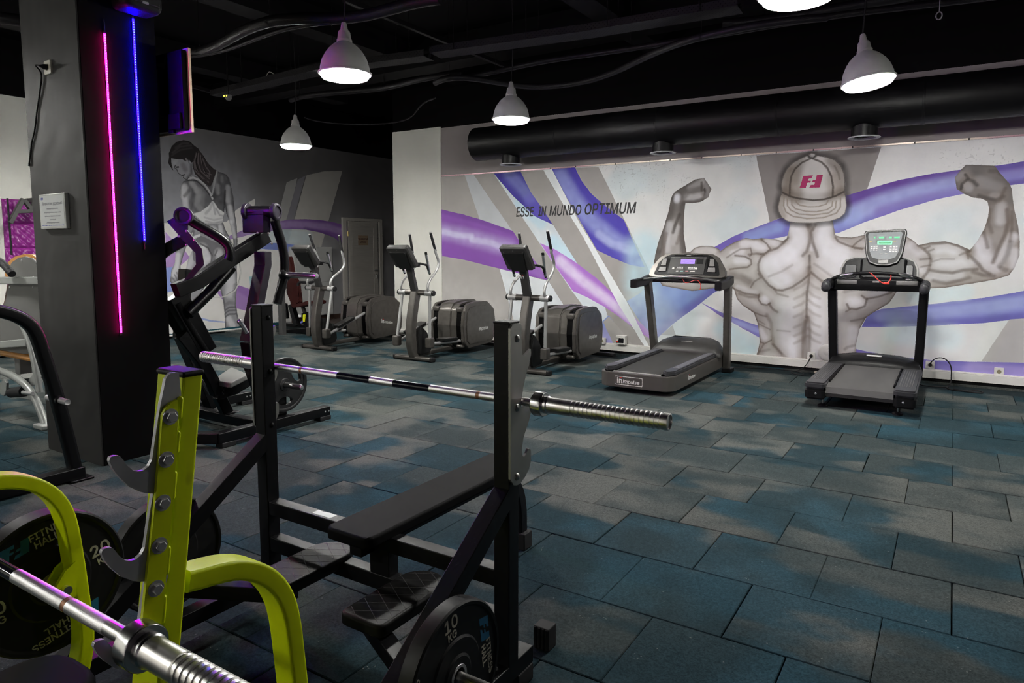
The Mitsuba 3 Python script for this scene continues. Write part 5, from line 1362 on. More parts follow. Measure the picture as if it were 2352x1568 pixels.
obj('pad_rail', rbox(-1.70, -1.64, -0.3, 0.62, 0.40, 0.456, 0.006), 'lime', lr, 30)
obj('pad_leg', rbox(-1.70, -1.64, -0.28, -0.22, 0, 0.41, 0.006), 'lime', lr, 30)
obj('peg_bracket', plate([(0.935, 0.575), (0.905, 0.555), (0.87, 0.505), (0.868, 0.48), (0.93, 0.47)], -2.112, -2.100), 'lime', lr)
obj('peg_bracket', plate([(0.93, 0.565), (0.905, 0.55), (0.875, 0.505), (0.872, 0.48), (0.93, 0.47)], -2.165, -2.155), 'lime', lr)
obj('plate_peg', cyl((-2.085, 0.903, 0.503), (-2.42, 0.903, 0.503), 0.0125, 20), 'worn_chrome', lr, 30)
weight_plate(-2.172, 0.903, 0.500, 0.210, 0.075, 1, 'black rubber plate marked 20 KG hanging on the lime green rack', '20', turn=14)
# ------------------------------------------------------------------ elliptical trainers
mat('gun_metal', lambda p, n, uv: mix((0.075, 0.069, 0.062), (0.10, 0.093, 0.085), fbm(p[0] * 20, p[1] * 20, p[2] * 20, 2)), 0.35, metal=0.55, spec=0.5)
mat('grey_tube', (0.34, 0.34, 0.335), 0.35, metal=0.4)
mat('shell_black', (0.010, 0.010, 0.010), 0.4, spec=0.3)
mat('dark_grey_plastic', (0.03, 0.029, 0.028), 0.45, spec=0.35)
mat('mid_grey_plastic', (0.16, 0.155, 0.15), 0.45)
mat('logo_white', (0.55, 0.55, 0.53), 0.5)
mat('logo_red', (0.42, 0.02, 0.02), 0.5)


def in_logo(o, ex, ey, h, name_text=True, badge=True, key=None, white='logo_white'):
    """The small 'in' mark with its red bar and the word after it, on the plane of ex and ey."""
    ex, ey = np.asarray(ex, float), np.asarray(ey, float)
    o = np.asarray(o, float)
    if badge:
        m = letters('in', h * 0.95, o, ex, ey, 0.001, True)
        obj('badge', m, white, key)
        q = [o + ex * a * h + ey * b * h + np.cross(ex, ey) * 0.0012 for a, b in ((0.02, .42), (.42, .42), (.42, .58), (0.02, .58))]
        obj('badge_bar', trimesh.Trimesh(np.array(q), [[0, 1, 2], [0, 2, 3]], process=False), 'logo_red', key)
    if name_text:
        obj('lettering', letters('impulse', h * 0.62, o + ex * (h * (2.2 if badge else 0)) - ey * h * 0.12, ex, ey + 0.15 * ex, 0.001, True), white, key)


def rot_yz(pts, deg, c):
    a = math.radians(deg)
    return [(c[0] + (y - c[0]) * math.cos(a) - (z - c[1]) * math.sin(a), c[1] + (y - c[0]) * math.sin(a) + (z - c[1]) * math.cos(a)) for y, z in pts]


def elliptical(xc, label, high, badge_on_mast, badge_on_drum):
    """Stands with its back to the camera: front foot at y = 6.9, drum towards the wall. high: the side whose pedal is up (+1 right, -1 left)."""
    t = thing('elliptical_trainer', label, 'elliptical trainer')
    X = lambda d: xc + d
    obj('front_foot', sweep([(X(-0.30), 6.905, 0.032), (X(0.30), 6.905, 0.032)], rrect(0.085, 0.05, 0.018)), 'gun_metal', t, 40)
    for s in (-1, 1):
        obj('foot_cap', rbox(X(s * 0.315) - 0.02, X(s * 0.315) + 0.02, 6.86, 6.95, 0.0, 0.06, 0.012), 'shell_black', t, 40)
    col = smooth_path([(xc, 6.925, 0.05), (xc, 6.872, 0.16), (xc, 6.852, 0.32), (xc, 6.868, 0.52), (xc, 6.905, 0.70), (xc, 6.955, 0.90)], 0.03)
    obj('column', sweep(col, rrect(0.115, 0.105, 0.018), (1, 0, 0)), 'gun_metal', t, 35)
    hs = [(6.92, 0.09), (6.95, 0.06), (7.16, 0.08), (7.2, 0.14), (7.19, 0.22), (7.10, 0.36), (6.98, 0.46), (6.93, 0.40), (6.91, 0.25)]
    obj('front_housing', plate(sg.Polygon(hs).buffer(-0.02).buffer(0.02), X(-0.075), X(0.075), 'yz', 0.012), 'shell_black', t, 30)
    obj('rail', sweep([(xc, 6.95, 0.062), (xc, 8.05, 0.082)], rrect(0.085, 0.055, 0.012)), 'gun_metal', t, 35)
    obj('rear_foot', sweep([(X(-0.27), 8.52, 0.04), (X(0.42), 8.52, 0.04)], rrect(0.08, 0.05, 0.016)), 'shell_black', t, 35)
    mast = [(xc, 6.955, 0.86), (xc, 6.835, 1.255)]
    obj('mast', sweep(mast, rrect(0.10, 0.055, 0.01), (0, -1, 0)), 'dark_grey_plastic', t, 35)
    for dx in (-0.03, 0.03):
        obj('screw', dome((X(dx), 6.918, 0.955), (0, -0.95, -0.3), 0.006, 0.004), 'steel', t)
    obj('pivot_tube', cyl((X(-0.17), 6.965, 0.895), (X(0.17), 6.965, 0.895), 0.036, 24), 'gun_metal', t, 40)
    # console, leaning towards the camera; screen side away
    up = V(0, -0.60, 0.80)
    nr = V(0, -0.80, -0.60)                       # the back, which we see
    c0 = V(xc, 6.70, 1.368)
    def con(sec, d0, d1):
        g = np.array(sg.Polygon(sec).buffer(0).exterior.coords)[:-1]
        return loft([c0 + g[:, :1] * V(1, 0, 0) + g[:, 1:] * up + nr * d for d in (d0, d1)])
    shell = sg.box(-0.150, -0.135, 0.150, 0.135).buffer(0.028, quad_segs=5)
    sh2 = sa.scale(shell, 0.93, 0.93)
    def ring(g, d): 
        e = np.array(g.exterior.coords)[:-1]
        return c0 + e[:, :1] * V(1, 0, 0) + e[:, 1:] * up + nr * d
    k = obj('console', loft([ring(sh2, -0.045), ring(shell, -0.035), ring(shell, 0.015), ring(sh2, 0.03)]), 'dark_grey_plastic', t, 35)
    bk = sg.Polygon([(-0.125, 0.09), (0.125, 0.09), (0.085, -0.155), (-0.085, -0.155)]).buffer(0.012)
    obj('back_cover', loft([ring(bk, 0.025), ring(sa.scale(bk, 0.96, 0.96), 0.05)]), 'shell_black', k, 35)
    for u, v in ((-0.13, 0.1), (0.0, 0.12), (0.13, 0.1), (-0.11, -0.04), (0.11, -0.04), (0.07, -0.14), (-0.07, -0.14)):
        obj('screw', dome(c0 + V(u, 0, 0) + up * v + nr * 0.03, nr, 0.005, 0.004), 'steel', k)
    if badge_on_mast:
        in_logo(V(xc, 6.836, 1.15) + V(0, -0.018, -0.005), (1, 0, 0), (0, -0.29, 0.957), 0.045, False, True, t)
    obj('holder', rbox(X(-0.11), X(0.12), 6.80, 6.92, 1.235, 1.275, 0.01), 'shell_black', t, 35)
    # fixed grips with pulse plates
    for s in (-1, 1):
        g = fillet([(X(s * 0.06), 6.82, 1.27), (X(s * 0.17), 6.84, 1.285), (X(s * 0.215), 6.93, 1.26), (X(s * 0.215), 6.995, 1.14)], 0.05)
        obj('fixed_grip', tube(g, 0.014, 10), 'shell_black', t, 40)
        obj('pulse_grip', tube(fillet([(X(s * 0.215), 6.985, 1.15), (X(s * 0.22), 6.96, 1.23), (X(s * 0.22), 6.915, 1.40)], 0.02), 0.016, 10), 'chrome', t, 40)
        obj('grip_tip', cyl((X(s * 0.22), 6.918, 1.395), (X(s * 0.22), 6.908, 1.425), 0.017, 12), 'red_plastic' if s < 0 else 'shell_black', t, 40)
    # swinging arms, pedals
    P = (6.965, 0.895)
    for s in (-1, 1):
        a = 5.0 if s != high else -5.0
        xs, xl = X(s * 0.245), X(s * 0.235)
        low = rot_yz([(6.965, 0.90), (6.895, 0.25)], a, P)
        upp = rot_yz([(6.965, 0.90), (6.930, 0.975), (6.965, 1.045), (7.11, 1.155), (7.185, 1.27), (7.155, 1.365), (7.125, 1.46)], a, P)
        grp = rot_yz([(7.135, 1.43), (7.06, 1.665)], a, P)
        h = obj('swing_arm', tube(np.array([(xl, *p) for p in low]), 0.0205, 14), 'grey_tube', t, 40)
        obj('handle', tube(smooth_path([(xl, *p) for p in upp], 0.025), 0.0165, 14), 'grey_tube', t, 40)
        obj('handle_grip', tube(np.array([(xl, *p) for p in grp]), 0.0175, 14), 'black_rubber', t, 40)
        obj('handle_tip', cyl((xl, *grp[-1]), (xl, grp[-1][0] - 0.003, grp[-1][1] + 0.012), 0.016, 12), 'grey_tube', t, 40)
        obj('pivot_sleeve', lathe([(0.0, 0), (0.034, 0), (0.040, 0.006), (0.040, 0.105), (0.036, 0.112), (0.036, 0.118)], (X(s * 0.165), *P), (s, 0, 0), 24), 'grey_tube', t, 40)
        obj('pivot_cap', lathe([(0.036, 0), (0.036, 0.02), (0.030, 0.026), (0, 0.027)], (X(s * 0.283), *P), (s, 0, 0), 24), 'shell_black', t, 40)
        b = low[-1]
        obj('joint_box', rbox(xl - 0.045, xl + 0.045, b[0] - 0.05, b[0] + 0.05, b[1] - 0.07, b[1] + 0.065, 0.015), 'gun_metal', t, 40)
        e = (7.86, 0.56) if s == high else (7.86, 0.18)
        q0, q1 = V(xl, b[0] + 0.03, b[1] - 0.02), V(X(s * 0.205), *e)
        obj('pedal_arm', tube(np.array([q0, q1]), 0.021, 14), 'grey_tube', t, 40)
        d = (q1 - q0) / np.linalg.norm(q1 - q0)
        mid = q0 + d * 0.36
        side = V(1, 0, 0)
        nn = np.cross(side, d)
        def fp(w, l, hgt):
            g = sg.box(-w / 2, -l / 2, w / 2, l / 2).buffer(-0.03).buffer(0.03)
            e2 = np.array(g.exterior.coords)[:-1]
            return mid + e2[:, :1] * side + e2[:, 1:] * d + nn * hgt
        pd = obj('pedal', loft([fp(0.12, 0.34, 0.018), fp(0.135, 0.36, 0.03), fp(0.14, 0.365, 0.058)]), 'shell_black', t, 40)
        obj('tread', loft([fp(0.118, 0.335, 0.0585), fp(0.11, 0.325, 0.062)]), 'dark_grey_plastic', pd)
    # drum: hump in the middle, a shell on either side with a slot for the pedal arm
    o = sg.Polygon([(7.64, 0.62), (7.72, 0.70), (7.9, 0.725), (8.2, 0.715), (8.36, 0.60), (8.40, 0.42), (8.38, 0.20), (8.30, 0.10), (7.72, 0.08), (7.63, 0.16), (7.61, 0.4)])
    o = o.buffer(-0.06).buffer(0.06, quad_segs=6)
    hump = sa.scale(o, 1.0, 1.0).buffer(0.018)
    obj('drum_centre', plate(hump, X(-0.075), X(0.075), 'yz', 0.012), 'gun_metal', t, 30)
    for s in (-1, 1):
        slot = sg.box(7.3, 0.12, 7.72, 0.60).buffer(-0.04).buffer(0.04)
        def rg(g, d):
            e3 = np.array(g.exterior.coords)[:-1]
            e3 = e3[::-1] if s < 0 else e3
            return np.stack([np.full(len(e3), X(s * d)), e3[:, 0], e3[:, 1]], 1)
        obj('drum_shell', plate(o, *sorted((X(s * 0.075), X(s * 0.165))), 'yz', 0.0), 'gun_metal', t, 30)
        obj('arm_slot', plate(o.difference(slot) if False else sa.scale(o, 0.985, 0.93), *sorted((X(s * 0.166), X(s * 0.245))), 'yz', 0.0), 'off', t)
        base = o
        shell = loft([rg(base, 0.245), rg(base, 0.285), rg(base.buffer(-0.006), 0.302), rg(base.buffer(-0.022), 0.312), rg(base.buffer(-0.05), 0.312), rg(base.buffer(-0.055), 0.308), rg(base.buffer(-0.062), 0.308), rg(base.buffer(-0.068), 0.312)][0:1] + [rg(base, 0.285)])
        dk = obj('drum_cover', shell, 'gun_metal', t, 30)
        m1 = plate(base.buffer(-0.004), *sorted((X(s * 0.28), X(s * 0.300))), 'yz', 0.006)
        m2 = plate(base.buffer(-0.055), *sorted((X(s * 0.29), X(s * 0.312))), 'yz', 0.005)
        obj('side_panel', m1, 'gun_metal', dk, 30)
        obj('inset_panel', m2, 'gun_metal', dk, 30)
        # bridges over and under the slot opening in front
        obj('slot_lip', rbox(*sorted((X(s * 0.15), X(s * 0.26))), 7.618, 7.70, 0.585, 0.66, 0.02), 'gun_metal', t, 35)
        obj('slot_lip', rbox(*sorted((X(s * 0.15), X(s * 0.26))), 7.62, 7.70, 0.085, 0.135, 0.02), 'gun_metal', t, 35)
    if badge_on_drum:
        in_logo((X(0.3125), 7.92, 0.345), (0, 0.98, -0.16), (0, 0.16, 0.98), 0.062, True, True, t)
    else:
        in_logo((X(0.3125), 8.07, 0.345), (0, 1, 0), (0, 0, 1), 0.075, True, False, t)
    return t


elliptical(-7.77, 'elliptical trainer nearest the beige door, its right pedal raised', 1, False, True)
elliptical(-5.955, 'elliptical trainer in front of the cream end of the wall, between two others', -1, False, False)
elliptical(-4.215, 'elliptical trainer next to the treadmill with the purple display, in front of the mural', -1, True, False)

# ------------------------------------------------------------------ treadmill with the purple display
mat('tread_side', (0.085, 0.079, 0.072), 0.4, metal=0.4)
mat('belt', lambda p, n, uv: mix((0.020, 0.0195, 0.018), (0.036, 0.034, 0.031), fbm(p[0] * 5, p[1] * 1.2, 0, 3)), 0.6, spec=0.3)
mat('belt2', lambda p, n, uv: mix((0.045, 0.044, 0.044), (0.07, 0.068, 0.067), fbm(p[0] * 5, p[1] * 1.2, 0, 3)), 0.6, spec=0.3)
mat('rail_grey', (0.028, 0.028, 0.031), 0.4, spec=0.4)
mat('groove_light', (0.09, 0.09, 0.10), 0.45)
mat('tread_black', (0.005, 0.005, 0.0055), 0.42, spec=0.18)
mat('dark_screen', (0.012, 0.012, 0.015), 0.15, spec=0.5)
scene['lcd_purple'] = {'type': 'twosided', 'bsdf': {'type': 'diffuse', 'reflectance': rgb(0.1)}}


def lit(key, c):
    scene[key]['emitter'] = {'type': 'area', 'radiance': rgb(c)}


t1 = thing('treadmill', 'grey treadmill with a purple display and a wide console', 'treadmill')
x0, x1 = -3.075, -2.265
cx = (x0 + x1) / 2
body = sg.box(x0, 6.48, x1, 8.34).buffer(-0.13).buffer(0.13, quad_segs=6).union(sg.box(x0, 7.2, x1, 8.34))
wall_ = body.difference(sg.box(x0 + 0.03, 6.54, x1 - 0.03, 8.4).buffer(-0.1).buffer(0.1))
obj('frame_band', plate(body.difference(body.buffer(-0.035)), 0.055, 0.205, 'xy', 0.006), 'tread_side', t1, 35)
obj('chassis', plate(body.buffer(-0.03), 0.06, 0.165, 'xy'), 'tread_black', t1)
bl = [(y, z) for y, z in ((6.60, 0.165), (6.585, 0.185), (6.60, 0.207), (7.4, 0.222), (8.12, 0.228), (8.12, 0.17))]
obj('belt', plate(bl, cx - 0.245, cx + 0.245, 'yz'), 'belt', t1, 40)
obj('rear_strip', rbox(cx - 0.26, cx + 0.26, 6.535, 6.565, 0.19, 0.212, 0.006), 'mid_grey_plastic', t1, 35)
for s in (-1, 1):
    a, b = sorted((cx + s * 0.262, cx + s * 0.385))
    g = sg.Polygon([(a if s > 0 else b, 6.60), ((a + b) / 2, 6.53), (b if s > 0 else a, 6.62), (b if s > 0 else a, 8.12), (a if s > 0 else b, 8.12)]).buffer(-0.015).buffer(0.015)
    f = obj('side_rail', plate(g, 0.20, 0.252, 'xy', 0.012), 'rail_grey', t1, 35)
    ins = [rbox(xx, xx + 0.009, 6.80, 8.0, 0.2515, 0.2545, 0.001) for xx in np.linspace(a + 0.03, b - 0.035, 6)]
    obj('rib', cat(ins), 'groove_light', f)
    # uprights lean back towards the runner
    xb, xt = cx + s * 0.465, cx + s * 0.49
    obj('upright', sweep([(xb - s * 0.02, 8.27, 0.05), (xt, 8.06, 1.06)], rrect(0.075, 0.11, 0.014), (0, -1, 0)), 'gun_metal', t1, 35)
    obj('upright_foot', rbox(xb - 0.06, xb + 0.05, 8.2, 8.36, 0, 0.055, 0.01), 'tread_black', t1, 35)
    ar = fillet([(cx + s * 0.50, 7.62, 1.06), (cx + s * 0.50, 7.95, 1.075), (cx + s * 0.49, 8.16, 1.11)], 0.05)
    obj('arm_rest', sweep(ar, rrect(0.075, 0.10, 0.016)), 'tread_black', t1, 35)
hd = []
for y, zt, zb, w in ((8.02, 0.27, 0.2, 0.40), (8.08, 0.34, 0.2, 0.40), (8.2, 0.385, 0.2, 0.38), (8.33, 0.39, 0.2, 0.37), (8.38, 0.33, 0.2, 0.36)):
    hd.append(np.array([(cx + w * u, y, zb + (zt - zb) * v) for u, v in ((-1.08, 0), (-1.05, 0.35), (-0.88, 0.80), (-0.60, 1.0), (0.60, 1.0), (0.88, 0.80), (1.05, 0.35), (1.08, 0))]))
hk = obj('motor_hood', loft(hd), 'dark_grey_plastic', t1, 50)
obj('hood_badge', rbox(cx - 0.07, cx + 0.07, 8.112, 8.12, 0.335, 0.36, 0.006), 'mid_grey_plastic', hk, 30)
# console
tilt_u, tilt_n = V(0, 0.42, 0.907), V(0, -0.907, 0.42)
cc = V(cx + 0.005, 8.06, 1.285)
def face(pts, d): 
    e = np.asarray(pts, float)
    return cc + e[:, :1] * V(1, 0, 0) + e[:, 1:] * tilt_u + tilt_n * d
def slab(g, d0, d1, b=0.0):
    g = sg.Polygon(g).buffer(0) if not hasattr(g, 'area') else g
    e = lambda q, d: face(np.array(q.exterior.coords)[:-1], d)
    return loft([e(g, d0), e(g, d1)]) if not b else loft([e(g, d0), e(g, d1 - b), e(sa.scale(g, 0.985, 0.97), d1)])
out = sg.Polygon([(-0.47, -0.15), (-0.45, -0.04), (-0.36, 0.10), (-0.28, 0.142), (-0.1, 0.152), (0.1, 0.152), (0.28, 0.142), (0.36, 0.10), (0.45, -0.04), (0.47, -0.15), (0.42, -0.165), (-0.42, -0.165)]).buffer(-0.02).buffer(0.02, quad_segs=4)
k = obj('console', slab(out, -0.09, 0.0, 0.012), 'gun_metal', t1, 35)
inn = sg.Polygon([(-0.40, -0.135), (-0.36, 0.02), (-0.29, 0.10), (-0.21, 0.13), (0.21, 0.13), (0.29, 0.10), (0.36, 0.02), (0.40, -0.135)]).buffer(-0.015).buffer(0.015)
obj('face_panel', slab(inn, -0.004, 0.006, 0.003), 'tread_black', k, 30)
for s in (-1, 1):
    cup = sg.Polygon([(s * 0.22, 0.075), (s * 0.30, 0.075), (s * 0.36, -0.105), (s * 0.245, -0.105)]).buffer(-0.012).buffer(0.012)
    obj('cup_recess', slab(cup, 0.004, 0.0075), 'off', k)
    obj('cup', cat([slab([(s * 0.262, 0.07), (s * 0.31, 0.07), (s * 0.325, -0.02), (s * 0.265, -0.02)], 0.005, 0.014), slab([(s * 0.255, -0.04), (s * 0.335, -0.04), (s * 0.345, -0.095), (s * 0.253, -0.095)], 0.005, 0.016)]), 'mid_grey_plastic', k)
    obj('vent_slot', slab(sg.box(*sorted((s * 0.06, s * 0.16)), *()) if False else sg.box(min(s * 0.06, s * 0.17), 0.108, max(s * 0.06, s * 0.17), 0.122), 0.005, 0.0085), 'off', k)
ctrl = sg.Polygon([(-0.215, 0.085), (0.215, 0.085), (0.21, -0.125), (-0.225, -0.125)])
obj('control_panel', slab(ctrl, 0.004, 0.0105), 'dark_grey_plastic', k, 30)
obj('control_edge', slab(ctrl.difference(sa.scale(ctrl, 0.985, 0.97)).buffer(0) if False else sg.box(-0.215, 0.086, 0.215, 0.090), 0.004, 0.012), 'mid_grey_plastic', k)
s_ = obj('display', slab(sg.box(-0.085, 0.005, 0.085, 0.065), 0.010, 0.0125), 'lcd_purple', k, label='lit purple display')
lit(s_, (0.055, 0.03, 0.16))
seg = [slab(sg.box(-0.07 + a * 0.024, 0.018 + b * 0.016, -0.054 + a * 0.024, 0.024 + b * 0.016), 0.0125, 0.0132) for a in range(6) for b in range(3) if (a + b * 2) % 4]
j = obj('digits', cat(seg), 'lcd_purple', s_)
lit(j, (0.012, 0.006, 0.05))
obj('speaker_grid', slab(sg.box(0.105, 0.005, 0.185, 0.07), 0.010, 0.0118), 'tread_black', k)
keys = [slab(sg.box(u, v, u + 0.016, v + 0.012), 0.0105, 0.0135) for u in list(np.arange(-0.125, -0.05, 0.021)) + list(np.arange(0.02, 0.095, 0.021)) for v in (-0.068, -0.05)]
obj('keypad', cat(keys), 'logo_white', k)
for u in (-0.165, 0.115):
    obj('adjust_key', slab(sg.Point(u, -0.055).buffer(0.014), 0.0105, 0.014), 'logo_white', k)
for u, w, c in ((-0.125, 0.028, 'logo_white'), (-0.075, 0.04, mat('key_teal', (0.25, 0.45, 0.42), 0.5)), (-0.01, 0.036, mat('key_rose', (0.5, 0.2, 0.2), 0.5)), (0.045, 0.06, 'logo_white')):
    obj('program_key', slab(sg.box(u, -0.098, u + w, -0.085), 0.0105, 0.0135), c, k)
obj('maker_plate', slab(sg.box(-0.045, 0.108, 0.045, 0.124), 0.006, 0.0095), 'tread_black', k)
obj('maker_name', letters('impulse', 0.010, face([(0, 0.116)], 0.0096)[0], (1, 0, 0), tilt_u, 0.0006, True), 'logo_white', k)
b1 = smooth_path([(cx - 0.46, 7.86, 1.105), (cx - 0.30, 7.83, 1.13), (cx, 7.80, 1.15), (cx + 0.30, 7.83, 1.13), (cx + 0.46, 7.86, 1.105)], 0.04)
obj('hand_bar', tube(b1, 0.017, 12), 'chrome', t1, 40)
obj('bar_cover', rbox(cx - 0.36, cx + 0.40, 7.87, 8.0, 1.075, 1.118, 0.012), 'tread_black', t1, 35)
obj('stop_key', rbox(cx - 0.06, cx + 0.06, 7.845, 7.875, 1.135, 1.155, 0.006), 'red_plastic', t1, 30)
obj('safety_cord', tube(smooth_path([(cx + 0.02, 7.84, 1.14), (cx + 0.12, 7.80, 1.09), (cx + 0.22, 7.79, 1.11), (cx + 0.255, 7.79, 1.04), (cx + 0.245, 7.79, 1.01)], 0.02), 0.004, 6), 'red_plastic', t1, 40)
# maker's name on the back end and the side
o = V(cx - 0.13, 6.4785, 0.128)
bg = sg.box(-0.155, -0.036, 0.16, 0.034).buffer(0.01)
e = np.array(bg.exterior.coords)[:-1]
obj('name_outline', loft([np.stack([cx - 0.06 + e[:, 0] * 0.9, np.full(len(e), 6.4808), 0.128 + e[:, 1]], 1), np.stack([cx - 0.06 + e[:, 0] * 0.9, np.full(len(e), 6.4788), 0.128 + e[:, 1]], 1)]), 'logo_white', t1)
e2 = e * np.array([0.975, 0.86])
obj('name_field', loft([np.stack([cx - 0.06 + e2[:, 0] * 0.9, np.full(len(e), 6.48), 0.128 + e2[:, 1]], 1), np.stack([cx - 0.06 + e2[:, 0] * 0.9, np.full(len(e), 6.4782), 0.128 + e2[:, 1]], 1)]), 'tread_side', t1)
in_logo((cx - 0.155, 6.4778, 0.128), (1, 0, 0), (0, 0, 1), 0.058, True, True, t1)
in_logo((x1 + 0.0008, 6.98, 0.135), (0, 1, 0), (0, 0, 1), 0.055, True, True, t1)

# ------------------------------------------------------------------ black treadmill with the upright screen
t2 = thing('treadmill', 'black treadmill with a tall screen showing green numbers', 'treadmill')
cx = -0.655
scene['lcd_grey'] = {'type': 'twosided', 'bsdf': {'type': 'roughplastic', 'diffuse_reflectance': rgb((0.12, 0.13, 0.14)), 'alpha': 0.25}}
scene['lcd_green'] = {'type': 'twosided', 'bsdf': {'type': 'diffuse', 'reflectance': rgb(0.1)}}
prof = [(6.86, 0.115), (6.84, 0.15), (6.86, 0.205), (7.0, 0.222), (8.3, 0.24), (8.3, 0.10), (7.1, 0.085)]
obj('deck', plate(prof, cx - 0.275, cx + 0.275, 'yz'), 'belt2', t2, 35)
obj('chassis', rbox(cx - 0.42, cx + 0.42, 6.98, 8.38, 0.085, 0.175, 0.02), 'tread_black', t2, 30)
for s in (-1, 1):
    a, b = sorted((cx + s * 0.275, cx + s * 0.452))
    g = sg.box(a, 6.80, b, 8.12).buffer(-0.03).buffer(0.03)
    f = obj('side_step', plate(g, 0.185, 0.245, 'xy', 0.014), 'rail_grey', t2, 35)
    obj('rib', cat([rbox(xx, xx + 0.007, 7.0, 8.0, 0.2445, 0.2475, 0.001) for xx in np.linspace(a + 0.03, b - 0.05, 6)]), 'belt2', f)
    g2 = sg.box(a, 6.80, b, 7.05).buffer(-0.035).buffer(0.035)
    ec = obj('end_cap', plate(g2, 0.085, 0.184, 'xy', 0.016), 'tread_black', t2, 35)
    obj('screw', dome(((a + b) / 2 - s * 0.01, 6.80, 0.14), (0, -1, 0), 0.010, 0.004), 'steel', ec)
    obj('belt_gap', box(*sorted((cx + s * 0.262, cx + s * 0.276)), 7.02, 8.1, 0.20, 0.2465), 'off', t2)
    ft = obj('levelling_foot', lathe([(0.0, 0), (0.045, 0), (0.045, 0.012), (0.02, 0.028), (0, 0.028)], (cx + s * 0.31, 6.945, 0), (0, 0, 1), 20), 'black_rubber', t2, 40)
    obj('threaded_rod', cyl((cx + s * 0.31, 6.945, 0.02), (cx + s * 0.31, 6.945, 0.10), 0.009, 12), 'steel', ft, 40)
    obj('levelling_foot', lathe([(0.0, 0), (0.045, 0), (0.045, 0.012), (0.02, 0.028), (0.012, 0.09), (0, 0.09)], (cx + s * 0.31, 8.28, 0), (0, 0, 1), 20), 'black_rubber', t2, 40)
    xb, xt = cx + s * 0.405, cx + s * 0.425
    obj('upright', sweep([(xb, 8.34, 0.12), (xt, 8.12, 1.04)], rrect(0.085, 0.12, 0.02), (0, -1, 0)), 'tread_black', t2, 35)
    obj('screw', dome((xb - s * 0.0, 8.245, 0.36), (0, -0.97, -0.2), 0.009, 0.004), 'steel', t2)
    ar = smooth_path([(cx + s * 0.435, 7.70, 1.085), (cx + s * 0.44, 7.80, 1.10), (cx + s * 0.435, 7.98, 1.11), (cx + s * 0.425, 8.14, 1.06)], 0.03)
    obj('arm_rest', sweep(ar, rrect(0.085, 0.105, 0.038, 5)), 'tread_black', t2, 40)
    obj('arm_end', hull(((cx + s * 0.435, 7.71, 1.105), 0.042), ((cx + s * 0.435, 7.71, 1.075), 0.042), ((cx + s * 0.435, 7.75, 1.095), 0.046)), 'rail_grey', t2, True)
hd = []
for y, zt, w in ((8.08, 0.25, 0.45), (8.11, 0.30, 0.45), (8.2, 0.335, 0.44), (8.38, 0.34, 0.43), (8.48, 0.30, 0.42)):
    hd.append(np.array([(cx + w * u, y, 0.17 + (zt - 0.17) * v) for u, v in ((-1.0, 0), (-1.0, 0.4), (-0.93, 0.78), (-0.5, 0.97), (0, 1.02), (0.5, 0.97), (0.93, 0.78), (1.0, 0.4), (1.0, 0))]))
hk = obj('motor_hood', loft(hd), 'tread_black', t2, 50)
obj('hood_badge', pad(sg.box(cx - 0.055, 8.19, cx + 0.055, 8.2).buffer(0.016), 0.332, 0.345, 0.004), 'logo_white', hk, 40)
obj('cross_panel', rbox(cx - 0.40, cx + 0.40, 8.0, 8.10, 1.04, 1.16, 0.015), 'tread_black', t2, 35)
for s in (-1, 1):
    obj('tray', rbox(*sorted((cx + s * 0.18, cx + s * 0.37)), 7.992, 8.002, 1.105, 1.15, 0.006), 'mid_grey_plastic', t2, 30)
obj('cross_badge', rbox(cx - 0.035, cx + 0.03, 7.994, 8.002, 1.125, 1.145, 0.004), 'mid_grey_plastic', t2, 30)
b2 = smooth_path([(cx - 0.43, 7.98, 1.14), (cx - 0.30, 7.90, 1.20), (cx - 0.12, 7.87, 1.225), (cx + 0.12, 7.87, 1.225), (cx + 0.30, 7.90, 1.20), (cx + 0.43, 7.98, 1.14)], 0.03)
obj('hand_bar', tube(b2, 0.019, 14), 'tread_black', t2, 40)
for s in (-1, 1):
    obj('pulse_plate', tube(smooth_path([(cx + s * 0.36, 7.93, 1.175), (cx + s * 0.28, 7.893, 1.206), (cx + s * 0.2, 7.88, 1.219)], 0.02), 0.0205, 14), 'chrome', t2, 40)
obj('safety_cord', tube(smooth_path([(cx - 0.06, 7.85, 1.235), (cx + 0.02, 7.84, 1.17), (cx + 0.10, 7.84, 1.13), (cx + 0.125, 7.85, 1.15), (cx + 0.135, 7.86, 1.215)], 0.02), 0.005, 6), 'red_plastic', t2, 40)
obj('cord_clip', rbox(cx + 0.08, cx + 0.13, 7.83, 7.845, 1.12, 1.14, 0.004), 'red_plastic', t2, 30)
# wings and head
u_, n_ = V(0, 0.36, 0.933), V(0, -0.933, 0.36)
wc = V(cx, 8.16, 1.27)
def wf(g, d, c=wc):
    e = np.array(g.exterior.coords)[:-1]
    return c + e[:, :1] * V(1, 0, 0) + e[:, 1:] * u_ + n_ * d
wing = sg.Polygon([(-0.37, -0.12), (-0.365, 0.0), (-0.33, 0.09), (-0.25, 0.125), (0.25, 0.125), (0.33, 0.09), (0.365, 0.0), (0.37, -0.12)]).buffer(-0.03).buffer(0.03, quad_segs=4)
w1 = obj('wing', loft([wf(wing, -0.07), wf(wing, -0.012)]), 'tread_black', t2, 35)
obj('silver_edge', loft([wf(wing, -0.012), wf(sa.scale(wing, 0.99, 0.985), 0.0)]), 'mid_grey_plastic', w1, 35)
obj('wing_face', loft([wf(sa.scale(wing, 0.955, 0.93, origin=(0, -0.03)), -0.01), wf(sa.scale(wing, 0.94, 0.91, origin=(0, -0.03)), 0.006)]), 'tread_black', w1, 35)
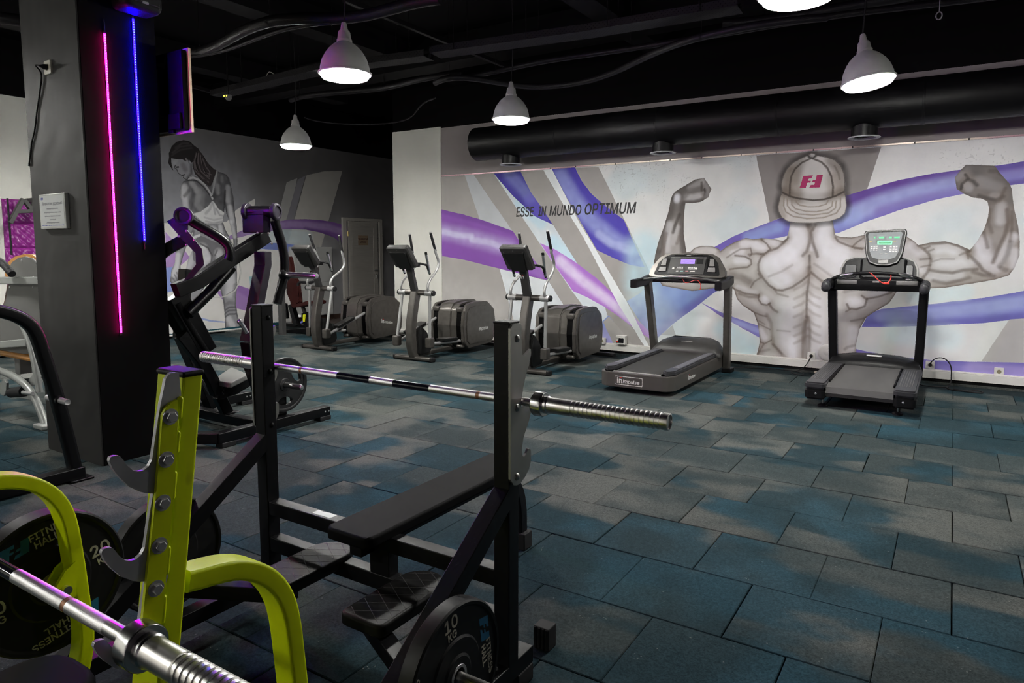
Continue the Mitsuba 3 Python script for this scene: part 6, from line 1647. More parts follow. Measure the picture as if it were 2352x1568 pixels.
for s in (-1, 1):
    obj('bottle_holder', loft([wf(sa.scale(sg.Point(0, 0).buffer(0.05), 1, 1.3).intersection(sg.box(-1, -0.09, 1, 1)) if False else sa.translate(sg.box(-0.04, -0.09, 0.04, 0.02).buffer(0.02), s * 0.26, 0.0), 0.004), wf(sa.translate(sg.box(-0.034, -0.085, 0.034, 0.012).buffer(0.018), s * 0.26, 0.0), 0.016)]), 'rail_grey', w1, 35)
hc = V(cx + 0.045, 8.16, 1.485)
head = sg.Polygon([(-0.190, 0.185), (0.185, 0.20), (0.19, 0.17), (0.165, -0.07), (0.13, -0.165), (0.05, -0.198), (-0.05, -0.198), (-0.13, -0.165), (-0.165, -0.07), (-0.195, 0.16)]).buffer(-0.02).buffer(0.025, quad_segs=5)
hh = obj('screen_head', loft([wf(sa.scale(head, 0.85, 0.85), -0.10, hc), wf(head, -0.045, hc), wf(head, 0.0, hc), wf(sa.scale(head, 0.97, 0.97), 0.008, hc)]), 'tread_black', t2, 40)
obj('neck', loft([wf(sg.box(-0.2, -0.30, 0.2, -0.12).buffer(0.02), -0.08, hc), wf(sg.box(-0.17, -0.30, 0.17, -0.14).buffer(0.02), -0.015, hc)]), 'tread_black', t2, 35)
rimo = sa.scale(head, 0.955, 0.955)
obj('bezel_ring', cat([loft([wf(rimo, 0.0075, hc), wf(rimo, 0.0095, hc)])]), 'mid_grey_plastic', hh, 30)
obj('bezel', loft([wf(sa.scale(head, 0.925, 0.925), 0.0085, hc), wf(sa.scale(head, 0.915, 0.915), 0.0105, hc)]), 'tread_black', hh, 30)
scr = sa.translate(sa.scale(head, 0.80, 0.76), 0, 0.018)
sd = obj('screen', loft([wf(scr, 0.0095, hc), wf(scr, 0.0118, hc)]), 'lcd_grey', hh, label='grey lit screen with green numbers')
def hbox(u0, v0, u1, v1, d0=0.0118, d1=0.0132): return loft([wf(sg.box(u0, v0, u1, v1), d0, hc), wf(sg.box(u0, v0, u1, v1), d1, hc)])
nums = []
for u, w in ((-0.105, 0.014), (-0.058, 0.05), (0.035, 0.026), (0.082, 0.05)):
    nums.append(hbox(u, 0.102, u + w, 0.119))
k = obj('green_digits', cat(nums), 'lcd_green', sd)
lit(k, (0.008, 0.12, 0.04))
fr = sg.box(-0.062, 0.036, 0.062, 0.068).buffer(0.006)
fr2 = sg.box(-0.055, 0.043, 0.055, 0.061)
k = obj('message_frame', trimesh.Trimesh(*(lambda m: (hc + m.vertices[:, :1] * V(1, 0, 0) + m.vertices[:, 1:2] * u_ + (m.vertices[:, 2:] + 0.0118) * n_, m.faces))(trimesh.creation.extrude_polygon(fr.difference(fr2), 0.0014, engine='earcut')), process=False), 'lcd_green', sd)
lit(k, (0.03, 0.20, 0.07))
k = obj('message_line', hbox(-0.05, 0.047, 0.05, 0.057), 'lcd_green', sd)
lit(k, (0.004, 0.06, 0.02))
k = obj('yellow_marks', cat([hbox(-0.145, 0.062, -0.12, 0.068), hbox(0.075, 0.066, 0.1, 0.071)]), 'lcd_green', sd)
lit(k, (0.1, 0.07, 0.005))
obj('keypad', cat([hbox(u, v, u + 0.016, v + 0.010) for u in (-0.125, -0.102, -0.079) for v in (0.0, -0.018, -0.036)] + [hbox(u, v, u + 0.018, v + 0.011) for u in (0.05, 0.076, 0.102) for v in (0.004, -0.014, -0.032, -0.05)] + [hbox(-0.01, v, 0.012, v + 0.01) for v in (-0.002, -0.03)]), 'logo_white', sd)
obj('keypad_plain', cat([hbox(-0.035, -0.075, -0.008, -0.065), hbox(0.008, -0.075, 0.034, -0.065)]), 'mid_grey_plastic', sd)
obj('lower_key', loft([wf(sg.box(-0.042, -0.172, 0.042, -0.142).buffer(0.006), 0.0095, hc), wf(sg.box(-0.038, -0.168, 0.038, -0.146).buffer(0.005), 0.0175, hc)]), 'mid_grey_plastic', hh, 35)
# ------------------------------------------------------------------ LED strips and things on the column
scene['led_pink'] = {'type': 'twosided', 'bsdf': {'type': 'diffuse', 'reflectance': rgb((0.3, 0.02, 0.15))}}
scene['led_blue'] = {'type': 'twosided', 'bsdf': {'type': 'diffuse', 'reflectance': rgb((0.05, 0.02, 0.3))}}


def led_strip(y, z0, z1, m, col, dot, label):
    t = thing('led_strip', label, 'light strip')
    x = -4.80
    obj('channel', box(x, x + 0.004, y - 0.008, y + 0.008, z0 - 0.02, z1 + 0.02), 'black_plastic', t)
    k = obj('glowing_tape', box(x + 0.0042, x + 0.009, y - 0.0058, y + 0.0058, z0, z1), m, t)
    lit(k, col)
    dots = []
    for z in np.arange(z0 + 0.01, z1 - 0.005, 0.0165):
        dots.append(moved(trimesh.creation.icosphere(1, 0.0034), x + 0.0095, y, z))
    k = obj('led_dots', cat(dots), m, t)
    lit(k, dot)
    labels[k] = {'kind': 'stuff'}
    obj('lead', tube([(x + 0.006, y, z1), (x + 0.006, y, z1 + 0.09)] if z1 < 3 else [(x + 0.006, y, z0 - 0.06), (x + 0.006, y, z0)], 0.004, 6), 'black_rubber', t)


led_strip(2.512, 0.90, 2.885, 'led_pink', PINK, (11, 0.09, 4), 'long pink LED strip on the black side of the column')
led_strip(2.708, 1.53, 3.03, 'led_blue', BLUE, (0.06, 0.12, 15), 'shorter blue LED strip on the black side of the column')
sp = thing('loudspeaker', 'black loudspeaker at the top of the column above the blue strip', 'loudspeaker')
obj('cabinet', rbox(-4.80, -4.60, 2.555, 2.815, 3.045, 3.50, 0.04, 12), 'black_plastic', sp, 40)
obj('grille', rbox(-4.606, -4.594, 2.585, 2.785, 3.09, 3.46, 0.005), mat('grille', (0.01, 0.01, 0.011), 0.8), sp, 40)
obj('badge', box(-4.594, -4.592, 2.665, 2.705, 3.085, 3.10), 'ink_grey', sp)

nt = thing('notice', 'white framed notice on the grey face of the column', 'notice')
obj('box', rbox(-5.400, -5.040, 2.318, 2.345, 1.610, 1.848, 0.004), 'clear_white', nt, 30)
pp = obj('sheet', box(-5.385, -5.055, 2.3165, 2.318, 1.622, 1.836), 'paper', nt)
fx = V(1, 0, 0)
obj('heading', letters('Дорогие друзья!', 0.020, (-5.215, 2.3163, 1.783), 1.28 * fx, (0, 0, 1), 0.0006, True), 'ink_grey', pp)
e = fh_logo(0.016)
obj('emblem', trimesh.Trimesh(V(-5.37, 2.3163, 1.808) + e.vertices[:, :1] * fx + e.vertices[:, 1:2] * V(0, 0, 1) + e.vertices[:, 2:] * V(0, -1, 0), e.faces, process=False), 'ink_blue', pp)
obj('grey_lines', cat([box(-5.215 - w / 2, -5.215 + w / 2, 2.3160, 2.3165, z, z + 0.008) for w, z in ((0.16, 1.742), (0.24, 1.717), (0.22, 1.692), (0.08, 1.668), (0.18, 1.648))]), 'ink_grey', pp)
labels[nt + '__sheet__grey_lines'] = {'kind': 'stuff', 'label': 'lines of print too small to read'}
obj('blue_rule', box(-5.375, -5.065, 2.3160, 2.3165, 1.631, 1.635), 'ink_blue', pp)


def socket(o, ex, n, label, depth=0.012, w=0.082, plug=None, m='white_plastic', name='wall_socket'):
    """A wall socket whose plate is centred at o, ex along the wall, n out of it."""
    t = thing(name, label, 'socket')
    o, ex, n, ez = np.asarray(o, float), np.asarray(ex, float), np.asarray(n, float), V(0, 0, 1)
    g = np.array(sg.box(-w / 2, -w / 2, w / 2, w / 2).buffer(-0.008).buffer(0.008).exterior.coords)[:-1]
    r = lambda s, d: o + s * g[:, :1] * ex + s * g[:, 1:] * ez + n * d
    obj('plate', loft([r(1, 0), r(1, depth - 0.003), r(0.95, depth)]), m, t, 30)
    obj('well', lathe([(0.021, depth), (0.0215, depth + 0.002), (0.018, depth + 0.002), (0.016, depth + 0.0008), (0, depth + 0.0008)], o, n, 24), mat('socket_well', (0.22, 0.20, 0.13), 0.5), t, 30)
    if plug:
        obj('plug', cat([lathe([(0.018, depth), (0.018, depth + 0.018), (0.012, depth + 0.032), (0.005, depth + 0.05), (0, depth + 0.05)], o, n, 18)]), 'black_rubber', t, 40)
    return t


socket((-5.193, 2.345, 2.685), (1, 0, 0), (0, -1, 0), 'ivory socket with a plug, high on the grey face of the column', 0.014, 0.09, True, 'ivory_plastic')
cp = [(-5.193, 2.296, 2.685), (-5.25, 2.29, 2.69), (-5.275, 2.325, 2.665), (-5.30, 2.335, 2.60), (-5.35, 2.338, 2.50), (-5.40, 2.338, 2.40), (-5.43, 2.338, 2.32), (-5.50, 2.338, 2.21), (-5.545, 2.338, 2.10), (-5.562, 2.338, 2.06), (-5.572, 2.345, 2.08)]
one('power_cord', tube(smooth_path(cp, 0.02), 0.0055, 6), 'black_rubber', 'thin black cord hanging down the grey face of the column', 'cord', smooth=40)

mat('tv_black', (0.0012, 0.0012, 0.0013), 0.4, spec=0.08)
tv = thing('television', 'black screen with a pale wooden edge mounted behind the column', 'television')
obj('screen_back', rbox(-5.10, -4.632, 2.945, 2.985, 2.312, 2.866, 0.006), 'tv_black', tv, 30)
obj('board', box(-5.12, -4.612, 2.986, 3.004, 2.300, 2.880), 'pine', tv)
obj('mount_plate', rbox(-5.05, -4.84, 2.86, 2.945, 2.42, 2.75, 0.004), 'black_metal', tv, 30)
obj('connector_block', rbox(-4.80, -4.655, 2.925, 2.946, 2.32, 2.43, 0.004), 'tv_black', tv, 30)
obj('lower_lug', rbox(-4.80, -4.74, 2.925, 2.95, 2.296, 2.318, 0.004), 'tv_black', tv, 30)

# ------------------------------------------------------------------ things on and along the back wall
socket((-4.152, YB - 0.02, 0.165), (1, 0, 0), (0, -1, 0), 'small white surface socket beside the third elliptical trainer', 0.055, 0.085)
bx = thing('breaker_box', 'small white breaker box with a dark window standing on the cable channel', 'breaker box')
obj('case', rbox(-3.935, -3.795, YB - 0.085, YB, 0.136, 0.262, 0.008), 'white_plastic', bx, 35)
wdw = obj('window', rbox(-3.930, -3.815, YB - 0.089, YB - 0.084, 0.158, 0.228, 0.003), 'dark_screen', bx, 30)
obj('switch_face', plate([(-3.928, 0.224), (-3.885, 0.224), (-3.90, 0.19), (-3.928, 0.185)], YB - 0.0905, YB - 0.089, 'xz'), 'white_plastic', wdw)
obj('red_toggle', rbox(-3.928, -3.898, YB - 0.092, YB - 0.089, 0.165, 0.187, 0.001), 'red_plastic', wdw)
socket((-1.392, YB - 0.001, 0.178), (1, 0, 0), (0, -1, 0), 'white socket with a black plug between the two treadmills', 0.014, 0.088, True)
c1 = [(-1.392, 8.90, 0.178), (-1.39, 8.86, 0.165), (-1.42, 8.83, 0.09), (-1.50, 8.78, 0.012), (-1.56, 8.68, 0.007), (-1.50, 8.55, 0.006), (-1.41, 8.52, 0.006), (-1.42, 8.60, 0.009), (-1.58, 8.74, 0.007), (-1.85, 8.76, 0.006), (-2.1, 8.66, 0.006), (-2.28, 8.55, 0.006)]
one('power_cord', tube(smooth_path(c1, 0.03), 0.006, 6), 'black_rubber', 'black cord on the floor running from the grey treadmill to a socket', 'cord', smooth=40)
vt = thing('round_vent', 'round white vent cap at the foot of the mural beside the black treadmill', 'vent')
obj('disc', lathe([(0.0, 0.05), (0.02, 0.05), (0.033, 0.046), (0.036, 0.043), (0.04, 0.046), (0.085, 0.044), (0.098, 0.036), (0.10, 0.028), (0.09, 0.02), (0.075, 0.015), (0.075, 0)], (-1.215, YB, 0.236), (0, -1, 0), 40), 'white_plastic', vt, 40)
socket((-0.155, YB - 0.001, 0.182), (1, 0, 0), (0, -1, 0), 'white socket with a black plug right of the black treadmill', 0.014, 0.088, True)
c2 = [(-0.155, 8.90, 0.182), (-0.15, 8.85, 0.215), (-0.10, 8.82, 0.275), (-0.03, 8.80, 0.285), (0.03, 8.78, 0.23), (0.05, 8.72, 0.10), (0.03, 8.62, 0.012), (-0.08, 8.56, 0.007), (-0.22, 8.58, 0.007), (-0.30, 8.52, 0.1)]
one('power_cord', tube(smooth_path(c2, 0.03), 0.006, 6), 'black_rubber', 'black cord looping from a socket down to the black treadmill', 'cord', smooth=40)
c3 = [(0.03, 8.60, 0.008), (0.02, 8.52, 0.007), (0.10, 8.44, 0.007), (0.22, 8.46, 0.012), (0.30, 8.50, 0.014), (0.33, 8.46, 0.008), (0.22, 8.42, 0.008), (0.08, 8.47, 0.014)]
one('cord_bundle', tube(smooth_path(c3, 0.03), 0.008, 6), 'black_rubber', 'folded end of black cord on the floor right of the black treadmill', 'cord', smooth=40)
socket((0.478, YB - 0.001, 0.165), (1, 0, 0), (0, -1, 0), 'empty white socket at the lower right end of the mural', 0.012, 0.088)
cr = fillet([(-1.33, 8.80, 0.0), (-1.30, 8.79, 0.03), (-1.27, 8.80, 0.0)], 0.01)
one('paper_scrap', hull(((-1.31, 8.74, 0.014), 0.013), ((-1.27, 8.73, 0.018), 0.012), ((-1.245, 8.75, 0.010), 0.009)), mat('crumpled', (0.45, 0.38, 0.32), 0.8), 'crumpled pale scrap on the floor in front of the round white vent', 'litter')

# ------------------------------------------------------------------ ventilation duct
mat('duct_black', lambda p, n, uv: mix((0.0025, 0.0025, 0.003), (0.008, 0.008, 0.009), smoothstep(0.55, 0.8, fbm(p[0] * 2.2, p[1] * 3, p[2] * 3, 4))), 0.45, spec=0.25)
du = thing('ventilation_duct', 'thick round black duct running along the top of the mural wall', 'duct')
obj('pipe', lathe([(0, 0), (0.222, 0), (0.234, 0.008)] + [q for k in range(1, 7) for q in ((0.234, k * 1.4 - 0.012), (0.238, k * 1.4 - 0.008), (0.238, k * 1.4 + 0.008), (0.234, k * 1.4 + 0.012))] + [(0.234, 9.9), (0, 9.9)], (-5.93, 8.32, 2.975), (1, 0, 0), 56), 'duct_black', du, 30)
for x in (-5.34, -3.10, -0.87):
    s = obj('outlet', cyl((x, 8.32, 2.80), (x, 8.32, 2.655), 0.128, 32, caps=False), 'duct_black', du, 40)
    obj('flange', lathe([(0.125, 0.012), (0.155, 0.012), (0.160, 0.006), (0.155, 0.0), (0.118, 0.003), (0.115, 0.02)], (x, 8.32, 2.645), (0, 0, 1), 40), mat('flange_grey', (0.42, 0.42, 0.43), 0.45), s, 40)
    obj('valve_disc', lathe([(0, 0.02), (0.10, 0.025), (0.122, 0.05)], (x, 8.32, 2.645), (0, 0, 1), 32), mat('valve_grey', (0.16, 0.16, 0.165), 0.5), s, 40)

# ------------------------------------------------------------------ pipes, trays and hoses under the ceiling
mat('pipe_dark', (0.009, 0.008, 0.0095), 0.5, spec=0.25)
mat('tray_dark', lambda p, n, uv: mix((0.014, 0.013, 0.0145), (0.001, 0.001, 0.001), smoothstep(0.70, 0.76, dr.cos(p[0] * 157) * dr.cos((p[2] + p[1]) * 157))), 0.6, spec=0.2)


def overhead(z, pts, r, name, label, cat_, m='pipe_dark', clamps=()):
    p = smooth_path([(x, y, z) for x, y in pts], 0.12)
    t = thing(name, label, cat_)
    obj('run', tube(p, r, 10), m, t, 40)
    for i in clamps:
        q = p[int(i * (len(p) - 1))]
        obj('hanger', cat([tube([(q[0], q[1], z + r), (q[0], q[1], 4.31)], 0.004, 5), lathe([(r + 0.004, -0.012), (r + 0.004, 0.012)], q, (1, 0, 0), 14)]), 'ceiling_metal', t)
    return t


overhead(3.55, [(-5.515, 6.869), (-4.793, 6.950), (-4.029, 6.864), (-3.103, 6.906), (-2.414, 6.928), (-1.837, 6.932), (-1.008, 6.944), (-0.398, 7.042), (0.218, 7.142)], 0.03, 'ceiling_pipe', 'long dark pipe under the ceiling in front of the mural wall', 'pipe', clamps=(0.15, 0.45, 0.75))
overhead(3.45, [(-5.344, 6.655), (-4.927, 6.619), (-4.688, 7.072), (-4.397, 7.495), (-3.904, 7.570), (-3.061, 7.148), (-2.320, 6.661), (-1.729, 6.520), (-1.022, 6.621)], 0.035, 'ceiling_hose', 'sagging black hose hanging below the long pipe', 'hose', clamps=(0.05, 0.8))
overhead(3.5, [(-6.916, 4.417), (-6.113, 4.369), (-5.021, 4.302), (-4.677, 4.507), (-4.129, 4.565), (-3.632, 4.591)], 0.05, 'ceiling_hose', 'thick dark conduit beside the screen behind the column', 'hose', clamps=(0.08, 0.5))
overhead(3.46, [(-6.852, 4.399), (-5.937, 4.435), (-5.050, 4.373), (-4.746, 4.452)], 0.02, 'ceiling_hose', 'thin dark conduit strapped under the thick conduit', 'hose')
overhead(3.5, [(-7.791, 6.543), (-7.015, 6.528), (-6.175, 6.682), (-5.288, 6.587), (-4.977, 6.687)], 0.035, 'ceiling_hose', 'dark hose above the smallest pendant lamp', 'hose', clamps=(0.1, 0.6))
overhead(3.42, [(-8.292, 7.214), (-8.145, 7.954), (-7.487, 8.237), (-6.438, 7.624), (-5.787, 7.203)], 0.012, 'ceiling_hose', 'thin drooping cable in front of the passage ceiling', 'cable')
overhead(3.7, [(-2.059, 7.116), (-1.507, 7.236), (-0.936, 7.242), (-0.413, 7.223)], 0.05, 'ceiling_pipe', 'dark pipe behind the tilted pendant lamp', 'pipe', clamps=(0.3, 0.8))
overhead(3.8, [(-8.415, 3.208), (-8.259, 3.338), (-8.195, 3.508)], 0.06, 'ceiling_pipe', 'dark pipe at the upper left behind the grey column', 'pipe')


def tray(z, pts, w, h, label):
    p = [(x, y, z) for x, y in pts]
    t = thing('cable_tray', label, 'cable tray')
    obj('channel', cat([sweep(p, [(-w / 2, 0), (w / 2, 0), (w / 2, 0.004), (-w / 2, 0.004)]), sweep(p, [(-w / 2, 0), (-w / 2 + 0.004, 0), (-w / 2 + 0.004, h), (-w / 2, h)]), sweep(p, [(w / 2 - 0.004, 0), (w / 2, 0), (w / 2, h), (w / 2 - 0.004, h)])]), 'tray_dark', t)
    obj('cables', tube(np.array(p) + V(0, 0.02, 0.03), 0.03, 8), 'ceiling_metal', t, 40)
    for i in np.linspace(0.1, 0.9, 4):
        q = V(*p[0]) * (1 - i) + V(*p[-1]) * i
        for s in (-1, 1):
            obj('hanger_rod', tube([(q[0], q[1] + s * w / 2, z), (q[0], q[1] + s * w / 2, 4.31)], 0.005, 5), 'ceiling_metal', t)


tray(3.6, [(-4.959, 6.180), (-3.198, 6.409), (-1.723, 6.480)], 0.25, 0.07, 'perforated black cable tray under the ceiling, running to the right')
tray(3.55, [(-8.653, 6.014), (-6.404, 5.853), (-4.968, 6.077)], 0.22, 0.07, 'perforated black cable tray behind the nearest pendant lamp')
for (pts, lab) in (([(-5.050, 4.911), (-5.063, 6.313), (-5.074, 7.895)], 'slanting dark steel strut above the nearest pendant lamp'), ([(-9.555, 6.117), (-9.748, 6.931)], 'short dark steel strut left of the emergency light')):
    p = [(x, y, 3.85) for x, y in pts]
    one('ceiling_strut', sweep([p[0], p[-1]], rrect(0.05, 0.05, 0.004)), 'pipe_dark', lab, 'strut', smooth=30)
em = thing('emergency_light', 'small device with two yellow lights under the ceiling', 'emergency light')
ep = [(-7.999, 5.716)][0]
obj('body', lathe([(0, 0), (0.03, 0.01), (0.045, 0.04), (0.045, 0.07), (0, 0.07)], (ep[0], ep[1], 3.37), (0, 0, 1), 20), mat('device_grey', (0.12, 0.12, 0.12), 0.5), em, 40)
scene['led_yellow'] = {'type': 'twosided', 'bsdf': {'type': 'diffuse', 'reflectance': rgb(0.2)}}
for d in (-0.022, 0.022):
    k = obj('yellow_led', moved(trimesh.creation.icosphere(1, 0.009), ep[0] + d * 0.84, ep[1] - 0.045 + d * 0.3, 3.425), 'led_yellow', em)
    lit(k, (0.9, 0.8, 0.02))
obj('stem', tube([(ep[0], ep[1], 3.43), (ep[0], ep[1], 4.31)], 0.006, 6), 'ceiling_metal', em)
for pts, lab in (([(-7.483, 5.888), (-7.380, 5.848), (-7.261, 5.820), (-7.238, 5.860), (-7.301, 5.951)], 'short white wire end arching from the cable tray'), ([(-7.621, 6.009), (-7.549, 6.000), (-7.722, 6.198), (-7.541, 6.144), (-7.313, 6.042), (-7.240, 6.036)], 'curled white wire end on the cable tray')):
    one('loose_wire', tube(smooth_path([(x, y, 3.63 + 0.03 * math.sin(i * 1.3)) for i, (x, y) in enumerate(pts)], 0.03), 0.005, 5), 'wire_white', lab, 'wire')
eb = [(-0.207, 6.904)][0]
one('ceiling_hook', cat([tube(np.array([(eb[0] + 0.022 * math.cos(a), eb[1], 3.4 + 0.03 * math.sin(a)) for a in np.linspace(0, 2 * math.pi, 17)[:-1]]), 0.005, 6, True), tube([(eb[0], eb[1], 3.43), (eb[0], eb[1], 4.3)], 0.004, 6)]), mat('hook_pale', (0.25, 0.25, 0.25), 0.5), 'small grey metal eye hanging at the upper right', 'hook', smooth=40)
pb = [(-10.500, 11.247, 3.558), (-10.500, 11.577, 3.549)]
one('sprinkler_pipe', cyl((XL + 0.5, 11.85, 3.38), (-8.1, 11.85, 3.36), 0.02, 10), 'wire_white', 'thin pale rod crossing the passage beside the cream wall', 'rod', smooth=40)

# ------------------------------------------------------------------ plate-loaded press machine lit purple
mat('press_black', (0.003, 0.003, 0.0035), 0.3, spec=0.25)
mat('press_satin', (0.016, 0.013, 0.02), 0.4, spec=0.25)
mat('iron_plate', (0.02, 0.02, 0.021), 0.4, metal=0.4)
mat('seat_grey', (0.13, 0.13, 0.125), 0.5, spec=0.3)
pm = thing('press_machine', 'black plate-loaded press machine beside the column, lit purple by the strips', 'exercise machine')


def flat(x, pts): return [(x, y, z) for y, z in pts]


def bar(x, pts, w, h, name='frame_bar', m='press_black', r=0.008, fl_=0.0):
    p = flat(x, pts)
    if fl_:
        p = fillet(p, fl_)
    return obj(name, sweep(p, rrect(h, w, r), (1, 0, 0)), m, pm, 30)


XR, XM, XQ = -4.60, -4.95, -5.30
# base
for x, ya, yb in ((-4.53, 3.02, 4.10), (-5.62, 3.02, 4.12)):
    obj('base_rail', rbox(x - 0.04, x + 0.04, ya, yb, 0.035, 0.115, 0.006), 'press_black', pm, 30)
    for y in (ya + 0.08, yb - 0.06):
        k = obj('rubber_foot', rbox(x - 0.045, x + 0.045, y - 0.06, y + 0.06, 0, 0.038, 0.005), 'black_rubber', pm, 30)
    for d in (-0.02, 0.02):
        obj('bolt', dome((x + 0.04, yb - 0.04 + d, 0.075), (1, 0, 0), 0.008, 0.004), 'steel', pm)
obj('base_rail', sweep(fillet([(-5.62, 3.05, 0.075), (-5.45, 2.94, 0.075), (-4.70, 2.94, 0.075), (-4.53, 3.05, 0.075)], 0.05), rrect(0.08, 0.08, 0.006)), 'press_black', pm, 30)
obj('cross_rail', rbox(-5.58, -4.57, 3.41, 3.49, 0.036, 0.114, 0.006), 'press_black', pm, 30)
# right column
rc = [(3.509, 1.446), (3.508, 1.346), (3.419, 1.010), (3.349, 0.764)]
rl = [(3.341, 0.745), (3.365, 0.538), (3.413, 0.398), (3.472, 0.226)]
cl = [(y + 0.03, z) for y, z in rc]
p = flat(-4.595, cl)
obj('lever_column', sweep(fillet(p, 0.05), rrect(0.125, 0.06, 0.006), (1, 0, 0.0001)) if False else cat([hull(*[((-4.655, a[0], a[1]), 0.006), ((-4.535, a[0], a[1]), 0.006), ((-4.655, a[0] + 0.055, a[1]), 0.006), ((-4.535, a[0] + 0.055, a[1]), 0.006),
    ((-4.655, b[0], b[1]), 0.006), ((-4.535, b[0], b[1]), 0.006), ((-4.655, b[0] + 0.055, b[1]), 0.006), ((-4.535, b[0] + 0.055, b[1]), 0.006)], n=6) for a, b in zip(rc, rc[1:])]), 'press_satin', pm, 30)
obj('lever_column_foot', cat([hull(*[((sx, q[0] + d, q[1]), 0.006) for q in (a, b) for sx in (-4.64, -4.545) for d in (0, 0.06)], n=6) for a, b in zip(rl + [(3.52, 0.10)], (rl + [(3.52, 0.10)])[1:])]), 'press_black', pm, 30)
for y, z in [(3.372, 0.931), (3.425, 1.594), (3.527, 1.593), (3.555, 1.513)]:
    obj('bolt', dome((-4.53, y + 0.02, z), (0.5, -0.85, 0), 0.009, 0.006), 'steel', pm)
# right pivot and arm
AX = V(0.93, 0.367, 0)
pc = V(*[(-4.568, 3.634, 1.765)][0])
py, pz = pc[1], pc[2]
obj('pivot_tube', cyl(pc - AX * 0.24, pc, 0.048, 28), 'press_black', pm, 40)
for o_, s in ((pc, 1), (pc - AX * 0.215, -1)):
    obj('pivot_disc', lathe([(0, 0.0), (0.066, 0), (0.07, 0.004), (0.07, 0.03), (0.062, 0.036), (0.047, 0.036), (0.045, 0.028), (0, 0.028)], o_, s * AX, 32), 'press_satin', pm, 40)
bk = [(3.471, 1.723), (3.684, 1.754), (3.700, 1.625), (3.494, 1.607)]
zz = sorted(q[1] for q in bk)
obj('pivot_block', hull(*[((x, y, z), 0.007) for x, y in ((-4.79, py - 0.12), (-4.62, py - 0.06), (-4.60, py - 0.02), (-4.78, py - 0.03)) for z in (zz[0], zz[-1] - 0.01)], n=6), 'press_satin', pm, 30)
obj('block_lid', hull(*[((x, y, z), 0.006) for x, y in ((-4.795, py - 0.13), (-4.615, py - 0.066), (-4.595, py), (-4.785, py - 0.02)) for z in (zz[-1] - 0.008, zz[-1] + 0.022)], n=6), 'press_satin', pm, 30)
ra = [(3.635, 1.696), (3.668, 1.592), (3.702, 1.485), (3.716, 1.360), (3.708, 1.262), (3.666, 1.129), (3.630, 1.032)]
obj('press_arm', tube(smooth_path(flat(-4.56, ra), 0.03), 0.036, 14), 'press_black', pm, 40)
hy, hz = [(3.708, 1.262)][0]
obj('horn_hub', lathe([(0.045, 0), (0.052, 0.006), (0.052, 0.03), (0.03, 0.045), (0.024, 0.045)], (-4.57, hy, hz), (1, 0, 0), 28), 'press_black', pm, 40)
obj('weight_horn', lathe([(0.0245, 0), (0.0245, 0.355), (0.020, 0.372), (0, 0.374)], (-4.55, hy, hz), (1, 0, 0), 28), 'chrome', pm, 40)
hd = [(3.204, 0.933), (3.260, 0.844)]
obj('hand_grip', cyl((-4.45, *hd[0]), (-4.45, *hd[1]), 0.017, 16), 'chrome', pm, 40)
obj('grip_ball', moved(trimesh.creation.icosphere(2, 0.022), -4.45, *hd[0]), 'chrome', pm, 40)
# storage peg and its plate
sy, sz = [(3.669, 0.368)][0]
obj('storage_peg', lathe([(0.0235, 0), (0.0235, 0.215), (0.018, 0.228), (0, 0.23)], (-4.565, sy, sz), (1, 0, 0), 24), 'chrome', pm, 40)
obj('peg_post', rbox(-4.66, -4.59, sy - 0.05, sy + 0.05, 0.10, sz + 0.05, 0.006), 'press_black', pm, 30)
ip = thing('iron_weight_plate', 'dark iron plate with grip slots hanging behind the left rack upright', 'weight plate')
ring = sg.Point(0, 0).buffer(0.215, quad_segs=16).difference(sg.Point(0, 0).buffer(0.026))
for a in (30, 150, 270):
    ring = ring.difference(sa.rotate(sa.scale(sg.Point(0.135, 0).buffer(0.045), 0.75, 1.5, origin=(0.135, 0)), a, origin=(0, 0)))
def ipl(g, a, b):
    m = plate(sa.translate(g, sy, sz), a, b, 'yz', 0.004)
    return m
obj('disc', ipl(ring.buffer(0), -4.575, -4.545), 'iron_plate', ip, 30)
obj('rim', lathe([(0.195, 0), (0.21, -0.004), (0.222, 0.0), (0.224, 0.02), (0.222, 0.043), (0.208, 0.046), (0.195, 0.04)], (-4.581, sy, sz), (1, 0, 0), 56), 'iron_plate', ip, 40)
obj('boss', lathe([(0.026, 0.045), (0.05, 0.045), (0.055, 0.035), (0.055, 0.02)], (-4.581, sy, sz), (1, 0, 0), 28), 'iron_plate', ip, 40)
# long beams of the frame
bm = [(3.686, 1.576), (3.363, 1.399), (3.063, 1.229), (2.886, 1.172)]
bar(-4.74, bm, 0.075, 0.105, 'main_beam')
b2_ = [(3.421, 1.327), (3.227, 1.142), (3.035, 0.985)]
obj('thick_tube', tube(flat(-4.84, b2_), 0.045, 16), 'press_black', pm, 40)
lg_ = [(2.982, 1.128), (3.096, 0.908), (3.216, 0.669)]
bar(-4.90, lg_, 0.075, 0.15, 'rear_leg')
lg2 = [(3.006, 0.825), (3.161, 0.612), (3.253, 0.433), (3.292, 0.325)]
bar(-4.90, lg2, 0.07, 0.09, 'rear_leg')
wd = [(2.974, 1.067), (3.039, 0.935), (3.175, 0.703), (3.227, 0.608)]
bar(-4.98, wd, 0.26, 0.05, 'back_pad', 'vinyl_black', 0.02)
st = [(3.357, 0.293), (3.529, 0.311), (3.720, 0.380)]
bar(-5.02, st, 0.07, 0.10, 'seat_beam')
ft = [(3.387, 0.273), (3.457, 0.113)]
bar(-5.02, ft, 0.065, 0.09, 'seat_leg')
obj('leg_plate', rbox(-5.13, -4.96, 3.42, 3.54, 0.114, 0.122, 0.002), 'press_black', pm, 30)
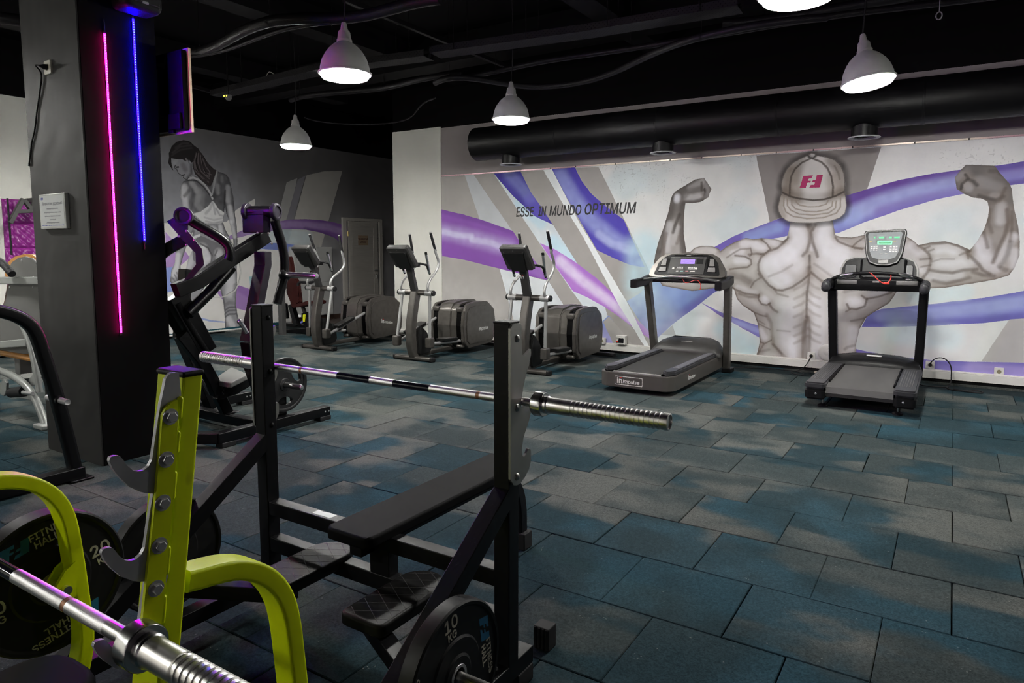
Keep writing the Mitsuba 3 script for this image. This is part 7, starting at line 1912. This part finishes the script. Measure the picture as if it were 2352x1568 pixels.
for d in (0, 1, 2):
    sp_ = [(3.231, 0.412), (3.300, 0.305)]
    obj('adjuster_rod', cyl((-5.0 + 0.05 * d, sp_[0][0] + 0.02 * d, sp_[0][1] + 0.02), (-5.0 + 0.05 * d, sp_[1][0] + 0.02 * d, sp_[1][1]), 0.012, 10), 'press_satin' if d else 'dull_steel', pm, 40)
so = [(-4.957, 3.295), (-4.707, 3.281), (-4.916, 3.605), (-5.355, 3.748)]
g = sg.Polygon(so).buffer(-0.015).buffer(0.015)
obj('seat_pad', pad(g, 0.385, 0.43, 0.012), 'seat_grey', pm, 40, label='grey seat pad')
# left lever, turned towards the column
NL = (0.75, -0.66)
NV = V(0.75, -0.66, 0)
lc = V(*[(-4.720, 2.963, 1.709)][0])
ly, lz = lc[1], lc[2]
obj('pivot_disc', lathe([(0, 0.02), (0.040, 0.02), (0.044, 0.028), (0.054, 0.034), (0.062, 0.034), (0.065, 0.03), (0.065, 0.0), (0, 0.0)], lc - NV * 0.01, NV, 36), 'press_satin', pm, 40)
obj('pivot_tube', cyl(lc - NV * 0.2, lc, 0.045, 28), 'press_black', pm, 40)
obj('lever_bracket', vplate([(-4.804, 2.884, 1.670), (-4.764, 2.929, 1.706), (-4.713, 2.988, 1.658), (-4.714, 2.986, 1.609), (-4.754, 2.940, 1.571)], NL, 0.03), 'press_satin', pm)
obj('bent_arm', vplate([(-4.752, 2.932, 1.571), (-4.708, 2.982, 1.604), (-4.650, 3.048, 1.472), (-4.644, 3.056, 1.355), (-4.716, 2.973, 1.229), (-4.743, 2.942, 1.230), (-4.678, 3.017, 1.359), (-4.678, 3.016, 1.443)], NL, 0.025), 'press_satin', pm)
tb_ = [(-4.742, 3.012, 1.691), (-4.657, 3.108, 1.607), (-4.591, 3.184, 1.538), (-4.569, 3.209, 1.501), (-4.560, 3.219, 1.452), (-4.571, 3.207, 1.390)]
obj('bent_handle', tube(smooth_path(tb_, 0.02), 0.036, 18), 'press_black', pm, 40)
lb = [(-4.883, 2.875, 1.436), (-4.852, 2.910, 1.472), (-4.759, 3.016, 1.554)]
obj('link_beam', sweep(lb, rrect(0.085, 0.06, 0.006), (0.75, -0.66, 0)), 'press_black', pm, 30)
for p_ in [(-4.704, 2.971, 1.601), (-4.707, 2.967, 1.499), (-4.739, 2.931, 1.562), (-4.671, 3.009, 1.537)]:
    obj('bolt', dome(p_, NV, 0.009, 0.006), 'steel', pm)
obj('left_column', sweep([(-5.45, 3.60, 0.08), (-5.45, 3.34, 0.75), (-5.45, 3.42, 1.30)], rrect(0.11, 0.07, 0.006), (0, -1, 0.1)), 'press_black', pm, 30)

# ------------------------------------------------------------------ red seat machine and cabinet by the left wall
mat('red_vinyl', (0.032, 0.007, 0.006), 0.5, spec=0.2)
rm = thing('chest_press_machine', 'machine with dark red seat and backrest in front of the white cabinet', 'exercise machine')
bp = [(-9.684, 1.329), (-9.540, 1.334), (-9.509, 1.250), (-9.465, 1.033), (-9.354, 0.896), (-9.310, 0.560), (-9.431, 0.495), (-9.549, 0.510), (-9.660, 0.707), (-9.681, 1.028)]
obj('backrest', plate(sg.Polygon(bp).buffer(-0.02).buffer(0.02), 7.88, 7.96, 'xz', 0.02), 'red_vinyl', rm, 40)
sp2 = [(-9.489, 0.513), (-9.282, 0.542), (-9.100, 0.593), (-9.026, 0.582), (-9.037, 0.533), (-9.284, 0.482), (-9.432, 0.465)]
obj('seat', plate(sg.Polygon(sp2).buffer(-0.008).buffer(0.008), 7.82, 8.22, 'xz', 0.012), 'red_vinyl', rm, 40)
def rbar(pts, y, w, name, m='press_black'):
    obj(name, sweep([(x, y, z) for x, z in pts], rrect(w, w, 0.006), (0, 1, 0.01)), m, rm, 30)
rbar([(-9.617, 0.896), (-9.616, -0.004)], 7.75, 0.09, 'upright', 'tray_dark' if False else mat('post_grey', (0.05, 0.05, 0.05), 0.5))
rbar([(-9.670, 0.498), (-9.535, 0.138)], 8.0, 0.09, 'seat_support')
rbar([(-9.386, 0.490), (-9.292, 0.274)], 8.0, 0.05, 'seat_tube', 'gun_metal')
rbar([(-9.332, 0.372), (-9.236, 0.076)], 8.0, 0.09, 'front_post')
rbar([(-9.907, 0.007), (-9.125, 0.093)], 8.0, 0.07, 'base_bar')
rbar([(-10.208, 0.090), (-9.616, 0.094)], 8.3, 0.06, 'base_bar')
rbar([(-9.760, 0.518), (-9.727, 0.254)], 7.95, 0.05, 'weight_guide')
obj('handle', tube(smooth_path([(x, 7.75, z) for x, z in [(-9.193, 0.849), (-9.171, 0.898), (-9.076, 0.914), (-8.892, 0.915), (-8.814, 0.927)]], 0.02), 0.022, 10), 'black_rubber', rm, 40)
lb_ = [(-9.302, 0.349), (-9.243, 0.356), (-9.266, 0.225), (-9.313, 0.223)]
obj('warning_label', plate(sg.Polygon(lb_), 7.93, 7.94, 'xz'), mat('label_yellow', (0.62, 0.60, 0.01), 0.5), rm, label='yellow warning label')
obj('white_tag', plate(sg.Polygon([(-9.408, 0.343), (-9.343, 0.346), (-9.345, 0.302), (-9.398, 0.299)]), 7.92, 7.925, 'xz'), 'paper', rm)
obj('blue_tag', plate(sg.Polygon([(-9.366, 0.220), (-9.303, 0.250), (-9.296, 0.216), (-9.355, 0.193)]), 7.92, 7.925, 'xz'), 'ink_blue', rm)
cb = thing('wall_cabinet', 'white metal cabinet on the left wall behind the red seat machine', 'cabinet')
obj('case', rbox(XL, XL + 0.16, 9.02, 10.0, 0.12, 1.50, 0.006), mat('cabinet_white', (0.40, 0.40, 0.395), 0.45), cb, 30)
for z0, z1 in ((0.80, 1.48), (0.14, 0.79)):
    d = obj('door', rbox(XL + 0.16, XL + 0.172, 9.04, 9.98, z0, z1, 0.003), 'cabinet_white', cb, 30)
obj('lock', lathe([(0.045, 0), (0.045, 0.01), (0.03, 0.014), (0, 0.014)], (XL + 0.172, 9.86, 1.36), (1, 0, 0), 20), 'dull_steel', cb, 40)
obj('red_label', box(XL + 0.172, XL + 0.174, 9.40, 9.62, 0.98, 1.09), 'red_vinyl', cb)

# ------------------------------------------------------------------ machines at the far left
mat('tan_vinyl', (0.33, 0.15, 0.035), 0.4, spec=0.4)
mat('shell_grey', (0.09, 0.09, 0.087), 0.45, spec=0.4)
mat('silver_frame', (0.24, 0.25, 0.24), 0.4, metal=0.3)
gm = thing('seated_machine', 'seated machine with grey shells and tan pads behind the column', 'exercise machine')
Y0 = 2.75
hp = [(-7.212, 1.209), (-7.207, 1.306), (-7.142, 1.357), (-7.023, 1.400), (-6.837, 1.425), (-6.673, 1.420), (-6.553, 1.374), (-6.507, 1.306), (-6.513, 1.226)]
obj('head_pad', plate(sg.Polygon(hp), Y0 + 0.025, Y0 + 0.10, 'xz', 0.012), 'tan_vinyl', gm, 40)
hs = [(-7.084, 1.213), (-7.063, 1.297), (-6.992, 1.354), (-6.864, 1.393), (-6.743, 1.405), (-6.606, 1.390), (-6.510, 1.343), (-6.480, 1.286), (-6.482, 1.227)]
k = obj('head_shell', plate(sg.Polygon(hs).buffer(-0.008).buffer(0.008), Y0, Y0 + 0.025, 'xz', 0.006), 'shell_grey', gm, 30)
for x, z in [(-6.793, 1.372), (-7.052, 1.218), (-6.597, 1.229)]:
    obj('screw', dome((x, Y0, z), (0, -1, 0), 0.012, 0.006), 'steel', k)
bs = [(-7.077, 1.165), (-6.500, 1.181), (-6.491, 1.051), (-6.452, 0.882), (-6.436, 0.711), (-6.478, 0.699), (-6.674, 0.685), (-6.692, 0.562), (-7.466, 0.497), (-7.410, 0.828), (-7.174, 1.001)]
k = obj('back_shell', plate(sg.Polygon(bs).buffer(-0.01).buffer(0.01), Y0, Y0 + 0.03, 'xz', 0.006), 'shell_grey', gm, 30)
bp2 = [(-7.201, 1.155), (-7.123, 1.169), (-6.593, 1.184), (-6.555, 1.165), (-6.549, 1.047), (-6.505, 0.876), (-6.494, 0.725), (-7.520, 0.653), (-7.491, 0.821), (-7.289, 0.994)]
obj('back_pad', plate(sg.Polygon(bp2).buffer(-0.01).buffer(0.01), Y0 + 0.032, Y0 + 0.09, 'xz', 0.012), mat('maroon_vinyl', (0.05, 0.018, 0.012), 0.45), gm, 40)
for x, z in [(-7.058, 1.131), (-6.616, 1.148)]:
    obj('screw', dome((x, Y0, z), (0, -1, 0), 0.012, 0.006), 'steel', k)
def gbar(pts, y, w, h, name, m='silver_frame'):
    obj(name, sweep([(x, y, z) for x, z in pts], rrect(w, h, 0.01), (0, 1, 0.01)), m, gm, 30)
gbar([(-7.269, 1.187), (-6.336, 1.209)], 2.70, 0.05, 0.062, 'cross_bar') if False else obj('cross_bar', sweep([(x, 2.70, z) for x, z in [(-7.269, 1.187), (-6.304, 1.210)]], rrect(0.05, 0.064, 0.01)), 'silver_frame', gm, 30)
obj('lower_bar', sweep([(x, 2.70, z) for x, z in [(-7.370, 0.591), (-6.644, 0.672)]], rrect(0.05, 0.066, 0.01)), 'silver_frame', gm, 30)
obj('seat_pad', rbox(-7.75, -6.62, 2.72, 3.05, *sorted(q[1] for q in [(-6.858, 0.493), (-6.850, 0.544)]), 0.03, 10), 'tan_vinyl', gm, 40)
obj('curved_leg', tube(smooth_path([(x, 2.66, z) for x, z in [(-6.667, 0.850), (-6.548, 0.714), (-6.474, 0.543), (-6.431, 0.380), (-6.408, 0.271)]], 0.03), 0.026, 14), 'silver_frame', gm, 40)
obj('curved_leg', tube(smooth_path([(x, 2.62, z) for x, z in [(-7.122, 0.403), (-6.908, 0.391), (-6.664, 0.353), (-6.457, 0.272), (-6.338, 0.156), (-6.251, 0.020)]], 0.03), 0.030, 14), 'silver_frame', gm, 40)
obj('leg_foot', rbox(-6.31, -6.15, 2.55, 2.70, 0, 0.04, 0.01), 'silver_frame', gm, 30)
obj('leg_foot', rbox(-7.55, -7.35, 2.55, 2.70, 0, 0.04, 0.01), 'silver_frame', gm, 30)
obj('seat_post', rbox(-7.08, -6.98, 2.75, 2.85, 0.3, 0.62, 0.01), 'shell_grey', gm, 30)
obj('frame_plate', plate(sg.Polygon([(-6.948, 0.349), (-6.691, 0.400), (-6.615, 0.370), (-6.784, 0.321)]), 2.64, 2.90, 'xz', 0.004), 'silver_frame', gm, 30)
obj('gusset', plate(sg.Polygon([(-6.704, 0.310), (-6.498, 0.436), (-6.473, 0.335), (-6.577, 0.301)]), 2.67, 2.69, 'xz', 0.002), 'silver_frame', gm)
obj('roller', cyl(*[(x, 2.62, z) for x, z in [(-6.841, 0.228), (-6.589, 0.266)]], 0.045, 18), 'black_rubber', gm, 40)
obj('axle', cyl(*[(x, 2.60, z) for x, z in [(-6.568, 0.263), (-6.389, 0.274)]], 0.016, 12), 'dull_steel', gm, 40)
obj('side_plate', plate(sg.Polygon([(-6.964, 0.305), (-6.863, 0.349), (-6.817, 0.321), (-6.840, 0.232), (-6.896, 0.196), (-6.963, 0.208)]), 2.58, 2.60, 'xz', 0.003), 'silver_frame', gm)
obj('grip', tube(smooth_path([(x, 2.58, z) for x, z in [(-6.868, 1.374), (-6.773, 1.364), (-6.672, 1.323), (-6.565, 1.262)]], 0.02), 0.03, 12), 'black_rubber', gm, 40)
obj('weight_disc', lathe([(0, 0), (0.2, 0), (0.21, 0.01), (0.21, 0.05), (0, 0.05)], (-7.42, 2.50, 0.30), (0.3, -0.95, 0), 40), 'iron_plate', gm, 30)
obj('orange_part', plate(sg.Polygon([(-6.878, 1.014), (-6.830, 1.016), (-6.837, 0.931), (-6.875, 0.934)]), 2.9, 2.95, 'xz'), mat('orange_part', (0.5, 0.22, 0.01), 0.5), gm)

bf = thing('black_frame', 'black bent steel frame with a plate peg in front of the column', 'exercise machine')
XF = -4.66
arc = [(1.662, 1.133), (1.715, 1.127), (1.757, 1.113), (1.822, 1.086), (1.877, 1.049), (1.918, 0.999), (1.941, 0.943), (1.960, 0.860), (1.990, 0.721), (2.022, 0.571), (2.064, 0.325), (2.097, 0.118), (2.111, -0.015)]
obj('bent_tube', sweep(smooth_path([(XF, y, z) for y, z in arc], 0.03), rrect(0.075, 0.07, 0.02), (1, 0, 0)), 'press_black', bf, 40)
by = arc[-1][0]
obj('base_beam', rbox(XF - 0.04, XF + 0.04, by - 1.2, by + 0.04, 0.012, 0.085, 0.006), 'press_black', bf, 30)
obj('foot_plate', rbox(XF - 0.06, XF + 0.06, by - 0.06, by + 0.08, 0, 0.014, 0.004), 'press_black', bf, 30)
kk = arc[9]
obj('plate_peg', lathe([(0.0, 0.115), (0.012, 0.115), (0.0175, 0.117), (0.0185, 0.113), (0.0185, -0.14), (0, -0.14)], (XF + 0.03, kk[0], kk[1] - 0.03), (1, 0, 0), 20), 'dull_steel', bf, 40)
obj('peg_collar', cyl((XF + 0.03, kk[0], kk[1] - 0.03), (XF + 0.055, kk[0], kk[1] - 0.03), 0.028, 18), 'press_black', bf, 40)
obj('rear_leg', sweep([(XF - 0.5, by - 0.55, 0.02), (XF - 0.5, by - 0.62, 0.5)], rrect(0.06, 0.06, 0.01), (0, 1, 0)), 'press_black', bf, 30)
obj('cross_beam', rbox(XF - 0.53, XF, by - 0.62, by - 0.55, 0.012, 0.085, 0.006), 'press_black', bf, 30)

# padded wall and bracket
mat('purple_leather', (0.22, 0.022, 0.20), 0.32, spec=0.5)
pw = thing('padded_panel', 'purple tufted leather panels on the cream wall behind the column', 'wall panel')
ny_, nz_ = 5, 6
PY0, PZ1, PW, PH = 4.235, 2.145, 0.335, 0.335
for i in range(ny_):
    for j in range(nz_):
        y0, z1 = PY0 + (i - 0.62) * PW, PZ1 - j * PH
        y0, yy1 = max(y0, PY0), y0 + PW
        n = 16
        u, v = np.meshgrid(np.linspace(0, 1, n + 1), np.linspace(0, 1, n + 1), indexing='ij')
        yy, zz_ = y0 + u * (yy1 - y0), z1 - v * PH
        edge_ = np.minimum.reduce([(yy - y0), (yy1 - yy), (z1 - zz_), zz_ - z1 + PH])
        s1, s2 = (yy - PY0 + (zz_ - PZ1)) / 0.118, (yy - PY0 - (zz_ - PZ1)) / 0.118
        hgt = 0.018 + 0.030 * np.abs(np.sin(s1 * math.pi) * np.sin(s2 * math.pi)) ** 0.55
        hgt *= np.clip(edge_ / 0.02, 0.05, 1) ** 0.5
        P3 = np.stack([np.full_like(yy, XL) + hgt, yy, zz_], -1).reshape(-1, 3)
        idx = np.arange((n + 1) ** 2).reshape(n + 1, n + 1)
        f = np.concatenate([np.stack([idx[:-1, :-1], idx[:-1, 1:], idx[1:, 1:]], -1).reshape(-1, 3), np.stack([idx[:-1, :-1], idx[1:, 1:], idx[1:, :-1]], -1).reshape(-1, 3)])
        obj('cushion', trimesh.Trimesh(P3, f, process=False), 'purple_leather', pw, True)
wbk = thing('wall_bracket', 'black steel bracket of crossed bars in front of the purple padded wall', 'bracket')
def wb_bar(pts, name='bar'):
    (a, b) = [(-10.62, y, z) for y, z in pts]
    obj(name, sweep([a, b], rrect(0.05, 0.07, 0.006), (1, 0, 0)), mat('bracket_black', (0.03, 0.03, 0.028), 0.5), wbk, 30)
wb_bar([(4.192, 1.808), (4.366, 2.134)])
wb_bar([(4.268, 1.961), (4.509, 1.983)])
wb_bar([(4.446, 1.992), (4.600, 2.248)])
wb_bar([(4.380, 2.117), (4.457, 1.992)])
obj('hanging_strap', tube([(-10.62, y, z) for y, z in [(4.182, 2.134), (4.186, 1.386)]], 0.012, 6), 'black_rubber', wbk)
obj('wall_arm', rbox(XL + 0.055, -10.6, 4.5, 4.56, 2.10, 2.16, 0.006), 'bracket_black', wbk, 30)
